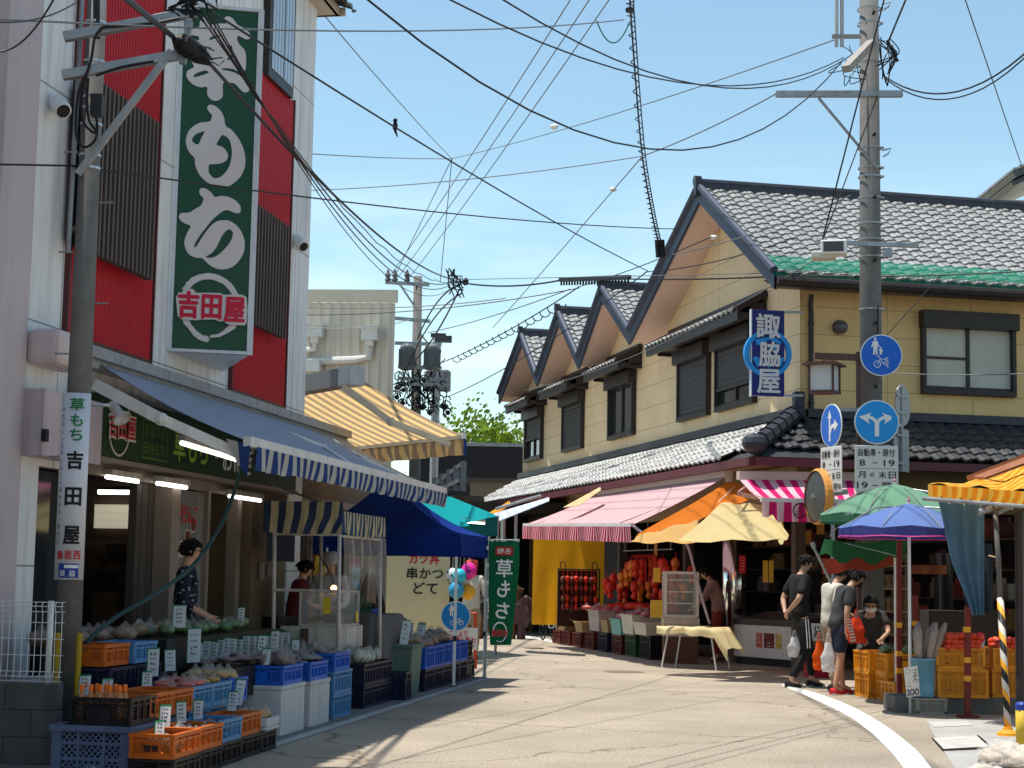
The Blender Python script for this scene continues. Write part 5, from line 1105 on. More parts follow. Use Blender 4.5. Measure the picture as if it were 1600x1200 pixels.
# --- white sheet strung between awning and tent, teal awnings
TEAL = mat('teal_sheet', (.01, .33, .36), .55, .08, 2, trans=.45)
tw = T('teal_awning', 'bright teal sheet awning behind the blue tent', 'awning', P(690, 810, 33))
b = MB(); q = [P(632, 782, 31), P(704, 776, 34), P(778, 806, 32), P(672, 830, 29)]; b.sheet([[q[0].lerp(q[1], i/6).lerp(q[3].lerp(q[2], i/6), j/6)-UP*(.06*math.sin(math.pi*i/6)*math.sin(math.pi*j/6)) for i in range(7)] for j in range(7)]); b.build('sheet', TEAL, tw, smooth=True)
b = MB(); q = [P(664, 822, 29), P(716, 812, 30), P(734, 821, 29.5), P(676, 832, 28.6)]; b.sheet([[q[0], q[1]], [q[3], q[2]]]); b.build('sheet', TEAL, tw)
b = MB(); q = [P(716, 818, 31.5), P(780, 806, 32), P(780, 838, 32), P(718, 836, 31.5)]; b.sheet([[q[0], q[1]], [q[3], q[2]]]); b.build('side_sheet', mat('teal_dark', (.012, .11, .12), .7, trans=.2), tw)
tube_lamp(P(722, 815, 31.2), P(757, 818, 31.4), 'lit white tube lamp under the teal awning')
b = MB()                                                      # steel frame that carries the teal awning
for x, y, Y in ((704, 776, 34), (778, 806, 32), (632, 782, 31)):
    p = P(x, y, Y); b.tube([V((p.x, p.y, 0)), p], .025, 8); b.cut()
b.build('post', GREYM, tw)
# --- cream sign wall with black writing
cw = T('cream_sign_wall', 'cream sign board with black brush writing behind the blue tent', 'sign board', P(650, 1005, 29))
YC = 29.0; p0, p1 = P(601, 1004, YC), P(700, 1004, YC); top_ = P(650, 842, YC).z
b = MB(); b.box((((p0.x+p1.x)/2), YC+.06, (.15+top_)/2), (p1.x-p0.x, .1, top_-.15)); b.build('board', mat('cream_board', (.66, .60, .36), .6, .05, 2), cw)
b = MB()
for k in range(2): b.box((p0.x+.1+(p1.x-p0.x-.2)*k, YC+.06, .075), (.08, .08, .15)); b.cut()
b.build('foot', GREYM, cw)
b = MB()
for k in range(13): b.box((p1.x+.02, YC+.05, .3+k*.14), (.05, .02, .025)); b.cut()
b.build('edge_clip', BLACK, cw)
fx = V((1, 0, 0))
def px_text(b, s, x, y, w, h, Y, bold=.02): b.text(s, P(x, y, Y), fx, UP, w*Y/2700, h*Y/2700, bold)
b = MB(); px_text(b, '串かつ', 664, 896, 56, 18, YC, .02); px_text(b, 'どて', 665, 919, 38, 18, YC, .02); b.build('lettering', INK, cw)
b = MB(); px_text(b, 'カツ丼', 663, 873, 48, 18, YC, .03); b.build('lettering', INKR, cw)
# --- no entry board and shared path disc on an orange barricade
nb_ = T('entry_sign', 'blue disc over a white board with red writing by the tent leg', 'traffic sign', (P(712, 1012, 27).x, 27, 0))
YS = 27.0; c = P(712, 963, YS)
def disc(b, c, r, n=(0, -1, 0), t=.012, seg=36): b.lathe([(.001, -t), (r, -t), (r, 0), (.001, 0)], c, n, seg, cap=False)
SBLUE = mat('sign_blue', (.012, .13, .58), .35, .04, 2); SBLUE2 = mat('sign_blue_bright', (.015, .30, .75), .35, .04, 2)
b = MB(); disc(b, c, .232); b.build('rim', WHITE, nb_)
b = MB(); disc(b, c+V((0, -.003, 0)), .218); b.build('face', mat('sign_blue_mid', (.01, .22, .6), .4, .04), nb_)
def ped_bike(b, c, r, ux=fx, n=V((0, -1, 0)), lift=.006):     # adult with child over a bicycle
    c = c+n*lift; Q = lambda x, y: c+ux*(x*r)+UP*(y*r)
    def pol(pts): b.poly([Q(x, y) for x, y in pts])
    def circ(x, y, rad, k=12): pol([(x+rad*math.cos(2*math.pi*i/k), y+rad*math.sin(2*math.pi*i/k)) for i in range(k)])
    circ(-.3, .80, .07); pol([(-.42, .70), (-.18, .70), (-.10, .40), (-.16, .38), (-.21, .56), (-.21, .38), (-.19, .02), (-.27, .02), (-.3, .34), (-.33, .02), (-.41, .02), (-.39, .38), (-.39, .56), (-.44, .38), (-.5, .4)])
    circ(-.03, .37, .05); pol([(-.1, .3), (.04, .3), (.08, .16), (.04, .15), (.02, .2), (.02, .02), (-.02, .02), (-.03, .12), (-.05, .02), (-.09, .02), (-.08, .2), (-.14, .32), (-.17, .35)])
    for cx in (-.2, .4):
        for i in range(16):
            a0, a1 = 2*math.pi*i/16, 2*math.pi*(i+1)/16; f = lambda a, q: (cx+q*math.cos(a), -.45+q*math.sin(a)); pol([f(a0, .14), f(a0, .175), f(a1, .175), f(a1, .14)])
    def ln(a, d, w=.03):
        a, d = V((a[0], a[1], 0)), V((d[0], d[1], 0)); m = (d-a).normalized().cross(V((0, 0, 1)))*w/2; pol([tuple((a-m)[:2]), tuple((d-m)[:2]), tuple((d+m)[:2]), tuple((a+m)[:2])])
    for a, d in (((-.2, -.45), (-.06, -.18)), ((-.06, -.2), (.26, -.2)), ((-.06, -.2), (.1, -.45)), ((.1, -.45), (.28, -.16)), ((.1, -.45), (.4, -.45)), ((.4, -.45), (.26, -.2)), ((.2, -.14), (.36, -.14)), ((-.06, -.2), (-.09, -.08)), ((-.09, -.08), (-.2, -.06)), ((-.2, -.06), (-.16, .0))): ln(a, d)
b = MB(); ped_bike(b, c, .218); b.build('pictogram', INKW, nb_)
b = MB(); c2 = P(721, 998, YS); b.box(c2+V((0, .01, 0)), (.50, .012, .34)); b.build('board', WHITE, nb_)
b = MB(); px_text(b, 'ここより', 716, 990, 28, 9, YS-.004, .02); px_text(b, '車両進入禁止!', 720, 1000, 46, 10, YS-.004, .025); b.build('lettering', INKR, nb_)
b = MB(); px_text(b, '自転車・歩行者', 724, 1009, 34, 4, YS-.004, 0); b.build('lettering', INK, nb_)
OB = mat('barricade_orange', (.55, .07, .02), .5, .1); b = MB(); pts = [P(700, 1020, 27.2), P(700, 958, 27.2), P(743, 958, 27.2), P(743, 1020, 27.2)]; pts[0].z = 0; pts[3].z = 0; b.tube(pts, .03, 8); b.tube([c+V((0, .03, .1)), V((c.x, YS+.03, 0))], .02, 8); b.build('stand', OB, nb_)
# --- banner
NBN = T('shop_banner', 'green banner with mirrored white writing and red crest on a pole by the tent', 'banner', (P(758, 1060, 24.6).x, 24.6, 0))
YB = 24.6; px0 = P(758, 1060, YB).x
b = MB(); b.tube([V((px0, YB, 0)), V((px0+.02, YB, P(763, 838, YB).z))], .014, 10); b.tube([P(762, 843, YB), P(812, 844, YB)], .008, 8); b.build('pole', mat('banner_pole', (.4, .45, .42), .4), NBN)
g = []
for r_ in range(13):
    t_ = r_/12; y = 846+t_*162; xl, xr = 764+2*t_-2*math.sin(t_*3), 811-13*t_*t_*1.0+1.0*math.sin(t_*7); g.append([P(xl+(xr-xl)*k/8, y, YB-.02+.03*math.sin(k*.9+t_*5)*t_) for k in range(9)])
b = MB(); b.sheet(g); b.build('cloth', fab('banner_green', (.010, .12, .055), trans=.4), NBN, smooth=True)
b = MB()
for k in range(6): p = P(762, 856+k*27, YB); b.box(p+V((0, -.01, 0)), (.03, .012, .05)); b.cut()
for k in range(3): p = P(769+k*20, 845, YB); b.box(p+V((0, -.01, 0)), (.045, .012, .05)); b.cut()
b.build('tab', WHITE, NBN)
YT = YB-.075
def mtext(b, s, x, y, w, h, bold): b.text(s, P(x, y, YT), fx, UP, w*YT/2700, h*YT/2700, bold, mirror=True)
b = MB(); p = P(788, 861, YT+.01); b.box(p, (27*YT/2700, .004, 13*YT/2700)); b.build('crest_plate', mat('crest_red', (.6, .03, .03), .6, trans=.2), NBN)
b = MB(); mtext(b, '名物', 788, 861, 22, 9, .01); mtext(b, '草', 788, 888, 26, 28, .015); mtext(b, 'も', 787, 920, 20, 26, .025); mtext(b, 'ち', 785, 954, 21, 25, .025)
c = P(781, 988, YT)
for k in range(20):
    a0, a1 = R(-120)+R(320)*k/20, R(-120)+R(320)*(k+1)/20; f = lambda a, q: c+V((math.cos(a)*q, 0, math.sin(a)*q*1.4)); w_ = .008+.012*(k/20); b.quad(f(a0, .09), f(a1, .09), f(a1, .09+w_), f(a0, .09+w_))
b.build('lettering', INKW, NBN)
b = MB(); mtext(b, '吉田屋', 781, 989, 26, 11, .03); b.build('lettering', INKR, NBN)
# --- balloons
for i, (x, y, r_, col, lab) in enumerate(((718, 900, .13, (.04, .45, .6), 'light blue balloon under the tent edge next to the pink one'), (733, 892, .15, (.75, .03, .3), 'bright pink balloon with purple bow under the tent edge'), (724, 908, .14, (.7, .68, .64), 'white balloon with black spots in the middle of the bunch'), (713, 922, .15, (.04, .3, .5), 'deep blue balloon low in the bunch by the tent leg'), (731, 925, .14, (.75, .38, .03), 'orange yellow balloon low in the bunch'), (707, 899, .13, (.66, .66, .66), 'white balloon half hidden behind the tent leg'))):
    t = T('balloon', lab, 'balloon', P(x, y, 28.6), 0, 'balloons hanging beside the cream board'); b = MB(); c = P(x, y, 28.6+.12*(i % 3)); r_ *= .88; b.ball(c, r_, 16, 12, (1, 1, 1.08)); b.lathe([(.02, 0), (.005, .03)], c-UP*(r_*1.1), seg=8); b.build('skin', mat('balloon_%d' % i, col, .3, .05, 3), t, smooth=True)
    b = MB(); b.tube([c+UP*r_, V((c.x+.02, c.y, 2.0))], .003, 4); b.build('string', WHITE, t)
    if i in (2, 5, 1):
        b = MB(); cc = INK if i != 1 else None
        for dx, dz in ((0, 0), (.07, .06), (-.07, .05), (.03, -.09), (-.06, -.07)):
            if i == 1 and dx: continue
            n = V((dx, -1, dz)); n = V((dx, -math.sqrt(max(.0, r_*r_-dx*dx-dz*dz)), dz)); b.ball(c+n*1.005, .022 if i != 1 else .035, 8, 5, (1, .25, 1))
        b.build('spot', cc or mat('bow_purple', (.2, .03, .25), .5), t)
# --- far street: dark shopfronts closing the bend
fs = T('far_shopfronts', 'dark open shopfronts with brown posts at the bend of the street', 'building', (-.5, 41, 0))
b = MB(); b.quad((-4, 42, 0), (1.0, 47, 0), (1.0, 47, 3.0), (-4, 42, 3.0)); b.box((-1.5, 44.8, 3.1), (6, 5, .25)); b.build('wall', DARK, fs)
b = MB()
for k in range(6): b.box((-3.4+k*.8, 41.6+k*.8, 1.5), (.14, .14, 3)); b.cut()
b.build('post', WOOD, fs)
for i, (x, y, r_) in enumerate(((745, 975, .3), (752, 950, .25), (815, 955, .3), (800, 930, .25))):
    p = P(x, y, 40); b = MB(); b.lump((p.x, p.y, p.z), r_, (1, .7, 1.2), .4); b.tube([V((p.x, p.y, 0)), p], .1, 8); one('stock_heap', b, (WOOD, DARK, BP, WOOD)[i], ('brown heap of goods left of the banner at the bend', 'smaller dark heap of goods above the brown one at the bend', 'dark purple heap of goods right of the banner', 'brown bundle hanging right of the banner')[i], 'goods')
# small awnings at the far end of the yellow building
for q, m, lab in (([P(771, 803, 34), P(858, 777, 33), P(858, 783, 32), P(778, 815, 33)], mat('blue_white_awning', (.5, .55, .7), .7, .1, 2, stripes=((.62, .64, .7), .2, .5, 'u'), trans=.3), 'pale blue awning under the tiled pent roof at the bend'), ([P(765, 801, 35.5), P(796, 783, 35.5), P(799, 788, 34.8), P(775, 803, 35)], mat('amber_awning', (.75, .36, .03), .7, .1, trans=.4), 'small amber awning under the tiled pent roof at the bend'), ([P(880, 793, 33.4), P(938, 761, 33.4), P(939, 766, 33), P(905, 790, 33)], mat('cream_awning', (.75, .6, .35), .7, .1, trans=.4), 'narrow cream awning strip beside the pink awning')):
    b = MB(); b.sheet([[q[0], q[1]], [q[3], q[2]]]); one('small_awning', b, m, lab, 'awning', solid=.01)
b = MB(); b.tube([P(786, 790, 36), P(786, 960, 36)], .05, 8); b.tube([P(775, 795, 34), P(846, 774, 33.5)], .03, 8); b.tube([P(806, 800, 33), P(806, 850, 33)], .03, 8); one('awning_frame', b, GREYM, 'steel frame carrying the small awnings at the bend', 'frame')
# --- yellow brown striped awning of the third building
rd = V((.55, -.83, 0)).normalized(); rp_ = V((.83, .55, 0)).normalized()
ya = T('striped_awning', 'yellow and brown striped folding awning glowing in the sun above the tent', 'awning', P(560, 592, 22))
YST = mat('yellow_brown_stripe', (.82, .56, .24), .75, .08, 2, stripes=((.38, .27, .17), .25, .5, 'u'), trans=.6, bump=.05, bscale=20)
ce = P(553, 588, 22); W_ = 3.2; be = P(724, 681, 22.92)
g = [[(ce+UP*.02-rd*(W_*j/24)).lerp(be-rd*(W_*j/24), i/8)-UP*.04*math.sin(math.pi*i/8) for j in range(25)] for i in range(9)]
b = MB(); b.sheet(g); b.build('canopy', YST, ya, smooth=True)
b = MB(); b.bar(be+rd*.03, be-rd*W_, .06, .08); b.build('front_bar', STEEL, ya)
g = [[be-rd*(W_*k/60)-UP*(.03+.11*i)+rp_*(.02*math.sin(k*.7)*i+.02) for k in range(61)] for i in range(3)]
b = MB(); b.sheet(g); b.build('valance', YST, ya, smooth=True)
b = MB(); b.bar(ce-rd*W_, ce-rd*.22, .23, .23); b.build('cassette', mat('cassette_grey', (.14, .14, .145), .5, .15, 3, stain=.3), ya)
b = MB(); b.bar(ce-rd*.22, ce+rd*.1, .24, .25); b.build('end_cap', mat('cap_grey', (.45, .46, .48), .45, .08, 3, stain=.2), ya, bevel=.02)
b = MB(); el = P(611, 659, 22.1); b.bar(P(535, 604, 21.95), el, .05, .08); b.bar(el, P(702, 694, 22.8), .045, .07); b.ball(el, .06); b.build('folding_arm', mat('arm_cream', (.55, .47, .36), .5, .1), ya)
b = MB(); q = [be-UP*.02+rd*.02, be+rp_*.05-UP*.05, be-UP*.3+rp_*.06, be-UP*.22]; b.quad(*q); b.build('corner_flap', BV, ya)
b = MB(); q = ce-rd*W_*.92; b.bar(q-UP*.02, V((q.x, q.y, 0)), .12, .12); q = ce-rd*2.4; b.bar(q-rp_*.16, q-rp_*.16-rd*1.2, .1, .2); b.build('post', GREYM, ya)
# ================================================================== right pole and what it carries
PX, PY = P(1361, 640, 24.6).x, 24.6
RP = T('utility_pole', 'thick concrete utility pole at the corner carrying signs, a loudspeaker and one long cross arm', 'utility pole', (PX, PY, 0))
b = MB(); b.tube([V((PX, PY, 0)), V((PX, PY, 12))], .175, 28, r1=.128); b.build('shaft', CONC, RP, smooth=True)
b = MB()
for y in (15, 38, 100, 232, 263, 277, 310, 350, 375, 402, 484): z = P(1361, y, PY).z; b.lathe([(.165, -.012), (.172, -.012), (.172, .012), (.165, .012)], V((PX, PY, z)), seg=24, cap=False); b.box(V((PX+.17, PY-.05, z)), (.05, .03, .03))
b.build('band', GREYM, RP)
b = MB()
for i, y in enumerate((26, 215, 312, 410, 508, 606)):
    z = P(1361, y, PY).z; x = PX+.03; b.tube([V((x, PY-.14, z)), V((x, PY-.22, z))], .022, 8); b.cut()
b.build('step_socket', BLACK, RP)
b = MB(); yf = PY-.19; b.bar(P(1212, 147, yf), P(1410, 147, yf), .09, .09); b.build('cross_arm', GREYM, RP, bevel=.006)
b = MB(); b.tube([P(1279, 153, yf), P(1371, 263, yf)], .022, 8); b.build('brace', GREYM, RP)
b = MB(); b.bar(P(1322, 108, yf-.7), P(1368, 60, yf+.2), .12, .1); b.bar(P(1300, 57, yf), P(1345, 57, yf), .06, .05); b.build('short_arm', mat('arm_grey_tan', (.30, .27, .24), .6), RP)
for x in (1307, 1315.5): b = MB(); b.tube([P(x, -40, yf), P(x, 73, yf)], .028, 10); b.build('antenna_tube', mat('tube_grey', (.42, .42, .4), .4), RP)
b = MB(); rnd = random.Random(3)
for k in range(12): a = rnd.uniform(-1.2, 1.2); p0 = P(1378+rnd.uniform(-8, 14), 62+rnd.uniform(-5, 14), yf); p3 = P(1378+rnd.uniform(-14, 12), 110+rnd.uniform(-15, 25), yf); m_ = P(1394+rnd.uniform(-20, 12), 85+rnd.uniform(-15, 15), yf-.1); b.tube(smooth_open([p0, m_, p3], 5), .009, 5)
for k in range(7): a = rnd.uniform(0, 6); p0 = P(1318+rnd.uniform(-6, 20), 90+rnd.uniform(-20, 30), yf-.2); m_ = p0+V((rnd.uniform(-.2, .2), -.05, -.15)); p3 = P(1350+rnd.uniform(-8, 8), 100+rnd.uniform(-20, 40), yf); b.tube(smooth_open([p0, m_, p3], 5), .007, 5)
for k in range(5): b.tube([P(1386+k*3.4, 63+k*7, yf), P(1391+k*3, 72+k*6, yf)], .024, 8)
b.build('jumper_cable', WIRE, RP)
for y in (6, 235):
    b = MB(); q = [P(1378, y, yf), P(1392, y-3, yf), P(1388, y+5, yf), P(1380, y+10, yf)]; b.tube(q, .012, 6); b.build('hook', GREYM, RP)
b = MB(); z = P(1361, 575, PY).z
for x, y in ((1366, 606), (1366, 508)): pass
b.tube([P(1372, 478, yf), P(1371, 560, yf)], .012, 6); b.build('earth_wire', WIRE, RP)
spk = T('loudspeaker', 'white box loudspeaker hanging on an arm from the right pole before the tiled roof', 'loudspeaker', P(1300, 405, 24.2))
b = MB(); c = P(1303, 388, 24.1); ax = (V((.97, -.22, 0)).normalized(), V((.22, .97, 0)).normalized(), UP); b.box(c, (.36, .3, .2), ax); b.build('housing', WHITE, spk, bevel=.02)
b = MB(); b.box(c-ax[1]*.152, (.28, .01, .14), ax); b.build('grille', mat('grille_grey', (.07, .07, .075), .6), spk)
b = MB(); c2 = P(1287, 400, 24.2); b.box(c2, (.34, .3, .1), ax); b.build('bracket', mat('horn_cream', (.6, .58, .5), .5), spk, bevel=.02)
b = MB(); b.bar(P(1276, 378, 24.3), P(1435, 384, 24.3), .05, .06); b.box(P(1387, 396, 24.25), (.12, .08, .11)); b.build('arm', GREYM, spk)
# traffic signs
def sign_disc(t, c, r, n, face): 
    b = MB(); disc(b, c, r, n); b.build('rim', WHITE, t); b = MB(); disc(b, c+V(n).normalized()*.003, r*.945, n); b.build('face', face, t)
YP_ = 24.2
ts = T('traffic_sign', 'dark blue round sign with adult, child and bicycle on the concrete pole', 'traffic sign', P(1377, 590, YP_)); c = P(1377, 555, YP_); sign_disc(ts, c, .297, (-.03, -1, 0), SBLUE)
b = MB(); ped_bike(b, c, .285); b.build('pictogram', INKW, ts)
b = MB(); b.bar(c+V((-.25, .03, -.02)), c+V((.25, .03, -.02)), .03, .03); b.build('bracket', GREYM, ts)
YQ = 23.7
t2 = T('traffic_sign', 'bright blue round sign with split white arrows over a white rule board', 'traffic sign', P(1370, 765, YQ)); c = P(1370, 659.5, YQ); sign_disc(t2, c, .307, (-.02, -1, 0), SBLUE2)
b = MB(); r_ = .29; Q = lambda x, y: c+V((x*r_, -.007, y*r_))
for sg in (1, -1):
    pts = [(.10*sg, -.68), (.10*sg, -.10), (.14*sg, .02), (.24*sg, .10), (.38*sg, .16), (.40*sg, .02), (.30*sg, -.12), (.86*sg, .24), (.24*sg, .44), (.36*sg, .30), (.2*sg, .25), (.05*sg, .15), (0, .06), (0, -.68)]
    o_ = [(x, y) for x, y in pts]; b.shape(ccw(o_), [], c+V((0, -.007, 0)), fx*r_, UP*r_)
b.build('pictogram', INKW, t2)
def rule_board(t, c, w, h, ux):
    n_ = ux.cross(UP); b = MB(); b.box(c, (w, .014, h), (ux, -n_, UP)); b.build('board', mat('board_white', (.68, .67, .64), .45, .04), t, bevel=.01)
    b = MB(); n1 = n_*.008
    for s, x, y, ww, hh in (('自動車・原付', 0, .345, .84, .17), ('8 — 19', 0, .12, .8, .14), ('月の末日', .0, -.14, .82, .15), ('19 — 翌8', 0, -.37, .8, .14)):
        if s == '月の末日':
            for ch, xx, k in (('月', -.34, 1), ('の', -.1, .6), ('末', .13, 1), ('日', .36, 1)): b.text(ch, c+ux*(xx*w)+UP*(y*h)+n1, ux, UP, .17*w*k, hh*h*k, .012)
        elif '—' in s:
            l, r__ = s.split(' — '); b.text(l, c+ux*(-.33*w)+UP*(y*h)+n1, ux, UP, (.13 if len(l) == 1 else .25)*w, hh*h, .012); b.text(r__, c+ux*(.29*w)+UP*(y*h)+n1, ux, UP, (.25 if len(r__) > 1 and r__ != '翌8' else .36)*w, hh*h, .012); m_ = c+ux*(-.03*w)+UP*(y*h)+n1*1.3; b.quad(m_-ux*w*.06-UP*h*.008, m_+ux*w*.06-UP*h*.008, m_+ux*w*.06+UP*h*.008, m_-ux*w*.06+UP*h*.008)
        else: b.text(s, c+ux*(x*w)+UP*(y*h)+n1, ux, UP, ww*w, hh*h, .012)
    b.quad(*[c+ux*(a*w)+UP*(z*h)+n1 for a, z in ((-.46, -.008), (.46, -.008), (.46, 0), (-.46, 0))]); b.build('lettering', INK, t)
rule_board(t2, P(1369.5, 732, YQ), .60, .63, V((1, .02, 0)).normalized())
b = MB(); pc = P(1352, 700, YQ+.1); 
b.bar(P(1300, 640, YQ+.25), P(1345, 640, YQ+.25), .03, .05); b.tube([V((c.x, YQ+.06, P(1370, 765, YQ).z)), V((c.x, YQ+.06, c.z+.3))], .02, 8); b.build('bracket', GREYM, t2)
t3 = T('traffic_sign', 'blue sign with straight and right arrows turned edgewise, its own rule board below', 'traffic sign', P(1299, 770, 23.6)); u3 = V((.30, -.95, 0)).normalized(); n3 = u3.cross(UP)
c = P(1298.5, 665, 23.6); sign_disc(t3, c, .30, n3, SBLUE)
b = MB()
for pts in ([(-.17, -.75), (-.03, -.75), (-.03, -.2), (-.03, .35), (.09, .35), (-.1, .75), (-.29, .35), (-.17, .35)], [(-.02, -.45), (.1, -.16), (.35, -.1), (.35, -.3), (.72, .0), (.35, .28), (.35, .1), (.05, .02), (-.02, -.1)]): b.shape(ccw(pts), [], c+n3*.007, u3*.29, UP*.29)
b.build('pictogram', INKW, t3); rule_board(t3, P(1299, 734, 23.6), .60, .63, u3)
b = MB(); b.tube([V((c.x+.03, c.y+.05, 0)), V((c.x+.03, c.y+.05, c.z+.2))], .028, 10); b.bar(c-n3*.03-u3*.2, c-n3*.03+u3*.2, .03, .03); b.build('post', GREYM, t3)
t4 = T('traffic_sign', 'pair of signs seen from their bare grey backs right of the concrete pole', 'traffic sign', P(1410, 740, 24.9)); u4 = V((.55, .83, 0)).normalized(); n4 = u4.cross(UP)
ALU = mat('sign_back', (.30, .31, .33), .4, .1, metal=.5); c = P(1411, 633, 24.9); b = MB(); disc(b, c, .30, n4); c5 = P(1408, 703, 24.9); b.box(c5, (.6, .014, .62), (u4, n4, UP)); b.build('back', ALU, t4)
b = MB(); q = V((c.x-.03, c.y-.06, 0)); b.tube([q+UP*(c5.z-.3), q+UP*(c.z+.25)], .022, 8)
for z in (c.z+.12, c.z-.12, c5.z+.2, c5.z-.2): b.bar(q-u4*.2+UP*z, q+u4*.2+UP*z, .02, .03)
b.bar(q+UP*(c.z-.3), V((PX, PY, c.z-.3)), .04, .05); b.build('bracket', GREYM, t4)
mr = T('traffic_mirror', 'round traffic mirror with orange rim turned edgewise beside the pink striped awning', 'mirror', P(1276, 815, 23.9)); um = V((.24, -.97, 0)).normalized(); nm_ = -um.cross(UP)
c = P(1278, 776, 23.9); b = MB(); b.lathe([(.36, -.05), (.39, -.02), (.39, .06), (.36, .07)], c, nm_, 32, cap=False); b.build('rim', mat('mirror_orange', (.62, .27, .06), .45, .1), mr)
b = MB(); b.lathe([(.001, -.07), (.2, -.06), (.36, -.03)], c, nm_, 32, cap=False); b.build('back', mat('mirror_back', (.085, .08, .08), .4, .1, metal=.4), mr, smooth=True)
b = MB(); b.lathe([(.001, .06), (.2, .04), (.36, .02)], c, nm_, 32, cap=False); b.build('glass', mat('mirror_glass', (.7, .7, .7), .05, 0, metal=1), mr, smooth=True)
b = MB(); b.bar(c-nm_*.1, P(1325, 768, 23.75), .05, .07); b.bar(c-nm_*.1, V((P(1300, 770, 23.65).x, 23.65, c.z)), .03, .03); b.build('bracket', GREYM, mr)
ln = T('street_lantern', 'square brown street lantern with white panes hanging on a bracket by the pole', 'street lamp', P(1288, 615, 24.2))
b = MB(); q = P(1341, 550, 24.3); b.bar(V((q.x, 24.3, .0)), V((q.x, 24.3, q.z)), .06, .06); p_ = P(1272, 556, 24.2); b.bar(p_, V((q.x, 24.3, p_.z)), .07, .09); c = P(1288, 590, 24.2); b.tube([V((c.x, c.y, p_.z)), c+UP*.2], .02, 6)
BRN = mat('lantern_brown', (.10, .055, .045), .5, .1); b.build('bracket', BRN, ln)
b = MB(); ax = (V((.9, -.44, 0)).normalized(), V((.44, .9, 0)).normalized(), UP); k = .17
b.box(c+UP*.175, (.5, .5, .025), ax); b.box(c+UP*.2, (.4, .4, .03), ax); b.box(c-UP*.21, (.38, .38, .03), ax)
for sx in (-1, 1):
    for sy in (-1, 1): b.box(c+ax[0]*sx*k+ax[1]*sy*k-UP*.015, (.03, .03, .36), ax)
b.build('frame', BRN, ln)
b = MB(); b.box(c-UP*.015, (.32, .32, .36), ax); b.build('pane', mat('lantern_pane', (.62, .62, .6), .4, .08), ln)
# --- hanging shop sign on the yellow wall
hs = T('hanging_shop_sign', 'dark blue hanging sign with white writing and light blue ring on the yellow wall', 'shop sign', FA.pt(.4, .35, 4.4))
YH = P(1200, 550, 27.9).y; hc = P(1199, 552, YH); hw, hh_ = 53*YH/2700, 136*YH/2700
hu = V((.992, .12, 0)).normalized(); hn = hu.cross(UP)
b = MB(); b.box(hc, (hw, .1, hh_), (hu, -hn, UP)); b.build('board', mat('navy_sign', (.012, .02, .15), .4, .05), hs, bevel=.008)
b = MB(); 
for sx, w_ in ((-1, .02),): b.box(hc-hu*(hw/2+.005), (.014, .11, hh_+.02), (hu, -hn, UP))
b.build('edge', FRAMEM, hs)
LB_ = mat('light_blue_ink', (.02, .27, .68), .45, .05)
b = MB(); rc = P(1199, 553, YH); ro, ri = 38*YH/2700, 31*YH/2700
for i in range(48):
    a0, a1 = 2*math.pi*i/48, 2*math.pi*(i+1)/48
    f = lambda a, q, o_: rc+hu*(math.cos(a)*q)+UP*(math.sin(a)*q)+hn*o_
    for o_ in (.058, -.058): b.quad(f(a0, ri, o_), f(a0, ro, o_), f(a1, ro, o_), f(a1, ri, o_))
    b.quad(f(a0, ro, .058), f(a0, ro, -.058), f(a1, ro, -.058), f(a1, ro, .058)); b.quad(f(a0, ri, -.058), f(a0, ri, .058), f(a1, ri, .058), f(a1, ri, -.058))
b.build('ring', LB_, hs)
def hp_(x, y): return on_plane(1150+x/7.27, 470+y/7.27, hc+hn*.054, hn)
b = MB()
for pts in ([(220, 440), (330, 420), (370, 415), (450, 425), (520, 470), (505, 498), (440, 470), (380, 440), (320, 470), (270, 500), (230, 500)], [(190, 650), (235, 628), (290, 720), (245, 752)], [(240, 650), (262, 640), (330, 710), (300, 740)], [(490, 660), (530, 640), (550, 655), (510, 752), (475, 735)], [(362, 700), (382, 700), (380, 785), (364, 785)], [(330, 520), (420, 505), (480, 545), (470, 560), (400, 545)]): b.poly([hp_(*q) for q in reversed(pts)])
b.build('crest', LB_, hs)
b = MB()
for ch, x, y, w, h in (('諏', 365, 285, 285, 285), ('脇', 380, 605, 250, 290), ('屋', 370, 915, 275, 280)):
    s_ = YH/2700/7.27; b.text(ch, hp_(x, y)+hn*.006, hu, UP, w*s_, h*s_, .03)
b.build('lettering', SIGNW, hs)
b = MB()
for y, z in ((488, 0), (618, 0)): p_ = P(1226, y, YH); q_ = FA.pt(FA.at(1255, y-2)[0], 0.0, p_.z); b.bar(p_, q_, .04, .04); b.cut()
b.build('bracket', GREYM, hs)

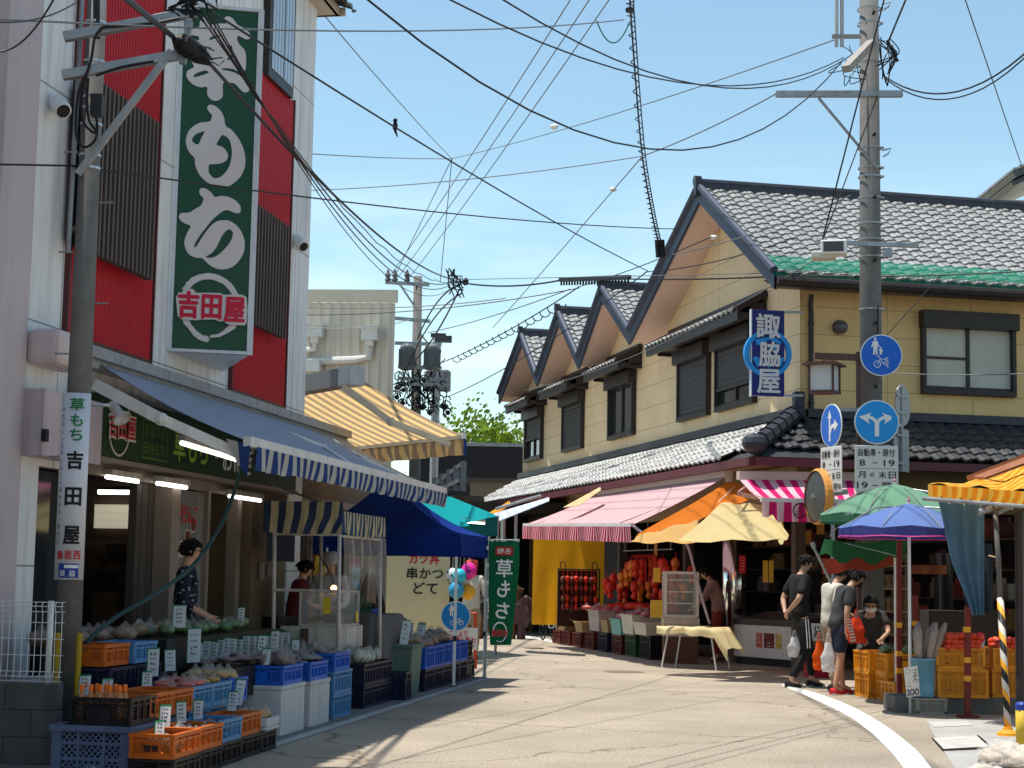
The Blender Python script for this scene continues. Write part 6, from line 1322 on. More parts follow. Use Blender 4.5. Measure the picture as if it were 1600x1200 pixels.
# ================================================================== right shop: awnings, sheets and stock
PK1 = mat('pink_canopy_fine', (.66, .50, .50), .7, .06, 2, stripes=((.56, .20, .26), .125, .34, 'u'), trans=.25)
PK2 = mat('magenta_valance', (.42, .008, .06), .75, .08, 3, stripes=((.70, .46, .48), .125, .42, 'u'), trans=.3)
PK3 = mat('magenta_stripe_wide', (.62, .02, .16), .7, .06, 3, stripes=((.75, .5, .56), .235, .5, 'u'), trans=.3)
def awning(lab, r0_, r1_, f1_, f0_, m, mv, drop, arms=2, side=1):
    t = T('shop_awning', lab, 'awning', (V(r0_)+V(f1_))/2); n_ = 30; W = (V(r1_)-V(r0_)).length
    g = []; uv = []
    for i in range(7):
        t_ = i/6; a, c = V(r0_).lerp(V(f0_), t_), V(r1_).lerp(V(f1_), t_); g.append([a.lerp(c, k/n_)-UP*.03*math.sin(math.pi*t_) for k in range(n_+1)]); uv.append([(W*k/n_, t_*1.5) for k in range(n_+1)])
    b = MB(); b.sheet(g, uv); b.build('canopy', m, t, smooth=True)
    b = MB(); b.bar(f0_, f1_, .06, .06); b.build('front_bar', mat('bar_pale', (.7, .66, .64), .4), t)
    b = MB(); b.bar(V(r0_)+UP*.03, V(r1_)+UP*.03, .14, .13); b.build('cassette', mat('cassette_cream', (.6, .5, .44), .5, .05), t)
    g = []; uv = []; f0, f1 = V(f0_), V(f1_); nn = (f1-f0).normalized().cross(UP)*side
    for i in range(4):
        g.append([f0.lerp(f1, k/90)+nn*(.035+.012*i*math.sin(k*.55+.6*math.sin(k*.17)))-UP*(.03+drop*i/3) for k in range(91)]); uv.append([((f1-f0).length*k/90, i) for k in range(91)])
    b = MB(); b.sheet(g, uv); b.build('valance', mv, t, smooth=True)
    b = MB()
    for k in range(arms):
        q = V(r0_).lerp(V(r1_), .12+.76*k/max(1, arms-1)); e = V(f0_).lerp(V(f1_), .12+.76*k/max(1, arms-1)); m_ = q.lerp(e, .5)+(V(r1_)-V(r0_)).normalized()*(.4 if k else -.4)-UP*.08; b.bar(q-UP*.08, m_, .04, .06); b.bar(m_, e-UP*.02, .04, .06); b.cut()
    b.build('folding_arm', mat('arm_red_tint', (.4, .2, .15), .5), t)
    return t
A_o = .35; 
def fA(x, y, o): s, z = FA.at(x, y, o); return FA.pt(s, o, z)
def fB(x, y, o): s, z = FB.at(x, y, o); return FB.pt(s, o, z)
ra0, ra1 = fA(938, 771, 1.12), fA(1139, 742, 1.12)
ff0, ff1 = fA(819, 820, 2.5), fA(988, 820, 2.5)
pa = awning('pale pink finely striped awning with a magenta valance over the toy stall', ra0, ra1, ff1, ff0, PK1, PK2, .26, 2, 1)
rb0, rb1 = fB(1153, 746, 1.05), fB(1345, 748, 1.05)
fb0, fb1 = fB(1189, 781, 2.0), fB(1352, 784, 2.0)
pb = awning('bold magenta and white striped awning on the corner of the yellow building', rb0, rb1, fb1, fb0, PK3, PK3, .29, 2, 1)
b = MB(); b.bar(fA(1139, 742, 1.12)+UP*.1, fA(1139, 742, 1.12)-UP*.12, .1, .1); b.build('end_cap', WHITE, pa)
b = MB(); cc = P(1250, 798, fb0.y-.1); nb2 = (fb1-fb0).normalized(); 
for i in range(24):
    a0, a1 = 2*math.pi*i/24, 2*math.pi*(i+1)/24; f = lambda a, q: cc+nb2*(math.cos(a)*q)+UP*(math.sin(a)*q); b.quad(f(a0, .095), f(a0, .115), f(a1, .115), f(a1, .095))
b.text('六', cc+UP*.03, nb2, UP, .1, .06, .02); b.text('四', cc-UP*.04, nb2, UP, .12, .06, .02); b.build('crest', INK, pb)
ORS = mat('orange_sheet', (.78, .22, .03), .7, .06, 2, trans=.55); CRS = mat('cream_sunlit_sheet', (.70, .57, .29), .7, .05, 2, trans=.45, bump=.05, bscale=6)  # light put into the colour of one cloth: cream where sunlit, orange where shaded
def loose_sheet(q, m, lab, nm='shade_sheet', n_=10, sag=.08, fold=.03):
    g = [[q[0].lerp(q[1], i/n_).lerp(q[3].lerp(q[2], i/n_), j/n_)-UP*(sag*math.sin(math.pi*i/n_)*math.sin(math.pi*j/n_))+V((0, fold*math.sin(i*1.9+j*.8), fold*.6*math.sin(i*1.3-j*.5))) for i in range(n_+1)] for j in range(n_+1)]
    b = MB(); b.sheet(g); return one(nm, b, m, lab, 'shade sheet', smooth=True)
loose_sheet([P(994, 838, 26.6), P(1090, 812, 26.3), P(1100, 848, 25.5), P(986, 848, 26.3)], mat('pale_orange_sheet', (.72, .45, .17), .7, .05, 2, trans=.5), 'pale orange hem of the shade sheet by the end of the pink awning', nm='sheet_fade', sag=0)
loose_sheet([P(1137, 752, 28.2), P(1199, 766, 27.0), P(1092, 814, 26.35), P(994, 838, 26.65)], ORS, 'glowing orange shade sheet slung below the pale pink awning', sag=.05)
loose_sheet([P(1126, 786, 26.8), P(1201, 788, 26.1), P(1228, 843, 24.7), P(1060, 847, 25.0)], CRS, 'cream shade sheet slung in front of the orange one', sag=.03)
loose_sheet([P(1200, 812, 25.6), P(1220, 815, 25.2), P(1233, 838, 24.6), P(1219, 853, 24.5)], CRS, 'cream corner flap hanging beside the bold magenta awning', nm='sheet_flap', sag=0)
loose_sheet([P(1192, 773, 26.9), P(1222, 796, 26.3), P(1226, 840, 25.9), P(1180, 843, 26.4)], mat('pale_orange_sheet', (.72, .42, .16), .7, .05, 2, trans=.5), 'pale orange sheet between the cream sheet and the corner', sag=0)
b = MB(); b.tube(smooth_open([P(990, 822, 28.3), P(1010, 835, 28.3), P(1060, 842, 28.2), P(1075, 855, 28.2), P(1085, 890, 28.3), P(1100, 945, 28.4), P(1109, 975, 28.4)], 6), .022, 8); one('drain_hose', b, mat('hose_pale', (.42, .36, .45), .4, .1, alpha=.8), 'pale translucent hose drooping from the pink awning to the stall', 'hose', smooth=True)
b = MB(); b.tube([P(1148, 760, 27.6), P(1065, 840, 26.7)], .006, 5); one('guy_rope', b, WHITE, 'thin white rope along the orange shade sheet', 'rope')
# amber curtain at the far end of the pink awning
b = MB(); c0, c1 = FA.pt(9.75, 2.12, 2.3), FA.pt(9.75, .55, 2.3); g = []
for r_ in range(9):
    z = 2.3-r_/8*(2.3-.42); g.append([c0.lerp(c1, k/20)*1.0+V((0, 0, z-2.3))+FA.d*(.05*math.sin(k*.9+r_*.25)*r_/8) for k in range(21)])
b.sheet(g); one('curtain', b, mat('amber_curtain', (.86, .42, .02), .7, .06, 2, trans=.55), 'amber yellow curtain hanging at the far end of the pink awning', 'curtain', smooth=True)
# crates along the shop front
row = [(10.3, 'maroon', .28, 'maroon crate at the far end of the toy stall by the bicycle'), (9.5, 'maroon', .3, 'second maroon crate from the far end of the toy stall'), (8.6, 'maroon', .3, 'third maroon crate from the far end of the toy stall'), (7.6, 'maroon', .36, 'tall maroon crate under the clear tub at the toy stall'), (6.6, 'navy', .36, 'dark blue crate left of the teal tub at the toy stall'), (5.6, 'maroon', .36, 'maroon crate under the teal tub at the toy stall'), (4.7, 'green', .4, 'green bottle crate under the clear box at the toy stall'), (3.75, 'black', .42, 'black bottle crate behind the cloth covered table')]
for s, c, h, lab in row: crate(FA, s, 1.2-.0*s, 0, c, .5, .62, h, lab, group='bottle crates of the toy stall')
def tub(s, o, z, w, l, h, m, lab, nm='storage_tub'):
    t = T(nm, lab, 'tub', FA.pt(s, o, z), FA.ang); Lf = lambda p: RM[t.name] @ V(p); b = MB(); taper(b, w*.86, l*.86, w, l, 0, h, Lf); b.build('tub', m, t); b = MB(); k = taper(b, w+.03, l+.03, w+.03, l+.03, h-.03, h, Lf); b.build('rim', m, t)
TUBC = mat('tub_clear', (.6, .5, .45), .3, .15, 5, alpha=.7); TEALP = mat('tub_teal', (.14, .42, .36), .4, .1); CARD_ = mat('cardboard', (.42, .27, .13), .8, .15, 4); TUBW = mat('tub_pale', (.6, .52, .42), .4, .1)
for s, o, z, w, l, h, m, lab in ((10.1, 1.2, .29, .5, .9, .2, CARD_, 'tan cardboard tray at the far end of the toy stall'), (8.5, 1.2, .31, .5, .6, .22, CARD_, 'small tan box on the third maroon crate'), (7.5, 1.15, .37, .5, .8, .42, TUBC, 'clear storage tub of red toys left of the teal tub'), (6.6, 1.2, .37, .45, .5, .25, CARD_, 'tan carton between the clear tub and the teal tub'), (5.55, 1.25, .37, .5, .7, .3, TEALP, 'teal storage tub on the toy stall crates'), (4.7, 1.25, .41, .55, .75, .36, TUBW, 'pale translucent box of pink packets on the green crate'), (3.8, 1.3, .43, .5, .8, .22, TUBW, 'cream tray on the black bottle crate')): tub(s, o, z, w, l, h, m, lab)
TOYR = mat('toy_red', (.62, .035, .015), .45, .25, 12); TOYO = mat('toy_orange', (.72, .2, .03), .45, .2, 10); PINKP = mat('pink_pack', (.7, .16, .2), .5, .3, 12)
for s0, s1, z, n_, m, lab, gp in ((9.5, 10.6, .5, 7, TAN, 'tan packet in the cardboard tray of the toy stall', 'packets in the cardboard tray'), (7.0, 8.6, .8, 10, TOYR, 'red toy packet heaped on the clear tub', 'red packets on the clear tub'), (5.2, 6.4, .7, 9, PINKP, 'pink packet in the teal tub', 'pink packets in the teal tub'), (4.3, 5.1, .78, 8, PINKP, 'pink packet in the pale box on the green crate', 'pink packets in the pale box')):
    goods(FA, (s0+s1)/2, 1.15, z, .4, s1-s0, n_, m, 'toy_packet', lab, 'packet', gp, .1, (1.2, .8, .5))
b = MB(); b.fbox(FA, 5.0, 9.5, .2, .85, .0, .78); one('sales_counter', b, mat('counter_red_wood', (.16, .05, .03), .7, .2), 'reddish sales counter behind the crates of the toy stall', 'counter')
goods(FA, 7.2, .55, .85, .5, 3.8, 26, TOYR, 'toy_packet', 'red toy packet spread over the reddish counter', 'packet', 'red packets on the reddish counter', .13, (1.3, 1, .5), bag=False, amp=.5)
# toy rack before the curtain and strings of hanging toys
def hang_toy(proto_m, loc, lab, gp, r=.07):
    t = T('hanging_toy', lab, 'toy', loc, 0, gp); b = MB(); p = V(loc); b.lump(p-UP*.2, r, (1, 1, 1.3), .35); b.lathe([(r*.4, 0), (r*.9, -.12), (r*.3, -.16)], p-UP*.28, seg=8); b.build('body', proto_m, t, smooth=True); b = MB(); b.tube([p, p-UP*.14], .006, 5); b.build('string', INKR, t); return t
rk = T('toy_rack', 'dark display rack of hanging red toys before the amber curtain', 'rack', FA.pt(9.45, 1.3, .4))
b = MB(); 
for o in (.75, 1.65): b.tube([FA.pt(9.4, o, .35), FA.pt(9.4, o, 1.62)], .018, 8)
for z in (1.6, 1.2, .75): b.tube([FA.pt(9.4, .75, z), FA.pt(9.4, 1.65, z)], .014, 8)
for o in (.85, 1.55): b.tube(smooth_open([FA.pt(9.4, o-.06, 1.6), FA.pt(9.4, o-.03, 1.74), FA.pt(9.4, o+.05, 1.74), FA.pt(9.4, o+.06, 1.62)], 4), .012, 6)
b.build('frame', DBROWN, rk)
b = MB(); b.fbox(FA, 9.46, 9.52, .78, 1.62, .4, 1.58); b.build('board', mat('rack_board', (.06, .02, .012), .8, .4, 8), rk)
t0_ = None
for i in range(16):
    loc = FA.pt(9.33, .86+.1*(i % 8)+random.uniform(-.02, .02), 1.6-.42*(i//8)+random.uniform(-.03, .03))
    if i < 2: t_ = hang_toy((TOYR, mat('toy_dark', (.12, .03, .02), .5, .3, 10))[i], loc, ('red toy hanging on the dark rack before the amber curtain', 'dark brown toy hanging on the dark rack before the amber curtain')[i], ('red toys on the dark rack', 'brown toys on the dark rack')[i], .055); protos = (protos if i else []) + [t_]
    else: dup(protos[i % 2], loc, random.random())
for i in range(46):
    s = 4.6+4.2*random.random(); loc = FA.pt(s, .1+.8*random.random(), 2.0-.75*random.random())
    if i == 0: ht = hang_toy(TOYR, loc, 'red toy hanging in the cluster left of the glass cabinet', 'red toys by the glass cabinet', .085)
    elif i == 1: ho2 = hang_toy(TOYO, loc, 'orange toy hanging in the cluster left of the glass cabinet', 'orange toys by the glass cabinet', .075)
    else: dup(ht if i % 3 else ho2, loc, random.random()*6)
b = MB(); b.tube([FA.pt(5.3, .45, 2.0), FA.pt(8.6, .45, 2.0)], .014, 6)
for s in (5.4, 6.9, 8.5): b.tube([FA.pt(s, .45, 2.0), FA.pt(s, .45, 2.68)], .008, 5)
one('hanging_rail', b, GREYM, 'steel rail carrying the cluster of hanging toys', 'rail')
# dim stock on shelves inside
ssf = T('stock_shelf', 'long dim stock shelf inside the yellow building', 'shelf', FA.pt(1.5, -2.5, 0))
for k in range(5): b = MB(); b.fbox(FA, -6, 9, -2.75, -2.25, .27+.46*k, .297+.46*k); b.build('plank', DBROWN, ssf)
for k in range(6): b = MB(); b.fbox(FA, -6+3*k, -5.95+3*k, -2.75, -2.25, 0, .27); b.build('leg', DBROWN, ssf)
for i in range(120):
    k = i % 4; loc = FA.pt(-5.5+14*random.random(), -2.5, .3+.46*random.randint(0, 4))
    if i < 4: b = MB(); b.box((0, 0, .12), (.26, .22, .24)); b.box((.05, .0, .27), (.12, .12, .1)); o_ = one('stock_box', b, mat('stock_%d' % i, ((.22, .03, .02), (.22, .12, .04), (.16, .13, .11), (.08, .035, .04))[i], .6, .5, 9), ('red stock box on the dim shelves inside the yellow building', 'ochre stock box on the dim shelves inside the yellow building', 'pale stock box on the dim shelves inside the yellow building', 'dark stock box on the dim shelves inside the yellow building')[i], 'box', ('red stock boxes', 'ochre stock boxes', 'pale stock boxes', 'dark stock boxes')[i], loc=(0, 0, 0)); o_.location = loc; sb = (sb if i else [])+[o_]
    else: dup(sb[k], loc, random.random()*6)
# canes in the cluster, candy-cane red
for i in range(7):
    b = MB(); p = FA.pt(6.2+i*.22, .5, 1.25); b.tube(smooth_open([p, p+UP*.55, p+UP*.65+FA.n*.04, p+UP*.6+FA.n*.1], 4), .014, 6); o_ = one('toy_cane', b, TOYR, 'red toy cane with a hooked top standing on the counter of the toy stall', 'toy', 'red toy canes on the counter')
gcab = T('glass_cabinet', 'white framed glass cabinet with shelves on the toy stall counter', 'cabinet', P(1062, 965, 30.2))
p0 = P(1040, 962, 30.3); p1 = P(1089, 966, 29.6); z0, z1 = p0.z, P(1062, 895, 30).z; u_ = V((p1.x-p0.x, 0, 0)); w = .55; d = .4; cx = (p0.x+p1.x)/2; cy = 30.1
b = MB()
for x in (cx-w/2, cx+w/2):
    for y in (cy-d/2, cy+d/2): b.box((x, y, (z0+z1)/2), (.045, .045, z1-z0))
for y in (cy-d/2, cy+d/2):
    for z in (z0, z1): b.box((cx, y, z), (w-.046, .04, .045))
for x in (cx-w/2, cx+w/2):
    for z in (z0, z1): b.box((x, cy, z), (.04, d-.046, .04))
for z in (z0+.22, z0+.42, z0+.62): b.box((cx, cy, z), (w-.05, d-.05, .018))
b.build('frame', mat('cabinet_white', (.72, .70, .64), .4, .05), gcab)
b = MB(); b.box((cx, cy, (z0+z1)/2), (w-.01, d-.01, z1-z0-.03)); b.build('glass', CLEAR, gcab)
b = MB(); b.box((cx, cy+.0, z0-.08), (.62, .5, .11)); b.box((cx, cy, z0-.24), (.6, .48, .2)); b.build('plinth', TUBW, gcab)
b = MB(); b.box((cx, cy, z0-.34-.32), (.58, .46, .64)); one('cabinet_stand', b, mat('stand_brown', (.12, .06, .04), .8), 'brown stand below the glass cabinet', 'stand')
b = MB(); b.box((cx-.42, cy-.1, z0+.12), (.2, .1, .3)); b.box((cx-.42, cy-.1, z0+.7), (.12, .05, .25)); one('yellow_notice', b, mat('notice_amber', (.72, .42, .05), .6, .1), 'yellow notices left of the glass cabinet', 'notice')
for s, z, w_, h_, lab in ((8.0, 2.05, .18, .45, 'orange paper strip pinned high left of the hanging toys'), (7.4, 1.8, .12, .2, 'smaller orange paper pinned below the strip')):
    b = MB(); b.fbox(FA, s, s+w_, -.1, -.085, z-.2, z-.2+h_); one('paper_strip', b, mat('paper_orange', (.7, .25, .04), .7), lab, 'paper')
# freezer
fz = T('chest_freezer', 'white chest freezer with glass sliding top and food posters at the shop corner', 'freezer', (4.1, 28.6, 0))
p0, p1 = G(1146, 1036), G(1228, 1043); fd = (p1-p0).normalized(); fn = V((-fd.y, fd.x, 0)); W = (p1-p0).length+.35; D = .68; zt_ = P(1180, 966, p0.y).z
cF = p0-fd*.0+fd*W/2+fn*D/2; axF = (fd, fn, UP)
b = MB(); b.box(cF+UP*(.12+(zt_-.22)/2), (W, D, zt_-.22), axF); b.build('body', mat('freezer_white', (.70, .70, .71), .3, .05, 3, clear=.2, stain=.08), fz, bevel=.02)
b = MB(); b.box(cF+UP*.06, (W-.08, D-.08, .11), axF); b.build('base', BLACK, fz)
b = MB(); b.box(cF+UP*(zt_-.07), (W+.02, D+.02, .06), axF); b.bar(cF-fn*D/2-fd*W/2+UP*(zt_-.03), cF-fn*D/2+fd*W/2+UP*(zt_-.03), .05, .05); b.build('top_rim', mat('rim_dark', (.07, .06, .06), .4), fz)
b = MB(); o_ = cF+UP*(zt_-.03); b.quad(o_-fd*W*.48-fn*D*.45, o_+fd*W*.48-fn*D*.45, o_+fd*W*.48+fn*D*.45+UP*.14, o_-fd*W*.48+fn*D*.45+UP*.14); b.quad(o_-fd*W*.48+fn*D*.5, o_+fd*W*.48+fn*D*.5, o_+fd*W*.48+fn*D*.46+UP*.15, o_-fd*W*.48+fn*D*.46+UP*.15); b.build('glass_lid', mat('lid_glass', (.25, .2, .2), .08, 0, alpha=.7, spec=.8), fz)
for x0, x1, col, lab in ((.36, .45, (.62, .12, .06), 'a'), (.475, .63, (.18, .04, .03), 'b'), (.65, .74, (.62, .45, .12), 'c')):
    b = MB(); q = cF-fn*(D/2+.004)-fd*W/2; z0, z1 = .3, .55; b.quad(q+fd*(W*x0)+UP*z0, q+fd*(W*x1)+UP*z0, q+fd*(W*x1)+UP*z1, q+fd*(W*x0)+UP*z1); b.build('poster', mat('poster_'+lab, col, .5, .6, 25), fz)
b = MB(); q = cF-fn*(D/2+.006)-fd*W/2
for x, z in ((.4, .5), (.4, .42), (.7, .5), (.55, .36)): stroke_card(b, q+fd*(W*x)+UP*z, fd, UP, .12, .08, 2)
b.build('lettering', INKW, fz)
# table with cream cloth
tb = T('folding_table', 'folding table with tubular legs half covered by a cream cloth', 'table', (3.1, 28.4, 0))
q0, q1 = P(1045, 984, 28.6), P(1130, 982, 28.0); td = V((q1.x-q0.x, q1.y-q0.y, 0)); Lt = td.length; td.normalize(); tn = V((-td.y, td.x, 0)); zt2 = .66
b = MB(); c = (q0+q1)/2; c.z = zt2-.02; b.box(c, (Lt, .5, .03), (td, tn, UP)); b.build('top', TUBW, tb)
for e in (-1, 1):
    b = MB(); k = c+td*(e*(Lt/2-.12)); b.tube([V((k.x, k.y, zt2-.03))-tn*.2, V((k.x, k.y, .0))-tn*.22+td*e*.12, V((k.x, k.y, .0))+tn*.22+td*e*.12, V((k.x, k.y, zt2-.03))+tn*.2], .014, 8); b.build('leg', STEEL, tb)
b = MB(); g = []
for j in range(13):
    v = -.38+j*.76/12; rowp = []
    for i in range(25):
        u = -Lt/2-.08+(Lt+.3)*i/24; p = c+td*u+tn*max(-.27, min(.27, v)); z = zt2+.015+.03*noise.noise(V((u*5, v*5, 0)))
        if v < -.27: z -= (-.27-v)*(1.1+.8*max(0, u))
        if u > Lt/2: z -= (u-Lt/2)*1.5
        if v > .27: z -= (v-.27)
        rowp.append(V((p.x, p.y, z))-tn*(.02*math.sin(u*14) if v < -.26 else 0))
    g.append(rowp)
b.sheet(g); one('table_cloth', b, mat('cloth_cream', (.70, .60, .34), .75, .06, 3, trans=.15), 'pale cream cloth thrown over the folding table', 'cloth', smooth=True)
b = MB(); b.lathe([(.008, 0), (.012, .05), (.004, .08)], c-td*.2+UP*.06, seg=8); one('clip', b, mat('clip_pink', (.7, .3, .25), .5), 'small pink clip on the cream table cloth', 'clip')
# bicycle
by = T('bicycle', 'black bicycle parked behind the amber curtain', 'bicycle', FA.pt(11.2, 1.0, 0))
for k, s in enumerate((10.9, 11.95)):
    b = MB(); c = FA.pt(s, 1.35+.5*k*0, .33); ring = [c+FA.d*(.31*math.cos(a*math.pi/12))+UP*(.31*math.sin(a*math.pi/12)) for a in range(25)]; b.tube(ring, .018, 6, False)
    for a in range(8): b.tube([c, c+FA.d*(.3*math.cos(a*math.pi/4))+UP*(.3*math.sin(a*math.pi/4))], .004, 4, False)
    b.build('wheel', BLACK, by)
b = MB(); A_ = lambda s, z: FA.pt(s, 1.35, z)
for p, q in (((10.9, .33), (11.35, .3)), ((11.35, .3), (11.2, .85)), ((11.35, .3), (11.8, .75)), ((11.2, .75), (11.8, .75)), ((11.95, .33), (11.78, .95)), ((10.9, .33), (11.22, .72))): b.tube([A_(*p), A_(*q)], .016, 6)
b.tube([FA.pt(11.78, 1.1, 1.0), FA.pt(11.78, 1.6, 1.0)], .012, 6); b.build('frame', GREYM, by)
b = MB(); b.lump(A_(11.18, .88), .1, (1, .6, .4), .1); b.build('saddle', BLACK, by)
# stock behind the standing man: papers, red crate, shelf
for i, (x, y, w_, h_, lab) in enumerate(((1196, 893, 8, 34, 'yellow vertical paper strip nearest the chrome pillar'), (1205, 893, 7, 34, 'yellow vertical paper strip second from the chrome pillar'), (1262, 840, 10, 22, 'orange paper hanging under the bold magenta awning'), (1254, 862, 9, 20, 'lower orange paper hanging under the bold magenta awning'), (1282, 826, 12, 18, 'brown paper hanging behind the traffic mirror'))):
    b = MB(); Yk = 28.6; c = P(x, y, Yk); b.box(c, (w_*Yk/2700, .01, h_*Yk/2700)); one('paper_strip', b, mat('paper_%d' % (i > 1), ((.55, .36, .05), (.55, .25, .05))[i > 1], .7), lab, 'paper')
b = MB(); c = P(1160, 882, 29.6); b.box(c, (.11, .01, .3)); rpn = T('red_notice', 'red vertical notice on the chrome pillar', 'notice', c); b2 = b; b2.build('plate', INKR, rpn); b = MB()
for k in range(5): stroke_card(b, c+V((0, -.012, .1-.05*k)), fx, UP, .07, .05, 1)
b.build('lettering', INKW, rpn)
mk = T('milk_crate', 'red milk crate behind the standing man', 'crate', (P(1277, 1040, 26.5).x, 26.5, 0)); b = MB(); c = P(1277, 1030, 26.5); b.box(V((c.x, 26.5, .17)), (.36, .36, .34)); b.build('body', mat('milk_red', (.45, .01, .03), .4, .1), mk, bevel=.01); b = MB(); b.text('MILK', V((c.x, 26.315, .2)), fx, UP, .26, .07, .02); b.build('lettering', INKW, mk)
b = MB(); c = P(1275, 978, 26.6); b.box(V((c.x, 26.6, .52)), (.5, .4, .36)); one('carton_stack', b, mat('carton_dim', (.22, .15, .1), .8, .2), 'brown carton on the red milk crate', 'box'); b = MB(); b.box(V((c.x, 26.39, .68)), (.28, .006, .26)); on_ = T('paper_notice', 'white handwritten notice on the brown carton behind the man', 'notice', V((c.x, 26.39, .55))); b.build('sheet', CARD, on_); b = MB(); stroke_card(b, V((c.x, 26.382, .68)), fx, UP, .24, .22, 4); b.build('writing', INK, on_)
sh = T('goods_shelf', 'tall shelf of dark packets behind the market stall', 'shelf', (P(1394, 1000, 27).x, 27.0, 0)); b = MB(); xs = P(1394, 1000, 27).x
for z in (.3, .65, 1.0, 1.35, 1.7): b.box((xs, 27.0, z), (.5, .3, .025))
for e in (-.25, .25): b.box((xs+e, 27.0, .95), (.025, .3, 1.9))
b.build('frame', mat('shelf_cream', (.4, .33, .24), .6), sh)
for i in range(24):
    p = V((xs-.18+.09*(i % 5), 26.9, .42+.35*(i//5)))
    if i == 0: b = MB(); b.box(p, (.075, .1, .2)); pk = one('packet', b, mat('packet_mixed', (.25, .16, .09), .5, .7, 14), 'upright packet on the tall shelf behind the market stall', 'packet', 'packets on the tall shelf')
    else: dup(pk, p-UP*.1)

# ================================================================== market stall on the right edge
def umbrella(lab, apex, rim_z, rad, m, edge, pole_xy=None, n=8, tiltv=V((0, 0, 0)), trim=None, base=0.0):
    t = T('market_umbrella', lab, 'umbrella', (apex.x, apex.y, base)); b = MB(); g = []; N = n*4
    for i in range(7):
        q = i/6; row = []
        for k in range(N+1):
            a = 2*math.pi*k/N+.2; f = abs(((k/4) % 1)-.5)*2; rr = rad*q*(1-.055*(1-f)*q); z = apex.z-(apex.z-rim_z)*(q**1.35)+.03*(1-f)*q*q
            row.append(V((apex.x+rr*math.cos(a), apex.y+rr*math.sin(a), z))+tiltv*q*math.cos(a))
        g.append(row)
    b.sheet(g); b.build('canopy', m, t, smooth=False)
    b = MB(); g = [g[-1], [p-UP*(.10-.02*math.cos(k*math.pi/2)) for k, p in enumerate(g[-1])]]; b.sheet(g); b.build('valance', edge, t)
    if trim: b = MB(); b.tube([p+V((0, 0, -.005)) for p in g[1]], .008, 5, False); b.build('trim', trim, t)
    b = MB(); b.tube([V((apex.x, apex.y, base)), apex+UP*.06], .018, 10)
    b.build('pole', WHITE, t)
    b = MB()
    for k in range(n): a = 2*math.pi*k/n+.2; e = V((apex.x+rad*.97*math.cos(a), apex.y+rad*.97*math.sin(a), rim_z+.02))+tiltv*math.cos(a); b.tube([apex-UP*.03, apex.lerp(e, .5)+UP*.09, e], .006, 5)
    b.build('rib', GREYM, t)
    b = MB(); b.lathe([(.012, 0), (.02, .03), (.012, .07), (.001, .08)], apex, seg=10, cap=False); b.build('finial', mat('finial_red', (.5, .03, .03), .4), t); return t
GU = mat('umbrella_green', (.15, .30, .2), .6, .06, 2, trans=.25); GUE = mat('umbrella_green_edge', (.05, .15, .09), .6, .05, trans=.2)
BU = mat('umbrella_blue', (.12, .19, .44), .6, .06, 2, trans=.25); BUE = mat('umbrella_blue_edge', (.06, .07, .26), .6, .05, trans=.2)
ap = P(1398, 756, 21.3); ug = umbrella('faded green market umbrella behind the blue one', ap, P(1300, 806, 21.3).z-.0, .95, GU, GUE)
b = MB(); c = P(1327, 801, 20.62); stroke_card(b, c, V((.9, -.3, .15)).normalized(), V((-.1, -.3, .95)).normalized(), .16, .05, 2); b.build('lettering', INKW, ug)
ap2 = P(1420, 787, 19.6); ub = umbrella('faded blue violet market umbrella with a pink edge in front of the green one', ap2, P(1420, 828, 19.6).z, .82, BU, BUE, trim=mat('trim_pink', (.5, .05, .25), .5))
REDP = mat('red_post', (.17, .025, .02), .5, .2, 5, stain=.2)
def post(x, y0, y1, Y, lab, m=REDP, r=.03, base=True):
    p = P(x, y1, Y); q = P(x, y0, Y); t = T('stall_post', lab, 'post', (p.x, Y, 0)); b = MB(); b.bar(V((p.x, Y, 0)), V((q.x, Y, q.z)), r*2, r*2); b.build('shaft', m, t); b = MB(); b.box(V((p.x, Y, .012)), (.2, .2, .024)); b.build('foot', m, t)
    b = MB()
    for k in (0.42, .62, .95): b.box(V((p.x, Y-.002, k)), (r*2+.008, r*2+.004, .06)); b.cut()
    b.build('reflector', mat('reflector_orange', (.75, .35, .03), .4), t); return t
post(1405, 846, 1105, 20.5, 'dark red square post left of the burdock bucket'); post(1512, 948, 1118, 19.1, 'dark red square post before the tomato crates'); post(1430, 930, 1005, 21.5, 'dark red square post behind the burdock bucket')
# orange striped stall canopy
OS = mat('orange_stripe_tarp', (.80, .30, .02), .65, .08, 3, stripes=((.85, .55, .10), .16, .45, 'u'), trans=.45, bump=.05, bscale=10)
oc = T('stall_canopy', 'orange and yellow striped tarpaulin roof of the market stall at the right edge', 'canopy', P(1540, 770, 18))
p0, p1 = P(1450, 757, 18.4), P(1660, 772, 16.6); bk0, bk1 = P(1530, 742, 20.5), P(1700, 700, 19.5)
b = MB(); g = [[p0.lerp(p1, k/24).lerp(bk0.lerp(bk1, k/24), j/6)+UP*(.03*math.sin(k*.8+j)-.05*math.sin(math.pi*j/6)) for k in range(25)] for j in range(7)]; b.sheet(g); b.build('roof', OS, oc, smooth=True)
b = MB(); g = [[p0.lerp(p1, k/60)-UP*(.13*i)+V((0, .02*math.sin(k*.7)*i, .012*math.sin(k*1.3)*i)) for k in range(61)] for i in (0, .5, 1)]; b.sheet(g); b.build('valance', OS, oc, smooth=True)
b = MB(); b.tube([p0-UP*.15-V((.05, 0, 0)), p1-UP*.15], .022, 8); b.tube([p0-UP*.15, bk0-UP*.1], .02, 8); b.tube([P(1530, 800, 17.6), P(1640, 770, 17.6)], .03, 8); b.tube([P(1540, 780, 17.6), P(1530, 805, 17.7)], .018, 8); b.tube([P(1560, 800, 17.6), P(1660, 750, 17)], .03, 8); b.build('frame', GREYM, oc)
b = MB()
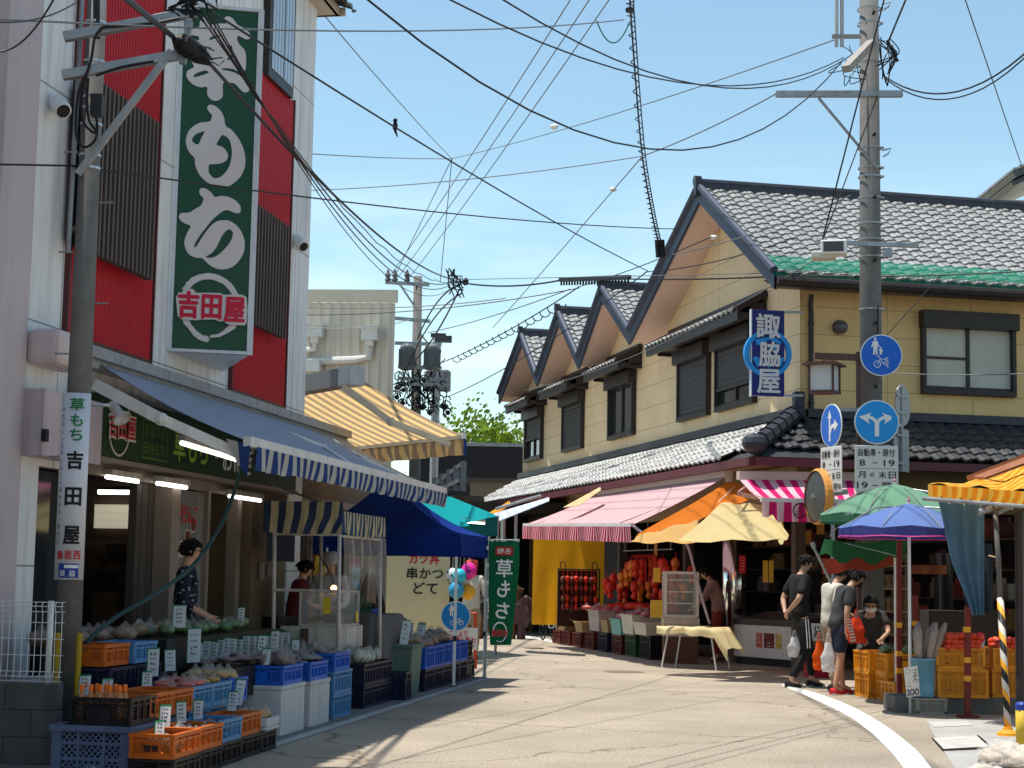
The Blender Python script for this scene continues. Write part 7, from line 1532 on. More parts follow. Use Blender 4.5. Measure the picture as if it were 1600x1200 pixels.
for k in range(7): q = p0.lerp(p1, .05+k*.12)-UP*.15; b.tube([q+V((0, -.03, .02)), q+V((0, .0, -.04)), q+V((0, .03, .01))], .004, 4)
b.build('rope_tie', WHITE, oc)
b = MB(); q = [P(1512, 748, 19.2), P(1660, 692, 18.6), P(1660, 706, 18.4), P(1540, 750, 19.0)]; b.quad(*q); b.quad(*[p+UP*.03 for p in reversed(q)]); b.quad(q[0], q[3], q[3]+UP*.03, q[0]+UP*.03); b.bar(q[0], q[1], .05, .06); one('roof_board', b, mat('brown_board', (.30, .12, .06), .7, .2, 6), 'brown corrugated board on top of the orange stall roof', 'board')
b = MB(); ge = []
for r_ in range(10):
    q = r_/9; y = 783+q*178; xl = 1466+52*q**1.3+2*math.sin(q*9); xr = 1538+0*q; ge.append([P(xl+(xr-xl)*k/14, y-8*(1-q)*(1-k/14)*0, 18.6+.05*math.sin(k*1.5+q*2)) for k in range(15)])
b.sheet(ge); one('hanging_cloth', b, mat('cloth_blue_grey', (.10, .22, .34), .8, .2, 3, trans=.35, bump=.1, bscale=12), 'faded blue cloth hanging from the orange stall roof', 'cloth', smooth=True)
gs = T('torn_sheet', 'dark green torn sheet on a leaning pole below the green umbrella', 'sheet', P(1300, 870, 21.8)); b = MB(); q = [P(1288, 842, 22), P(1420, 838, 21), P(1412, 872, 21), P(1280, 868, 22)]; b.sheet([[q[0].lerp(q[1], i/12).lerp(q[3].lerp(q[2], i/12), j/4)+UP*(.05*math.sin(i*1.4)*j/4-.06*math.sin(math.pi*i/12)) for i in range(13)] for j in range(5)]); b.build('cloth', mat('sheet_green_dark', (.03, .12, .05), .7, .2, 4, trans=.35), gs)
b = MB(); b.tube([P(1269, 850, 22), P(1299, 912, 22)], .018, 8); b.tube([P(1269, 848, 22), P(1272, 856, 22)], .03, 8); b.tube([P(1296, 838, 22), P(1310, 822, 21.6)], .006, 5); b.tube([P(1305, 845, 22), P(1400, 868, 20.5)], .006, 5); b.build('pole', GREYM, gs)
b = MB(); q0, q1 = P(1285, 872, 22.2), P(1402, 860, 21.4); b.sheet([[q0.lerp(q1, k/12)-UP*(.1*i+.02*math.sin(k)) for k in range(13)] for i in range(3)]); one('red_valance', b, mat('valance_red', (.3, .05, .03), .7, .2, trans=.4), 'dull red valance strip below the dark green torn sheet', 'valance')
# striped barrier pole
BKS = mat('barrier_stripes', (.015, .015, .015), .5, .1, 5); n = BKS.node_tree
bs = n.nodes['Principled BSDF']; tcn = nd(n, 'ShaderNodeTexCoord'); sp_ = nd(n, 'ShaderNodeSeparateXYZ'); n.links.new(tcn.outputs['UV'], sp_.inputs[0])
ma = nd(n, 'ShaderNodeMath', operation='MULTIPLY_ADD'); ma.inputs[1].default_value = 9; n.links.new(sp_.outputs[1], ma.inputs[0]); n.links.new(sp_.outputs[0], ma.inputs[2]); fr_ = nd(n, 'ShaderNodeMath', operation='FRACT'); n.links.new(ma.outputs[0], fr_.inputs[0])
rp_n = nd(n, 'ShaderNodeValToRGB'); rp_n.color_ramp.interpolation = 'CONSTANT'; e = rp_n.color_ramp.elements; e[0].position = 0; e[0].color = (.015, .015, .015, 1); e[1].position = .38; e[1].color = (.75, .33, .02, 1); e2 = e.new(.66); e2.color = (.5, .48, .44, 1); n.links.new(fr_.outputs[0], rp_n.inputs[0]); n.links.new(rp_n.outputs[0], bs.inputs['Base Color'])
bp = T('striped_pole', 'leaning pipe of the stall with spiral black, orange and white warning stripes', 'post', (P(1575, 1148, 17.2).x, 17.2, 0))
f0_ = G(1575, 1150); f0_.z = 0; tp = P(1554, 775, 17.6); md = f0_.lerp(tp, .56)
b = MB(); b.tube([f0_+UP*.08, md], .033, 14); b.build('striped_sleeve', BKS, bp, smooth=True)
b = MB(); b.tube([md, tp], .026, 12); b.build('pipe', mat('pipe_dark', (.10, .095, .09), .5, .2, 6), bp, smooth=True)
b = MB(); b.lathe([(.11, 0), (.1, .03), (.05, .06), (.04, .09)], f0_, seg=16); b.build('foot', mat('foot_orange', (.70, .30, .02), .5), bp)
b = MB(); b.tube([P(1545, 868, 17.5), P(1560, 872, 17.5), P(1556, 885, 17.5)], .008, 5); b.build('rope_tie', mat('rope_tan', (.6, .45, .25), .8), bp)
b = MB(); c = f0_+V((.22, .0, 0)); b.lump(c+UP*.06, .06, (1.6, 1, .8), .6); one('weight_chain', b, BLACK, 'black chain heap at the foot of the striped pole', 'chain')
dp = P(1594, 1100, 17.8); b = MB(); b.tube([V((dp.x, 17.8, 0)), P(1592, 800, 17.8)], .045, 10); one('stall_post', b, DBROWN, 'thick dark post at the right edge of the stall', 'post')
ypn = T('yellow_bollard', 'short yellow post with blue cap at the right edge', 'bollard', G(1598, 1165)); b = MB(); c = G(1598, 1165); b.tube([c, c+UP*.32], .06, 14); b.build('shaft', mat('yellow_post', (.62, .42, .04), .5, .12, stain=.15), ypn, smooth=True); b = MB(); b.lathe([(.062, 0), (.062, .05), (.04, .07)], c+UP*.32, seg=14); b.build('cap', INKB, ypn)
# crates of tomatoes, bucket of burdock
SF = Frame((0, 0, 0), 90, 1)                                   # s = x, o = -y
def rc(x, y, z, col, w, l, h, lab, yaw=0.0): return crate(SF, x, -y, z, col, w, l, h, lab, yaw, group='crates of the right-hand market stall')
g1 = G(1503, 1108); g2 = G(1575, 1092)
b = MB(); b.box((4.95, 19.9, .09), (1.2, .6, .18)); b.box((6.1, 20.0, .09), (.9, .6, .18)); one('block_base', b, mat('base_block', (.13, .13, .125), .9, .2), 'grey concrete blocks under the amber tomato crates', 'blocks')
x1_ = P(1502, 1060, 19.7).x; x2_ = P(1582, 1060, 19.9).x
rc(x1_, 19.75, .18, 'amber', .42, .56, .31, 'lower amber crate of the left tomato stack', -.10); rc(x1_-.02, 19.75, .492, 'amber', .42, .54, .24, 'upper amber crate full of tomatoes in the left stack', -.12)
rc(x2_, 19.95, .18, 'amber', .42, .56, .31, 'lower amber crate of the right tomato stack', .02); rc(x2_, 19.95, .492, 'amber', .42, .54, .24, 'upper amber crate of bagged tomatoes in the right stack', .03)
# rotated so that the long side faces the street
for i, (x, y, z, col, w, l, h, lab) in enumerate(((P(1402, 1070, 21.6).x, 21.6, 0, 'amber', .42, .58, .32, 'lower amber crate of the back stack beside the crouching seller'), (P(1402, 1070, 21.6).x, 21.62, .322, 'amber', .42, .58, .26, 'upper amber crate of the back stack beside the crouching seller'), (P(1371, 1070, 22.2).x, 22.2, 0, 'amber', .42, .58, .32, 'lower amber crate behind the boys'), (P(1371, 1070, 22.2).x, 22.2, .322, 'amber', .42, .58, .26, 'upper amber crate behind the boys'), (P(1410, 1090, 21.2).x, 21.3, 0, 'amber', .34, .4, .25, 'small amber crate left of the burdock bucket'), (P(1420, 1040, 21.6).x, 21.9, .0, 'amber', .42, .58, .5, 'tall amber crate behind the dark red post'))): rc(x, y, z, col, w, l, h, lab, R(90)+.05*i)
TOM = mat('tomato_red', (.62, .055, .02), .25, .12, 5, clear=.3)
def tomatoes(x, y, z, w, l, n, lab, gp, r=.042):
    pr = None
    for i in range(n):
        k = i % 30; lay = i//30; p = V((x-w/2+w*((k % 6)+.5+.5*lay*.5)/6+random.uniform(-.01, .01), y-l/2+l*(k//6+.5)/5+random.uniform(-.01, .01), z+.055*lay+random.uniform(0, .02)))
        if pr is None: b = MB(); b.ball((0, 0, 0), r, 12, 8, (1, 1, .86)); pr = b.build('tomato', TOM, None, smooth=True); tag(pr, lab, 'tomato', gp); pr.location = p
        else: dup(pr, p, random.random()*6, scale=[random.uniform(.9, 1.1)]*3)
tomatoes(x1_-.02, 19.75, .74, .40, .46, 70, 'ripe tomato heaped in the amber crate of the left stack', 'tomatoes of the left stack', .047); tomatoes(x2_, 19.95, .74, .40, .46, 60, 'ripe tomato heaped in the amber crate of the right stack', 'tomatoes of the right stack', .047)
for x, y, lab in ((x1_+.19, 19.6, 'red bag tie on the tomatoes of the left stack'), (x2_+.05, 19.7, 'red bag tie on the tomatoes of the right stack')): b = MB(); b.lump((x, y, .85), .05, (1, .6, 1), .7); one('bag_tie', b, mat('tie_red', (.7, .02, .06), .4), lab, 'ribbon')
bk = T('blue_bucket', 'pale blue bucket of bagged burdock on the cream crate', 'bucket', (P(1443, 1097, 19.6).x, 19.6, .19)); bx_ = P(1443, 1097, 19.6).x; rc(bx_+.04, 19.6, 0, 'greyc', .44, .34, .18, 'low cream grey crate under the pale blue bucket', 0)
b = MB(); b.lathe([(.115, .185), (.135, .59), (.145, .59), (.145, .61), (.13, .61), (.12, .25)], (bx_, 19.6, 0), seg=24, cap=False); b.build('bucket', mat('bucket_blue', (.16, .38, .52), .45, .08, 4), bk, smooth=True)
for k in range(5): b = MB(); a = k*1.25; p = V((bx_+.05*math.cos(a), 19.6+.05*math.sin(a), .4)); b.tube([p, p+V((.10*math.cos(a)+.06, .05*math.sin(a), .50)), p+V((.12*math.cos(a)+.1, .05, .60))], [.03, .045, .02], 8); one('burdock_bag', b, mat('burdock', (.40, .33, .28), .4, .3, 14, alpha=.8), 'clear bag of grey brown burdock standing in the pale blue bucket', 'bag', 'burdock bags in the blue bucket', smooth=True)
sg_ = T('price_sign', 'white hand lettered burdock price sign hung on the pale blue bucket', 'price sign', P(1425, 1088, 19.4)); c = P(1425, 1065, 19.42); ux = V((.98, -.15, .16)).normalized(); uy = V((-.12, -.1, 1)).normalized(); b = MB(); b.box(c, (.15, .008, .33), (ux, ux.cross(uy).normalized(), uy)); b.build('card', mat('sign_card', (.78, .77, .74), .5), sg_)
b = MB()
for i, ch in enumerate('ゴボウ'): b.text(ch, c+uy*(.115-.055*i)+ux*.04, ux, uy, .05, .05, .02, lift=.006)
b.text('2OO', c-uy*.115, ux, uy, .13, .07, .03, lift=.006)
for i in range(20):
    a0, a1 = 2*math.pi*i/20, 2*math.pi*(i+1)/20; f = lambda a, q: c+ux*(-.035+q*math.cos(a))+uy*(.12+q*math.sin(a))-V((0, .006, 0)); b.quad(f(a0, .024), f(a0, .028), f(a1, .028), f(a1, .024))
b.text('こ', c+ux*-.03-uy*.03, ux, uy, .035, .04, .0, lift=.006); b.build('lettering', INK, sg_)
b = MB(); c = P(1533, 1020, 19.7); b.box(c, (.05, .006, .3), (V((1, 0, 0)), V((0, 1, 0)), V((.12, 0, 1)).normalized())); one('price_stick', b, CARD, 'narrow white price stick among the tomatoes', 'price card')
# sacks in clear film at the lower right corner
for i, (x, y, r_, lab) in enumerate(((1572, 1185, .17, 'film wrapped pale sack in the lower right corner, the larger one'), (1540, 1215, .14, 'film wrapped tan sack in the lower right corner, the lower one'), (1605, 1190, .16, 'film wrapped sack cut by the right edge of the corner'))):
    p = P(x, y, 13.6-.2*i); t = T('wrapped_sack', lab, 'sack', p-UP*r_); b = MB(); b.lump(p, r_*.92, (1.25, 1, .75), .25, 2.5, 20, 14); b.build('sack', mat('sack_pale', (.55, .47, .38), .7, .35, 18), t, smooth=True); b = MB(); b.lump(p, r_, (1.27, 1.02, .78), .35, 4, 24, 16); b.build('film', mat('film_gloss', (.75, .75, .75), .12, .1, alpha=.22, spec=1), t)
b = MB(); p = P(1560, 1215, 13.3); b.box((p.x+.05, 13.3, (p.z-.05)/2), (.8, .6, max(.1, p.z-.05))); one('dark_crate', b, BLACK, 'dark box carrying the film wrapped sacks', 'box')
# dim back of the stall: board, cartons, dark sheets
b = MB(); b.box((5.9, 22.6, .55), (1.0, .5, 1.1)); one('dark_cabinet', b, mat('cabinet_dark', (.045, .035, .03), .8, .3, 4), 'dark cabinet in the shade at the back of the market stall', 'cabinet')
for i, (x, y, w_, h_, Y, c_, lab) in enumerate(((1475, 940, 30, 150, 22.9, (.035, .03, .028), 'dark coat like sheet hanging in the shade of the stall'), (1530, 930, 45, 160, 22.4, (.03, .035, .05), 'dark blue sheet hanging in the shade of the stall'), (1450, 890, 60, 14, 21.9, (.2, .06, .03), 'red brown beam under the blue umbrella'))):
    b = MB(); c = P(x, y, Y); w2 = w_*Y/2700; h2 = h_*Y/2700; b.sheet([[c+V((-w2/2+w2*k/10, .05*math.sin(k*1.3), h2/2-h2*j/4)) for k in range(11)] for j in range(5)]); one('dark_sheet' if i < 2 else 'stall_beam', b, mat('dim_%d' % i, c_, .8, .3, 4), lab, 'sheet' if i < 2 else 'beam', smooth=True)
goods(SF, 4.95, -21.6, .62, .5, .7, 10, GRN, 'vegetable_bag', 'dark bag of greens on the amber crates beside the seller', 'bag', 'bags of greens beside the seller', .07, (1.2, 1, .6))
# ================================================================== people
SKIN = mat('skin', (.50, .29, .19), .55, .06, 9, spec=.35)
HAIR = mat('hair_black', (.011, .010, .010), .75, .3, 60, bump=.8, bscale=220)
def skin_mesh(nodes, edges, rad, sub=2):                       # one continuous surface grown round a skeleton
    me = bpy.data.meshes.new('skeleton'); me.from_pydata([tuple(p) for p in nodes], edges, []); o = bpy.data.objects.new('skeleton', me); COL.objects.link(o)
    o.modifiers.new('skin', 'SKIN'); sv = me.skin_vertices[0].data
    for i, r in enumerate(rad): sv[i].radius = r if isinstance(r, (tuple, list)) else (r, r)
    sv[0].use_root = True
    k = o.modifiers.new('sub', 'SUBSURF'); k.levels = sub; k.render_levels = sub
    dg = bpy.context.evaluated_depsgraph_get(); m2 = bpy.data.meshes.new_from_object(o.evaluated_get(dg))
    vs = [v.co.copy() for v in m2.vertices]; fs = [tuple(p.vertices) for p in m2.polygons]; bpy.data.objects.remove(o); bpy.data.meshes.remove(me); bpy.data.meshes.remove(m2); return vs, fs
def person(label, pos, yaw, pose, wear, H=1.7, group=None):
    """pose: joints in metres for a 1.7 m figure facing +y; wear: shirt, sleeve share, trousers, leg length share, shoe, hair, mask"""
    J = dict(pel=(0, 0, .93), sp=(0, .0, 1.14), ch=(0, .0, 1.34), nk=(0, .0, 1.46), hd=(0, .02, 1.60),
             sl=(-.175, 0, 1.41), el=(-.22, -.02, 1.13), wl=(-.23, .06, .89), sr=(.175, 0, 1.41), er=(.22, -.02, 1.13), wr=(.23, .06, .89),
             hl=(-.09, 0, .88), kl=(-.10, .02, .49), al=(-.10, -.01, .09), hr=(.09, 0, .88), kr=(.10, .02, .49), ar=(.10, -.01, .09), tl=(0, .13, -.055), tr=(0, .13, -.055), look=(0, 1, 0))
    J.update(pose); J = {k: V(v) for k, v in J.items()}
    look = J['look'].normalized(); side = look.cross(UP).normalized(); hup = side.cross(look).normalized()
    hd = J['hd']; nb = J['nk']
    t = T('person', label, 'person', pos, yaw, group); k = H/1.7
    M_ = Matrix.Translation(V(pos)) @ Matrix.Rotation(yaw, 4, 'Z') @ Matrix.Diagonal((k, k, k, 1)); W = lambda p: M_ @ V(p)
    names = ['pel', 'sp', 'ch', 'nk']; nodes = [J[n] for n in names]; rad = [(.115, .085), (.10, .075), (.125, .085), .056]; ed = [(0, 1), (1, 2), (2, 3)]
    def add(p, r, par): nodes.append(V(p)); rad.append(r); ed.append((par, len(nodes)-1)); return len(nodes)-1
    n1 = add(nb.lerp(hd, .45)-look*.01, .05, 3); n2 = add(hd-hup*.035+look*.018, (.062, .066), n1); n3 = add(hd+hup*.035-look*.004, (.073, .088), n2); add(hd+hup*.095-look*.012, (.052, .066), n3)
    for s in 'lr':
        a = add(J['s'+s], .055, 2); b_ = add(J['e'+s], .041, a); c = add(J['w'+s], .027, b_); d = (J['w'+s]-J['e'+s]).normalized(); add(J['w'+s]+d*.055, (.034, .02), c)
        a = add(J['h'+s], .088, 0); b_ = add(J['h'+s].lerp(J['k'+s], .5), .076, a); c = add(J['k'+s], .056, b_); c2 = add(J['k'+s].lerp(J['a'+s], .35), .054, c); e = add(J['a'+s], .037, c2); add(J['a'+s]+J['t'+s]*.9, (.038, .028), e)
    vs, fs = skin_mesh(nodes, ed, rad); b = MB(); n = b.add([W(p) for p in vs])
    for f in fs: b.face(tuple(n+i for i in f))
    for s, sg in (('l', -1), ('r', 1)):                        # five fingers and a thumb side on each hand
        w_ = J['w'+s]; d = (w_-J['e'+s]).normalized(); x = d.cross(V((0, 1, 0)) if abs(d.y) < .8 else UP).normalized(); curl = d.cross(x)
        if curl.y < 0: curl = -curl
        base = w_+d*.07
        for q, (o_, ln_) in enumerate(((-.026, .062), (-.009, .074), (.009, .07), (.026, .055))):
            p0 = base+x*o_; p1 = p0+d*ln_*.5+curl*.006; p2 = p1+d*ln_*.38+curl*.022; b.tube([W(p0-d*.02), W(p0), W(p1), W(p2)], [.010*k, .0095*k, .0088*k, .007*k], 6)
        p0 = w_+d*.03+curl*.01-x*.026; b.tube([W(p0), W(p0-x*.02+d*.025+curl*.015), W(p0-x*.022+d*.055+curl*.022)], [.011*k, .010*k, .008*k], 6)
    nose = hd+look*.09-hup*.012; b.tube([W(hd+look*.075+hup*.02), W(nose+look*.012), W(nose-hup*.014)], [.006*k, .012*k, .009*k], 6)
    for sg in (-1, 1): b.ball(W(hd+side*sg*.077-hup*.005-look*.012), .022*k, 8, 6, (.5, .8, 1.3))
    body = b.build('body', wear.get('skin', SKIN), t, smooth=True)
    if not wear.get('noeye'):
        for sg in (-1, 1): b = MB(); b.ball(W(hd+side*sg*.031+look*.083+hup*.02), .0115*k, 8, 5, (1.2, 1.2, .6)); b.build('eye', INK, t)
    # hair
    b = MB(); hl = wear.get('hair', .0); n0 = len(b.v); b.ball((0, 0, 0), 1, 20, 14)
    keep = [];
    for i in range(n0, len(b.v)):
        p = b.v[i]; q = 1+.09*noise.noise(p*3+V((len(label), 0, 0)))+.05*noise.noise(p*9)
        lo = -.35-hl*1.4 if p.y < .25 else .30
        z = max(p.z, lo) if p.y < .25 else max(p.z, .36-.1*abs(p.x))
        b.v[i] = W(hd+(side*p.x*.086+look*(p.y*.101-.012)+hup*(z*.108+.018))*q)
    rr = random.Random(len(label))
    for _ in range(110):                                       # loose locks break the outline
        a, z = rr.uniform(0, 6.28), rr.uniform(-.2-hl, 1); c_ = math.sqrt(max(0, 1-max(z, 0)**2)); q = V((math.cos(a)*c_, math.sin(a)*c_, z))
        if q.y > .3 and z < .45: continue
        p0 = hd+side*q.x*.084+look*(q.y*.098-.012)+hup*(q.z*.105+.018); dr = (side*q.x+look*(q.y+.3)+hup*(.25-rr.random())).normalized(); b.tube([W(p0), W(p0+dr*.018), W(p0+dr*.03-hup*.012)], [.012, .008, .002], 4)
    b.build('hair', wear.get('hairm', HAIR), t, smooth=True)
    if wear.get('mask'):
        b = MB(); g = []
        for j in range(5): v = j/4; g.append([W(hd+side*(.082*math.sin(a))+look*(.030+.078*math.cos(a)*(1-.12*abs(v-.4)))-hup*(.012+.075*v*(1-.25*abs(math.sin(a))))) for a in [(-1.25+2.5*i/8) for i in range(9)]])
        b.sheet(g); b.build('mask', wear['mask'], t, smooth=True, solid=.004)
    if wear.get('glasses'):
        b = MB(); 
        for sg in (-1, 1): c = hd+side*sg*.033+look*.094+hup*.018; b.tube([W(c+side*(.026*math.cos(a*math.pi/6))+hup*(.019*math.sin(a*math.pi/6))) for a in range(13)], .003, 5, False); b.tube([W(c+side*sg*.026), W(hd+side*sg*.08+hup*.018-look*.01)], .0025, 4)
        b.build('glasses', BLACK, t)
    if wear.get('cap'):
        b = MB(); b.lathe([(.104, -.02), (.11, .03), (.095, .10), (.001, .12)], W(hd+hup*.035-look*.008), (M_.to_3x3() @ hup), 18, cap=False); b.build('cap', wear['cap'], t, smooth=True)
    # shirt with sleeves
    ss = wear.get('sleeve', .75); pl_ = J['pel']+(J['pel']-J['sp'])*.5; nodes = [pl_, J['pel']+V((0, 0, .02)), J['pel'].lerp(J['sp'], .55), J['sp'].lerp(J['ch'], .3), J['ch'], J['nk']-V((0, 0, .02))]; rad = [(.17, .13), (.172, .13), (.165, .125), (.172, .128), (.18, .13), .085]; ed = [(0, 1), (1, 2), (2, 3), (3, 4), (4, 5)]
    for s in 'lr':
        a = add(J['s'+s], .078, 4)
        if ss <= 1: e = add(J['s'+s].lerp(J['e'+s], ss), .070, a)
        else: e = add(J['e'+s], .055, a); add(J['e'+s].lerp(J['w'+s], ss-1), .044, e)
    vs, fs = skin_mesh(nodes, ed, rad); b = MB(); n = b.add([W(p+V((.012*noise.noise(p*9), .014*noise.noise(p*11), .006*noise.noise(p*14)))) for p in vs])
    for f in fs: b.face(tuple(n+i for i in f))
    b.build('shirt', wear['shirt'], t, smooth=True)
    # trousers or shorts
    ll = wear.get('leg', 1.9); nodes = [J['pel']-V((0, 0, .02)), J['pel']+(J['sp']-J['pel'])*.45]; rad = [(.158, .124), (.152, .12)]; ed = [(0, 1)]
    for s in 'lr':
        a = add(J['h'+s], .102, 0); e = add(J['h'+s].lerp(J['k'+s], min(1, ll)*.6), .095, a); e = add(J['h'+s].lerp(J['k'+s], min(1, ll)), .078, e)
        if ll > 1: e = add(J['k'+s].lerp(J['a'+s], .5*(ll-1)), .066, e); add(J['k'+s].lerp(J['a'+s], ll-1), .056, e)
    vs, fs = skin_mesh(nodes, ed, rad); b = MB(); n = b.add([W(p+V((.011*noise.noise(p*8+V((5, 0, 0))), .013*noise.noise(p*10), 0))) for p in vs])
    for f in fs: b.face(tuple(n+i for i in f))
    tr = b.build('trousers' if ll > 1 else 'shorts', wear['trousers'], t, smooth=True)
    if wear.get('stripe'):
        b = MB(); s = wear['stripe']
        for o_ in (-.018, .018):
            pts = [W(J['h'+s]+V((-.104 if s == 'l' else .104, o_, 0))), W(J['h'+s].lerp(J['k'+s], .6)+V((-.098 if s == 'l' else .098, o_, 0))), W(J['k'+s]+V((-.082 if s == 'l' else .082, o_, .02)))]; b.tube(pts, .007*k, 6)
        b.build('side_stripe', INKW, tr)
    for s in 'lr':
        if wear.get('noshoe'): break
        a = J['a'+s]; d = V((J['t'+s].x, J['t'+s].y, 0)).normalized(); x = d.cross(UP); b = MB(); pr = [(-.075, .034, .07), (-.05, .042, .085), (.02, .044, .08), (.1, .048, .05), (.16, .04, .04), (.185, .015, .02)]; n0 = []
        for y, w_, h_ in pr:
            c = a+d*y; c.z = a.z-.09; n0.append(b.add([W(c+x*(w_*math.cos(q*math.pi/8))+UP*(h_*max(0, math.sin(q*math.pi/8)))) if q <= 8 else W(c) for q in range(9)]))
        for i in range(len(pr)-1):
            for q in range(8): b.face((n0[i]+q, n0[i]+q+1, n0[i+1]+q+1, n0[i+1]+q))
            b.face((n0[i], n0[i+1], n0[i+1]+8, n0[i]+8))
        b.face(tuple(n0[0]+q for q in range(9))); sh_ = b.build('shoe', wear['shoe'], t, smooth=True)
        b = MB(); b.box(W(a+d*.055+V((0, 0, -.082))), (.084*k, .235*k, .016*k), (M_.to_3x3() @ x / k, M_.to_3x3() @ d / k, UP)); b.build('sole', wear.get('sole', WHITE), sh_)
    t['_k'] = k; del t['_k']; return t, W, J
def cl(n, c, r=.8): return mat(n, c, r, .12, 9, bump=.12, bscale=35)
BLK_T = cl('tee_black', (.012, .012, .013)); BLK_P = cl('track_black', (.014, .014, .016)); CHAR = cl('tee_charcoal', (.045, .047, .052)); NAVYS = cl('shorts_navy', (.018, .022, .045)); OFFW = cl('shirt_offwhite', (.55, .52, .45)); BEIGEP = cl('trousers_beige', (.33, .25, .17)); MAROON = cl('tee_maroon', (.12, .015, .025)); GREYW = cl('apron_white', (.42, .42, .44)); PINKG = cl('shirt_pink_grey', (.34, .20, .18)); MBLK = cl('mask_black', (.012, .012, .013)); MWH = cl('mask_white', (.7, .7, .72)); SHB = cl('shoe_black', (.02, .02, .021), .5); SHR = cl('shoe_red', (.5, .02, .03), .5); DGR = cl('top_dark_grey', (.05, .048, .05))
# 1: man in black, hands clasped behind him
YM = 24.0; xm = P(1252, 1072, YM).x
person('man in black T shirt, black face mask and striped track pants, hands behind his back', (xm, YM, 0), R(-75), dict(
    pel=(0, -.02, .94), sp=(0, -.04, 1.15), ch=(0, -.02, 1.35), nk=(0, .015, 1.465), hd=(0, .07, 1.60), look=(.15, .93, -.35),
    sl=(-.18, -.02, 1.41), el=(-.25, -.15, 1.14), wl=(-.07, -.20, .98), sr=(.18, -.02, 1.41), er=(.25, -.15, 1.14), wr=(.07, -.20, 1.0),
    hl=(-.09, 0, .89), kl=(-.11, .17, .50), al=(-.11, .20, .09), hr=(.09, -.01, .89), kr=(.11, .02, .49), ar=(.11, -.20, .09)),
    dict(shirt=BLK_T, sleeve=.85, trousers=BLK_P, leg=1.93, shoe=SHB, hair=.05, mask=MBLK, stripe='r'), H=1.78)
# 2: boy in charcoal, leaning to the stall, and 3: companion in off-white behind
Y2 = 22.7; x2 = P(1312, 1083, Y2).x
person('boy in charcoal T shirt, navy shorts and red shoes leaning over the market stall', (x2, Y2, 0), R(-80), dict(
    pel=(0, -.03, .92), sp=(0, .03, 1.12), ch=(0, .10, 1.30), nk=(0, .16, 1.41), hd=(0, .25, 1.53), look=(0, .8, -.6), sl=(-.17, .10, 1.36), el=(-.22, .14, 1.08), wl=(-.20, .34, .98), sr=(.17, .09, 1.36), er=(.22, .02, 1.08), wr=(.21, .02, .84),
    kl=(-.1, .04, .49), al=(-.1, .08, .09), kr=(.1, -.02, .49), ar=(.1, -.10, .09)), dict(shirt=CHAR, sleeve=.8, trousers=NAVYS, leg=.95, shoe=SHR, hair=.25, mask=MBLK), H=1.66)
Y3 = 23.3; x3 = P(1298, 1082, Y3).x
person('companion in off white shirt and dark trousers partly hidden behind the boy in charcoal', (x3, Y3, 0), R(-70), dict(
    ch=(0, .05, 1.33), nk=(0, .09, 1.45), hd=(0, .16, 1.57), look=(.1, .85, -.5), sl=(-.17, .04, 1.39), sr=(.17, .04, 1.39), el=(-.22, .05, 1.1), wl=(-.2, .2, .92), er=(.21, -.05, 1.1), wr=(.22, -.02, .86), al=(-.1, .1, .09), kl=(-.1, .08, .5)), dict(shirt=OFFW, sleeve=.8, trousers=BEIGEP, leg=1.9, shoe=SHB, hair=.1, mask=MBLK), H=1.66)
def carrier(x, y, Y, w, h, m, lab, lm=None):
    c = P(x, y, Y); t = T('carrier_bag', lab, 'bag', (c.x, Y, c.z-h/2)); b = MB(); g = []
    for j in range(9):
        v = j/8; ww = w*(.35+.65*min(1, v*2.2))*(1+.08*math.sin(j*2)); row = []
        for i in range(17): a = 2*math.pi*i/16; q = 1+.12*math.sin(a*3+j); row.append(V((c.x+ww/2*math.cos(a)*q, Y+ww*.28*math.sin(a)*q, c.z+h*.5-h*v*.98+.01*math.sin(a*5))))
        g.append(row)
    b.sheet(g); k = len(b.v); b.face(tuple(range(k-17, k-1))); b.build('bag', m, t, smooth=True)
    b = MB(); hp = V((c.x, Y, c.z+h*.5)); b.tube([hp+V((-w*.14, 0, 0)), hp+V((-.01, 0, h*.30)), hp+V((.01, 0, h*.30)), hp+V((w*.14, 0, 0))], .008, 6); b.build('handle', m, t); return t
PLW = mat('film_white', (.75, .75, .75), .35, .08, 10, trans=.4, alpha=.92); PLO = mat('film_orange', (.80, .13, .02), .4, .1, 8, trans=.35)
carrier(1294, 1027, 22.45, .17, .38, PLW, 'white plastic carrier bag hanging from the hand of the boy in charcoal'); carrier(1280, 1025, 23.1, .16, .38, PLO, 'bright orange plastic carrier bag held beside the white one'); carrier(1241, 1011, 23.9, .17, .28, PLW, 'white plastic bag held behind the man in black')
tt = carrier(1338, 985, 22.2, .22, .32, mat('tote_red', (.62, .05, .02), .6, .1, trans=.15), 'red tote bag with checked side held up to the stall'); b = MB(); c = P(1330, 986, 22.12); b.box(c, (.06, .05, .3), (V((.97, 0, .22)), V((0, 1, 0)), V((-.22, 0, .97)))); b.build('checked_side', mat('checked', (.55, .45, .36), .7, .05, stripes=((.5, .1, .07), .04, .5, 'v')), tt)
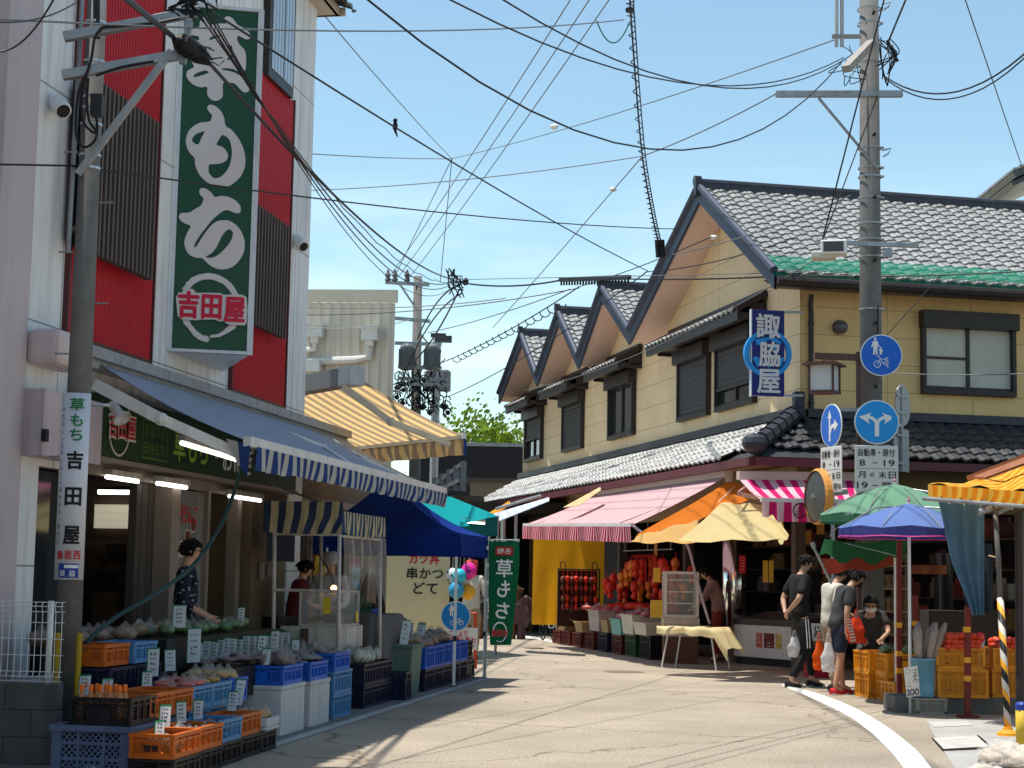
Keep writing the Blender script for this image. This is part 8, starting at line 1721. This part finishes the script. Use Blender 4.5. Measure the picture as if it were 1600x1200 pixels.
# 4: seller crouching behind the crates
person('seller in dark top and white mask bending over the amber crates in the shade', (P(1362, 1000, 22.9).x, 23.0, 0), R(172), dict(pel=(0, -.12, .62), sp=(0, -.04, .82), ch=(0, .08, 1.0), nk=(0, .15, 1.10), hd=(0, .23, 1.22), look=(.1, .85, -.45), sl=(-.16, .09, 1.06), sr=(.16, .09, 1.06), el=(-.24, .18, .85), wl=(-.12, .38, .74), er=(.24, .18, .85), wr=(.12, .40, .72), hl=(-.1, -.08, .6), hr=(.1, -.08, .6), kl=(-.14, .2, .42), kr=(.14, .2, .42), al=(-.13, .06, .09), ar=(.13, .06, .09)), dict(shirt=DGR, sleeve=.7, trousers=DGR, leg=1.9, shoe=SHB, hair=.9, mask=MWH), H=1.62)
# 5: shopkeeper in a navy patterned top before the shop window
NVP = mat('navy_pattern', (.012, .014, .028), .8, .1, 6); n = NVP.node_tree; bs = n.nodes['Principled BSDF']; tcn = nd(n, 'ShaderNodeTexCoord'); mpn = nd(n, 'ShaderNodeMapping'); mpn.inputs['Scale'].default_value = (16, 16, 30); vo = nd(n, 'ShaderNodeTexVoronoi'); vo.inputs['Scale'].default_value = 1.0; lt = nd(n, 'ShaderNodeMath', operation='LESS_THAN'); lt.inputs[1].default_value = .23; mxn = nd(n, 'ShaderNodeMix', data_type='RGBA'); mxn.inputs['A'].default_value = (.012, .014, .028, 1); mxn.inputs['B'].default_value = (.35, .36, .38, 1)
for a, d in ((tcn.outputs['Object'], mpn.inputs[0]), (mpn.outputs[0], vo.inputs['Vector']), (vo.outputs['Distance'], lt.inputs[0]), (lt.outputs[0], mxn.inputs['Factor']), (mxn.outputs['Result'], bs.inputs['Base Color'])): n.links.new(a, d)
Y5 = 16.6; c5 = P(292, 900, Y5)
person('shopkeeper with glasses and navy patterned top standing at the window with the dumpling picture', (c5.x, Y5, 0), R(-82), dict(hd=(0, .04, 1.60), look=(0, 1, -.12), wl=(-.2, .2, 1.0), wr=(.2, .2, 1.0)), dict(shirt=NVP, sleeve=1.5, trousers=BLK_P, leg=1.93, shoe=SHB, hair=.15, glasses=True), H=1.72)
# 6, 7: cooks at the food stall
person('cook in maroon T shirt grilling at the food stall', (P(462, 900, 20.4).x, 20.4, 0), R(-75), dict(hd=(0, .12, 1.56), ch=(0, .06, 1.33), nk=(0, .08, 1.44), look=(0, .8, -.6), sl=(-.17, .06, 1.39), sr=(.17, .06, 1.39), el=(-.22, .16, 1.12), wl=(-.12, .42, 1.08), er=(.22, .16, 1.12), wr=(.12, .44, 1.1)), dict(shirt=MAROON, sleeve=.8, trousers=BLK_P, leg=1.9, shoe=SHB, hair=.2), H=1.6)
person('cook in white cap and pale smock behind the stall glass case', (P(516, 900, 20.9).x, 20.9, 0), R(170), dict(hd=(0, -.02, 1.60), look=(.1, 1, -.3), el=(-.24, .08, 1.12), wl=(-.16, .3, 1.05), er=(.24, .08, 1.12), wr=(.16, .3, 1.05)), dict(shirt=GREYW, sleeve=1.6, trousers=GREYW, leg=1.9, shoe=SHB, hair=.1, cap=GREYW), H=1.64)
# 8: stall holder among the balloons
person('person in white shirt with outstretched forearm behind the balloons', (P(735, 1000, 30.2).x, 30.2, 0), R(165), dict(er=(.24, -.02, 1.14), wr=(.30, .1, .9), el=(-.26, .0, 1.14), wl=(-.36, .1, .92)), dict(shirt=OFFW, sleeve=1.2, trousers=BEIGEP, leg=1.9, shoe=SHB, hair=.1, cap=cl('cap_red', (.5, .05, .03))), H=1.66)
# 9: toy stall keeper
person('toy stall keeper in pinkish top and red apron leaning over the counter', (P(1122, 960, 30.6).x, 30.6, 0), R(75), dict(ch=(0, .10, 1.32), nk=(0, .15, 1.42), hd=(0, .23, 1.53), look=(0, .8, -.6), sl=(-.17, .1, 1.37), sr=(.17, .1, 1.37), el=(-.2, .22, 1.12), wl=(-.12, .42, .95), er=(.2, .22, 1.12), wr=(.12, .42, .95)), dict(shirt=PINKG, sleeve=1.3, trousers=cl('apron_red', (.22, .03, .02)), leg=1.9, shoe=SHB, hair=.25), H=1.7)
# ================================================================== background beyond the bend
bb = T('clad_building', 'pale beige corrugated metal building with white rain pipes behind the white shop', 'building', (-4.4, 45, 0))
q0, q1 = P(470, 700, 45), P(612, 700, 44.8); bd = V((q1.x-q0.x, q1.y-q0.y, 0)); bl = bd.length; bd.normalize(); bn = bd.cross(UP); zt_ = P(612, 450, 44.2).z
b = MB(); g = [[], []]; L0 = 9.0; n_ = int((bl+L0)/.26)
for i in range(n_*4+1):
    s = -L0+(bl+L0)*i/(n_*4); o_ = (0, .05, .05, 0)[i % 4]; p = V((q0.x, q0.y, 0))+bd*s+bn*o_; g[0].append(p+UP*(zt_-.3)); g[1].append(p)
b.sheet(g); e_ = V((q1.x, q1.y, 0)); bk_ = V((-1.6, 10, 0)); b.quad(e_, e_+bk_, e_+bk_+UP*(zt_-.3), e_+UP*(zt_-.3)); b.build('wall', BEIGE, bb)
b = MB(); b.bar(V((q0.x, q0.y, zt_-.12))-bd*L0+bn*.02, V((q1.x, q1.y, zt_-.12))+bd*.06+bn*.02, .16, .32); b.build('parapet_trim', mat('trim_beige', (.55, .50, .40), .5, .05), bb)
PIPE = mat('pipe_white', (.62, .61, .57), .4, .08, 4)
b = MB()
def wp(x, y, o_=.16): d = ray(x, y); p0 = V((q0.x, q0.y, 0))+bn*o_; t_ = (p0-CAM).dot(bn)/d.dot(bn); return CAM+d*t_
for x, y in ((492, 518), (578, 523)): c = wp(x, y, .3); b.box(c, (.42, .3, .3), (bd, bn, UP)); b.box(c+UP*.17, (.5, .36, .06), (bd, bn, UP)); b.box(c-UP*.22, (.2, .2, .16), (bd, bn, UP))
b.tube([wp(492, 528), wp(492, 545), wp(470, 548)], .08, 8); b.tube([wp(578, 532), wp(576, 558), wp(555, 562), wp(480, 565)], .1, 8); c = wp(486, 572, .3); b.box(c, (.5, .36, .3), (bd, bn, UP)); b.tube([wp(486, 575), wp(486, 640)], .08, 8); b.build('rain_pipe', PIPE, bb)
dk = T('dark_building', 'black flat fronted building beyond the bend under the tree', 'building', (-1, 62, 0)); b = MB(); a0, a1 = P(640, 690, 60), P(822, 690, 60)
b.box(((a0.x+a1.x)/2, 62, a0.z/2), (a1.x-a0.x, 4, a0.z)); b.build('wall', mat('dark_wall', (.018, .018, .022), .6, .15, .6), dk)
b = MB(); b.box(((a0.x+a1.x)/2, 59.96, a0.z-.06), (a1.x-a0.x, .06, .12)); b.build('roof_edge', GREYM, dk)
lw = T('beige_annex', 'low beige flat roofed annex before the black building', 'building', (.2, 50, 0)); c0, c1 = P(735, 752, 50), P(830, 752, 50); b = MB(); b.box(((c0.x+c1.x)/2, 51.5, c0.z/2), (c1.x-c0.x, 3, c0.z)); b.build('wall', mat('annex_beige', (.36, .31, .22), .8, .12, 1, stain=.2), lw); b = MB(); b.box(((c0.x+c1.x)/2, 51.5, c0.z+.05), (c1.x-c0.x+.2, 3.2, .1)); b.build('roof', mat('annex_roof', (.16, .13, .11), .8), lw)
b = MB(); p0, p1 = P(680, 748, 46), P(724, 733, 45)
for k in range(5): t_ = k/4; c = p0.lerp(p1, t_); b.bar(c-UP*(.28+.3*t_), c+UP*(.02+.18*t_), .34, .14)
b.bar(p0-UP*.2, p1+UP*.12, .2, .1); b.bar(p0-UP*.42, p1-UP*.3, .3, .1); one('ridge_end', b, mat('ridge_grey', (.16, .17, .18), .5, .15, 5), 'grey tiled ridge end rising over the teal awning', 'roof ridge')
b = MB(); b.box((p0.x+.2, 46.5, p0.z/2-.2), (2.2, 1.8, p0.z-.5)); one('tiled_house', b, mat('house_dim', (.12, .1, .08), .8), 'dim small house under the grey tiled ridge end', 'building')
# tree behind the bend
def tree(label, base, H, spread, n_leaf, seed, cols, grp=None):
    rr = random.Random(seed); t = T('tree', label, 'tree', base, 0, grp); b = MB(); base = V(base); tips = []
    def limb(p, d, l, r, lev):
        pts = [p]; dd = d.copy()
        for i in range(4): dd = (dd+V((rr.uniform(-.25, .25), rr.uniform(-.25, .25), rr.uniform(-.05, .15)))).normalized(); pts.append(pts[-1]+dd*l/4)
        b.tube(pts, [r*(1-.15*i) for i in range(5)], 6)
        if lev < 3:
            for k in range(rr.randint(3, 4)): a = rr.uniform(0, 6.28); limb(pts[rr.choice((2, 3, 4))], (dd*.6+V((math.cos(a), math.sin(a), rr.uniform(-.1, .6)))*.8).normalized(), l*.62, r*.5, lev+1)
        else: tips.append(pts[-1]); tips.append(pts[2])
    limb(base, V((0, 0, 1)), H*.42, .2, 0); b.build('trunk', mat('bark', (.07, .055, .04), .9, .3, 6), t)
    for ci, (nm, col) in enumerate(cols):
        b = MB()
        for i in range(n_leaf//len(cols)):
            c = rr.choice(tips)+V((rr.gauss(0, .38), rr.gauss(0, .38), rr.gauss(0, .26)))*spread; n1 = V((rr.uniform(-1, 1), rr.uniform(-1, 1), rr.uniform(-.2, 1))).normalized(); u_ = n1.orthogonal().normalized(); v_ = n1.cross(u_); s = rr.uniform(.05, .11)*spread
            b.poly([c+u_*s, c+v_*s*.6, c-u_*s, c-v_*s*.6])
        b.build('crown', mat(nm, col, .55, .35, .6, trans=.5), t)
    return t
gx = P(745, 650, 70)
tree('bright yellow green tree over the black building', (gx.x+.3, 70, 0), 9.5, 1.3, 9000, 5, (('leaf_bright', (.21, .30, .03)), ('leaf_mid', (.12, .20, .025))))
gx = P(800, 660, 72); tree('darker tree half hidden by the far gable', (gx.x+1.2, 73, 0), 9.6, 1.2, 4500, 9, (('leaf_mid', (.10, .17, .03)), ('leaf_dark', (.05, .10, .02))))
gx = P(560, 715, 72); tree('yellow green tree glimpsed below the striped awning', (gx.x, 66, 0), 7.2, 1.1, 4000, 12, (('leaf_bright', (.20, .28, .03)), ('leaf_mid', (.1, .2, .03))))
# far house on the right
fh = T('far_house', 'corner of a yellow house with silver tiled roof at the right edge', 'house', (16, 46, 0)); b = MB(); p0 = P(1543, 306, 46); p1 = P(1660, 252, 46); b.bar(p0, p1, 5, .16); b.bar(p0-UP*.2, p1-UP*.2, 4.6, .12); b.build('roof', TILED, fh)
b = MB(); dn = (p1-p0)
for k in range(14): c = p0+dn*((k+.5)/14)+UP*.12; b.bar(c-V((0, 2.5, 0)), c+V((0, 2.5, 0)), .17, .07)
b.build('roof_tiles', TILE, fh)
b = MB(); b.box((p0.x+3.0, 47.5, (p0.z-.1)/2), (4.6, 3, p0.z-.1)); b.build('wall', YWALLB, fh)
# distant poles with transformers
dp_ = T('utility_pole', 'distant pole with two grey transformers and a crown of cables', 'utility pole', (P(651, 700, 52).x, 52, 0)); x = P(651, 700, 52).x; Yd = 52
b = MB(); b.tube([(x, Yd, 0), (P(653, 432, Yd).x, Yd, P(653, 432, Yd).z)], .2, 14, r1=.13); b.build('shaft', CONC, dp_, smooth=True)
dq = lambda X, Y_, o_=0: P(X, Y_, Yd-.2+o_)
b = MB()
for xa, ya_, xb, yb_ in ((602, 441, 671, 445), (615, 497, 672, 502), (617, 536, 690, 538), (622, 573, 690, 575), (622, 591, 700, 594), (622, 600, 700, 602)): b.bar(dq(xa, ya_), dq(xb, yb_), .1, .1)
b.bar(dq(626, 446), dq(650, 482), .06, .06); b.bar(dq(655, 520), dq(672, 540), .05, .05); b.build('cross_arm', GREYM, dp_)
for xx in (606, 617, 636): b = MB(); c = dq(xx, 437); b.lathe([(.05, -.1), (.1, .0), (.05, .06), (.1, .14), (.05, .22), (.03, .3)], c, seg=8); b.build('insulator', mat('insulator', (.12, .11, .12), .4, .2), dp_)
for xx in (636, 675):
    b = MB(); c = dq(xx, 558, -.1); b.lathe([(.2, -.38), (.22, -.36), (.22, .30), (.2, .34), (.12, .4)], c, seg=18)
    for k in range(18): a = 2*math.pi*k/18; b.box(c+V((.24*math.cos(a), .24*math.sin(a), -.04)), (.03, .03, .55))
    b.build('transformer', mat('transformer_grey', (.16, .17, .17), .5, .15, 6), dp_)
b = MB(); rnd = random.Random(11)
for k in range(46):
    xx = rnd.uniform(612, 700); yy = rnd.uniform(586, 645); c = dq(xx, yy, rnd.uniform(-.3, .3)); r_ = rnd.uniform(.06, .16); b.tube([c+V((r_*math.cos(a), .04*math.sin(a*2), r_*math.sin(a))) for a in (0, .9, 1.8, 2.7, 3.6, 4.5)], .02, 5)
    if k % 3 == 0: b.ball(c, .08, 6, 4)
for k in range(26): p_ = dq(rnd.uniform(615, 700), rnd.uniform(545, 600)); q_ = dq(rnd.uniform(620, 700), rnd.uniform(600, 650)); b.tube([p_, p_.lerp(q_, .5)+V((rnd.uniform(-.3, .3), 0, -.2)), q_], .016, 4)
b.build('cable', WIRE, dp_)
lm = T('street_lamp', 'flood lamp on a short post behind the distant transformers', 'lamp', P(690, 530, 56)); b = MB(); x2_ = P(679, 700, 57).x; b.tube([(x2_, 57, 0), (x2_, 57, P(679, 521, 57).z)], .14, 12); b.build('post', GREYM, lm); b = MB(); c = P(693, 530, 56.5); b.box(c, (.55, .35, .2)); b.box(P(685, 524, 56.6), (.5, .2, .12)); b.build('lamp_head', mat('lamp_dark', (.06, .06, .065), .4), lm)
b = MB(); 
for xx in (672, 695): c = P(xx, 595, 57); b.lathe([(.2, -.35), (.2, .3), (.12, .36)], c, seg=14)
b.build('transformer', MATS['transformer_grey'], lm)
# ================================================================== overhead wires
def wire(lab, a, z, r=.012, sag=.0, m=WIRE, n_=14, wob=0, grp='overhead wires'):
    a, z = V(a), V(z); pts = []
    for i in range(n_+1): t_ = i/n_; p = a.lerp(z, t_)-UP*(sag*4*t_*(1-t_)); pts.append(p+UP*(wob*math.sin(i*2.4)))
    def off(p):                                                # runs on past the edge of the view
        q = p-CAM; k = q.dot(fw); x_, y_ = 800+FPX*q.dot(rt)/k, 600-FPX*q.dot(up)/k; return not (0 < x_ < 1600 and 0 < y_ < 1200)
    if off(pts[0]): pts.insert(0, pts[0]+(pts[0]-pts[1]).normalized()*9)
    if off(pts[-1]): pts.append(pts[-1]+(pts[-1]-pts[-2]).normalized()*9)
    b = MB(); b.tube(pts, r, 5, False); return one('wire', b, m, lab, 'wire', grp)
ND = P(710, 440, 42)                                           # where the bundles meet above the bend
PT = P(1335, 95, 24.4)
wire('long drooping wire across the middle of the sky to the right pole', P(560, -12, 12), P(1318, 93, 24.4), .009, 1.25); wire('dotted drooping wire just above the longest drooping one', P(700, -2, 13), P(1318, 90, 24.4), .008, .55); wire('uppermost drooping wire ending at the right pole', P(780, -4, 13.5), P(1330, 86, 24.4), .008, .62)
wire('black wire with a bird on it crossing down to the right', P(330, 18, 13.3), P(1013, 424, 34), .010, .1)
wire('thick black cable from the left pole clamp down to the cable knot', P(300, 68, 13.2), P(706, 436, 42), .016, .35, n_=24)
for i, (dx, dy, s_, lab) in enumerate(((0, 0, .55, 'first strand of the cable bundle from the left pole'), (6, -3, .7, 'second strand of the cable bundle from the left pole'), (-5, 4, .4, 'lowest strand of the cable bundle from the left pole'), (10, -6, .85, 'topmost strand of the cable bundle from the left pole'))): wire(lab, P(318+dx, 22+dy, 13.25), P(712+i, 438+i, 42), .010-.0012*i, s_+.25, n_=24, wob=.02*(i == 2))
wire('thick cable coming over the left pole from above', P(190, -8, 10), P(270, 57, 13.1), .022, 0)
cl_ = T('cable_clamp', 'black cable splice box hanging on the left pole arm', 'splice box', P(300, 78, 13.1)); b = MB(); c0, c1 = P(270, 58, 13.1), P(330, 98, 13.2); b.tube([c0, c0.lerp(c1, .15), c0.lerp(c1, .3), c0.lerp(c1, .7), c1], [.02, .07, .085, .075, .03], 10); b.build('box', BLACK, cl_)
b = MB(); rnd = random.Random(5)
for k in range(10): p_ = c0.lerp(c1, rnd.uniform(.3, 1))+V((0, -.05, 0)); b.tube([p_, p_+V((rnd.uniform(-.06, .1), -.03, rnd.uniform(-.1, .08))), p_+V((rnd.uniform(-.02, .12), 0, rnd.uniform(-.06, .06)))], .006, 5)
for k in range(14): p_ = P(300+rnd.uniform(-30, 30), 12+rnd.uniform(-14, 14), 13.2); b.tube([p_, p_+V((rnd.uniform(-.15, .15), 0, rnd.uniform(-.08, .1))), p_+V((rnd.uniform(-.1, .2), 0, rnd.uniform(-.1, .05)))], .012, 5)
b.build('loose_wire', WIRE, cl_)
wire('thin level wire from the left pole to the yellow gable', P(0, 257, 12.8), P(110, 259, 13.2), .008); wire('thin wire from the left pole falling gently to the yellow gable', P(112, 259, 13.25), P(1060, 358, 29), .008, .1); wire('thin level wire near the top from the white building to the hanging cable', P(0, 30, 11), P(975, 31, 24), .008, .12, WIREG)
wire('thin wire curving in at the upper left corner, higher one', P(-10, 34, 9), P(120, 3, 12.5), .006, .05); wire('thin wire curving in at the upper left corner, lower one', P(-12, 80, 9), P(90, -12, 9), .006, .1)
wire('green jumper wire sagging beside the hanging cable', P(932, 32, 23.8), P(984, 34, 24), .010, .32, mat('wire_green', (.02, .16, .12), .5, 0))
KN = P(706, 248, 44)
wire('thin wire from the upper left to the small knot', P(505, 22, 24), KN, .010, .05, WIREG); wire('thin wire from the small knot up to the right pole arm', KN, P(1305, 62, 24.6), .010, .12, WIREG); wire('thin wire running left from the small knot', P(480, 240, 30), KN, .010, .03, WIREG); wire('thin vertical wire from the small knot to the distant pole', KN, P(688, 440, 50), .012, 0, WIREG); wire('second thin slanting wire from the small knot to the distant pole', KN, P(612, 442, 52), .012, 0, WIREG)
for i, (x0, x1, lab) in enumerate(((896, 606, 'leftmost of three parallel thin wires falling to the distant pole'), (926, 620, 'middle of three parallel thin wires falling to the distant pole'), (957, 638, 'rightmost of three parallel thin wires falling to the distant pole'))): wire(lab, P(x0, -8, 27), P(x1, 436, 52), .011, .1, WIREG)
HK = P(1004, 244, 28)
wire('thin wire from the hanging cable up to the right cross arm', HK, P(1212, 147, 24.3), .010, .05, WIREG); wire('thin wire running left from the hanging cable behind the white building', P(470, 298, 32), HK, .009, .1, WIREG); wire('thin wire with a white ball falling left below the hanging cable', HK, P(770, 512, 44), .010, .02, WIREG)
for x, y, Y, lab in ((866, 198, 36, 'white ball marker on the wire from the small knot'), (958, 296, 31, 'white ball marker on the wire below the hanging cable'), (1115, 371, 28.8, 'white ball marker before the yellow gable')): b = MB(); b.ball(P(x, y, Y), .055 if x != 866 else .075, 12, 8, (1.2, 1, .8)); b.lathe([(.075 if x == 866 else .06, -.01), (.075 if x == 866 else .06, .01)], P(x, y, Y), seg=12); one('wire_marker', b, mat('marker_white', (.7, .68, .62), .4, .05), lab, 'marker', smooth=True)
# hanging cable with spiral hangers
hc_ = T('hanging_cable', 'nearly vertical black cable with spiral hangers ending in two connectors', 'cable', P(1030, 388, 31)); b = MB(); ht_ = [P(975, -700, 14), P(984, -20, 22), P(986, 30, 24), P(1002, 230, 28), P(1018, 330, 30), P(1030, 385, 31)]; ps = smooth_open(ht_, 10); b.tube(ps, .014, 5, False); b.tube([p+V((.05, 0, .02)) for p in ps], .010, 5, False); b.build('strand', WIRE, hc_)
b = MB()
b.tube([ps[9+i//8].lerp(ps[10+i//8], (i % 8)/8)+V((.055*math.cos(i*math.pi/4), .055*math.sin(i*math.pi/4), 0)) for i in range((len(ps)-11)*8)], .009, 4, False)
b.build('spiral', WIRE, hc_)
b = MB()
for dx in (-3, 4): b.tube([P(1030+dx, 375, 31), P(1032+dx, 402, 31)], .05, 8)
b.build('connector', BLACK, hc_)
kn = T('cable_knot', 'knot of black cables and clamps above the bend of the street', 'cable knot', ND); b = MB(); rnd = random.Random(21)
for k in range(16): p_ = P(710+rnd.uniform(-14, 10), 432+rnd.uniform(-14, 12), 42); q_ = P(710+rnd.uniform(-10, 18), 440+rnd.uniform(-6, 26), 42); b.tube([p_, p_.lerp(q_, .5)+V((rnd.uniform(-.2, .2), 0, rnd.uniform(-.2, .1))), q_], .016, 5)
b.ball(P(728, 440, 42), .07, 8, 6, (1, .5, 1.4)); b.build('clamp', WIRE, kn)
wire('thick cable from the cable knot to the black spacer bar', P(712, 440, 42), P(876, 438, 37), .02, .12); wire('cable from the black spacer bar along the yellow building', P(984, 436, 33.5), P(1250, 430, 27), .015, .03); wire('cable continuing along the eave of the yellow building to the right edge', P(1250, 430, 27), P(1640, 421, 24), .011, .05); wire('thin messenger wire above the black spacer bar', P(712, 437, 42), P(1250, 426, 27), .008, .0, WIREG)
spb = T('cable_spacer', 'long black toothed spacer bar on the cable above the far gables', 'cable fitting', P(930, 436, 35)); b = MB(); c0, c1 = P(875, 437, 36.8), P(984, 433, 33.6); b.bar(c0, c1, .07, .09); b.build('bar', BLACK, spb); b = MB()
for k in range(24): c = c0.lerp(c1, (k+.5)/24)-UP*.08; b.box(c, (.04, .04, .09))
b.build('tooth', BLACK, spb); spb.children[-1]['kind'] = 'stuff'
wire('loop of cable below the cable knot to the distant pole, upper one', P(716, 446, 42), P(652, 530, 51), .022, -.3); wire('loop of cable below the cable knot to the distant pole, lower one', P(718, 452, 42), P(640, 570, 51), .022, .25); wire('slack cable hanging from the knot past the transformers', P(722, 458, 42), P(622, 610, 51), .02, -.5)
wire('wire with ring hangers from the far pole up to the far gables', P(668, 575, 50), P(905, 448, 36), .014, .15); wire('second wire from the far pole up to the far gables', P(668, 520, 50), P(890, 452, 36), .012, .08, WIREG)
b = MB()
for k in range(17): c = P(668, 575, 50).lerp(P(905, 448, 36), .25+.7*k/17)-UP*.16; b.tube([c+V((.12*math.cos(a), 0, -.12*math.sin(a))) for a in (0, .8, 1.6, 2.4, 3.14)], .013, 4, False)
one('ring_hanger', b, WIRE, 'row of ring hangers on the wire to the far gables', 'hangers', 'overhead wires')
wire('wire crossing before the beige building to the knot, upper', P(478, 480, 38), P(790, 466, 38), .011, .1, WIREG); wire('wire crossing before the beige building to the knot, lower', P(478, 492, 38), P(905, 450, 36), .011, .15); wire('pale twisted wire before the beige building', P(440, 510, 34), P(640, 500, 50), .013, .12, mat('wire_pale', (.4, .4, .38), .5, 0), wob=.02)
wire('wire from the far gable across the yellow wall', P(905, 448, 36), P(1112, 370, 28.6), .010, .05); wire('second wire across the yellow gable', P(1050, 398, 30), P(1330, 305, 26), .010, .1, WIREG); wire('third wire across the yellow gable to the eave', P(1010, 425, 33), P(1240, 372, 27.5), .010, .1)
wire('long wire slanting up from the bend before the far gables', P(700, 620, 50), P(1010, 425, 33), .013, .2); wire('long wire slanting across the window hoods of the yellow building', P(820, 610, 38), P(1290, 395, 26), .008, .3, WIREG)
wire('wire from the right pole drooping to the right edge', P(1380, 118, 24.4), P(1640, 45, 20), .012, .5); wire('second wire from the right pole drooping to the right edge, just beneath', P(1382, 122, 24.4), P(1640, 48, 20), .010, .55); wire('straight wire falling steeply near the right edge', P(1505, -10, 20), P(1605, 285, 30), .008, 0)
wire('stay wire from the right pole top down behind the loudspeaker', P(1385, -15, 23.5), P(1285, 375, 24.1), .012, 0); wire('stay wire crossing the right pole to the loudspeaker', P(1371, 150, 24.3), P(1287, 372, 24.1), .009, 0); wire('thin wire up from the right pole to the top edge', P(1386, 70, 24.3), P(1420, -12, 22), .014, 0); wire('thin wire from the shared path sign up to the right', P(1380, 530, 24.3), P(1470, 430, 26), .007, 0); wire('level thin wire behind the shared path sign', P(1395, 583, 25.5), P(1640, 582, 24), .007, .03, WIREG)
bd_ = T('bird', 'small dark swallow perched on the long black wire', 'bird', P(617, 198, 20)); b = MB(); c = P(617.5, 197, 20.3); b.ball(c, .04, 10, 8, (.8, .8, 1.5)); b.ball(c+V((0, -.02, .065)), .028, 8, 6); b.tube([c+V((.0, .02, -.05)), c+V((.03, .03, -.13))], [.02, .006], 6); b.lathe([(.008, 0), (.001, .02)], c+V((0, -.045, .065)), (0, -1, 0), 6); b.build('body', mat('bird_dark', (.015, .015, .03), .5), bd_, smooth=True)
# ================================================================== house on the near left, whose shade falls over the crates
t = T('unseen_house', 'pinkish neighbour house on the near left side of the street', 'house', (-8, 6.2, 0)); b = MB(); x, y, w_, d_, h_ = -8.0, 6.6, 7.2, 13.2, 8.2
b.box((x, y, h_/2), (w_, d_, h_)); b.build('wall', mat('pinkish_wall', (.5, .4, .4)), t)
b = MB(); e0, e1 = V((x, y-d_/2-.3, h_+1.4)), V((x, y+d_/2+.1, h_+1.4)); c_ = [V((x+i*w_/2, y+j, h_)) for i, j in ((-1, -d_/2-.3), (1, -d_/2-.3), (1, d_/2+.1), (-1, d_/2+.1))]; b.quad(c_[0], e0, e1, c_[3]); b.quad(e0, c_[1], c_[2], e1); b.poly([c_[0], c_[1], e0]); b.poly([c_[2], c_[3], e1]); b.build('roof', TILED, t)
for k in range(4):
    for z in (1.6, 4.8): b = MB(); b.box((x+w_/2+.02, y-d_/2+d_*(k+.5)/4, z), (.08, 1.7, 1.3)); b.build('window', GLASS, t)
t = T('unseen_house', 'tan neighbour house on the near right side of the street', 'house', (12, 1.5, 0)); b = MB(); b.box((12, 1.5, 3.5), (7, 19, 7)); b.build('wall', BEIGE, t)  # out of view, added to cut sky light over the left foreground
b = MB(); b.box((12, 1.5, 7.1), (7.6, 19.6, .2)); b.build('roof', TILED, t)
for k in range(4):
    for z in (1.6, 4.8): b = MB(); b.box((8.48, -6+k*4.8, z), (.08, 1.7, 1.3)); b.build('window', GLASS, t)
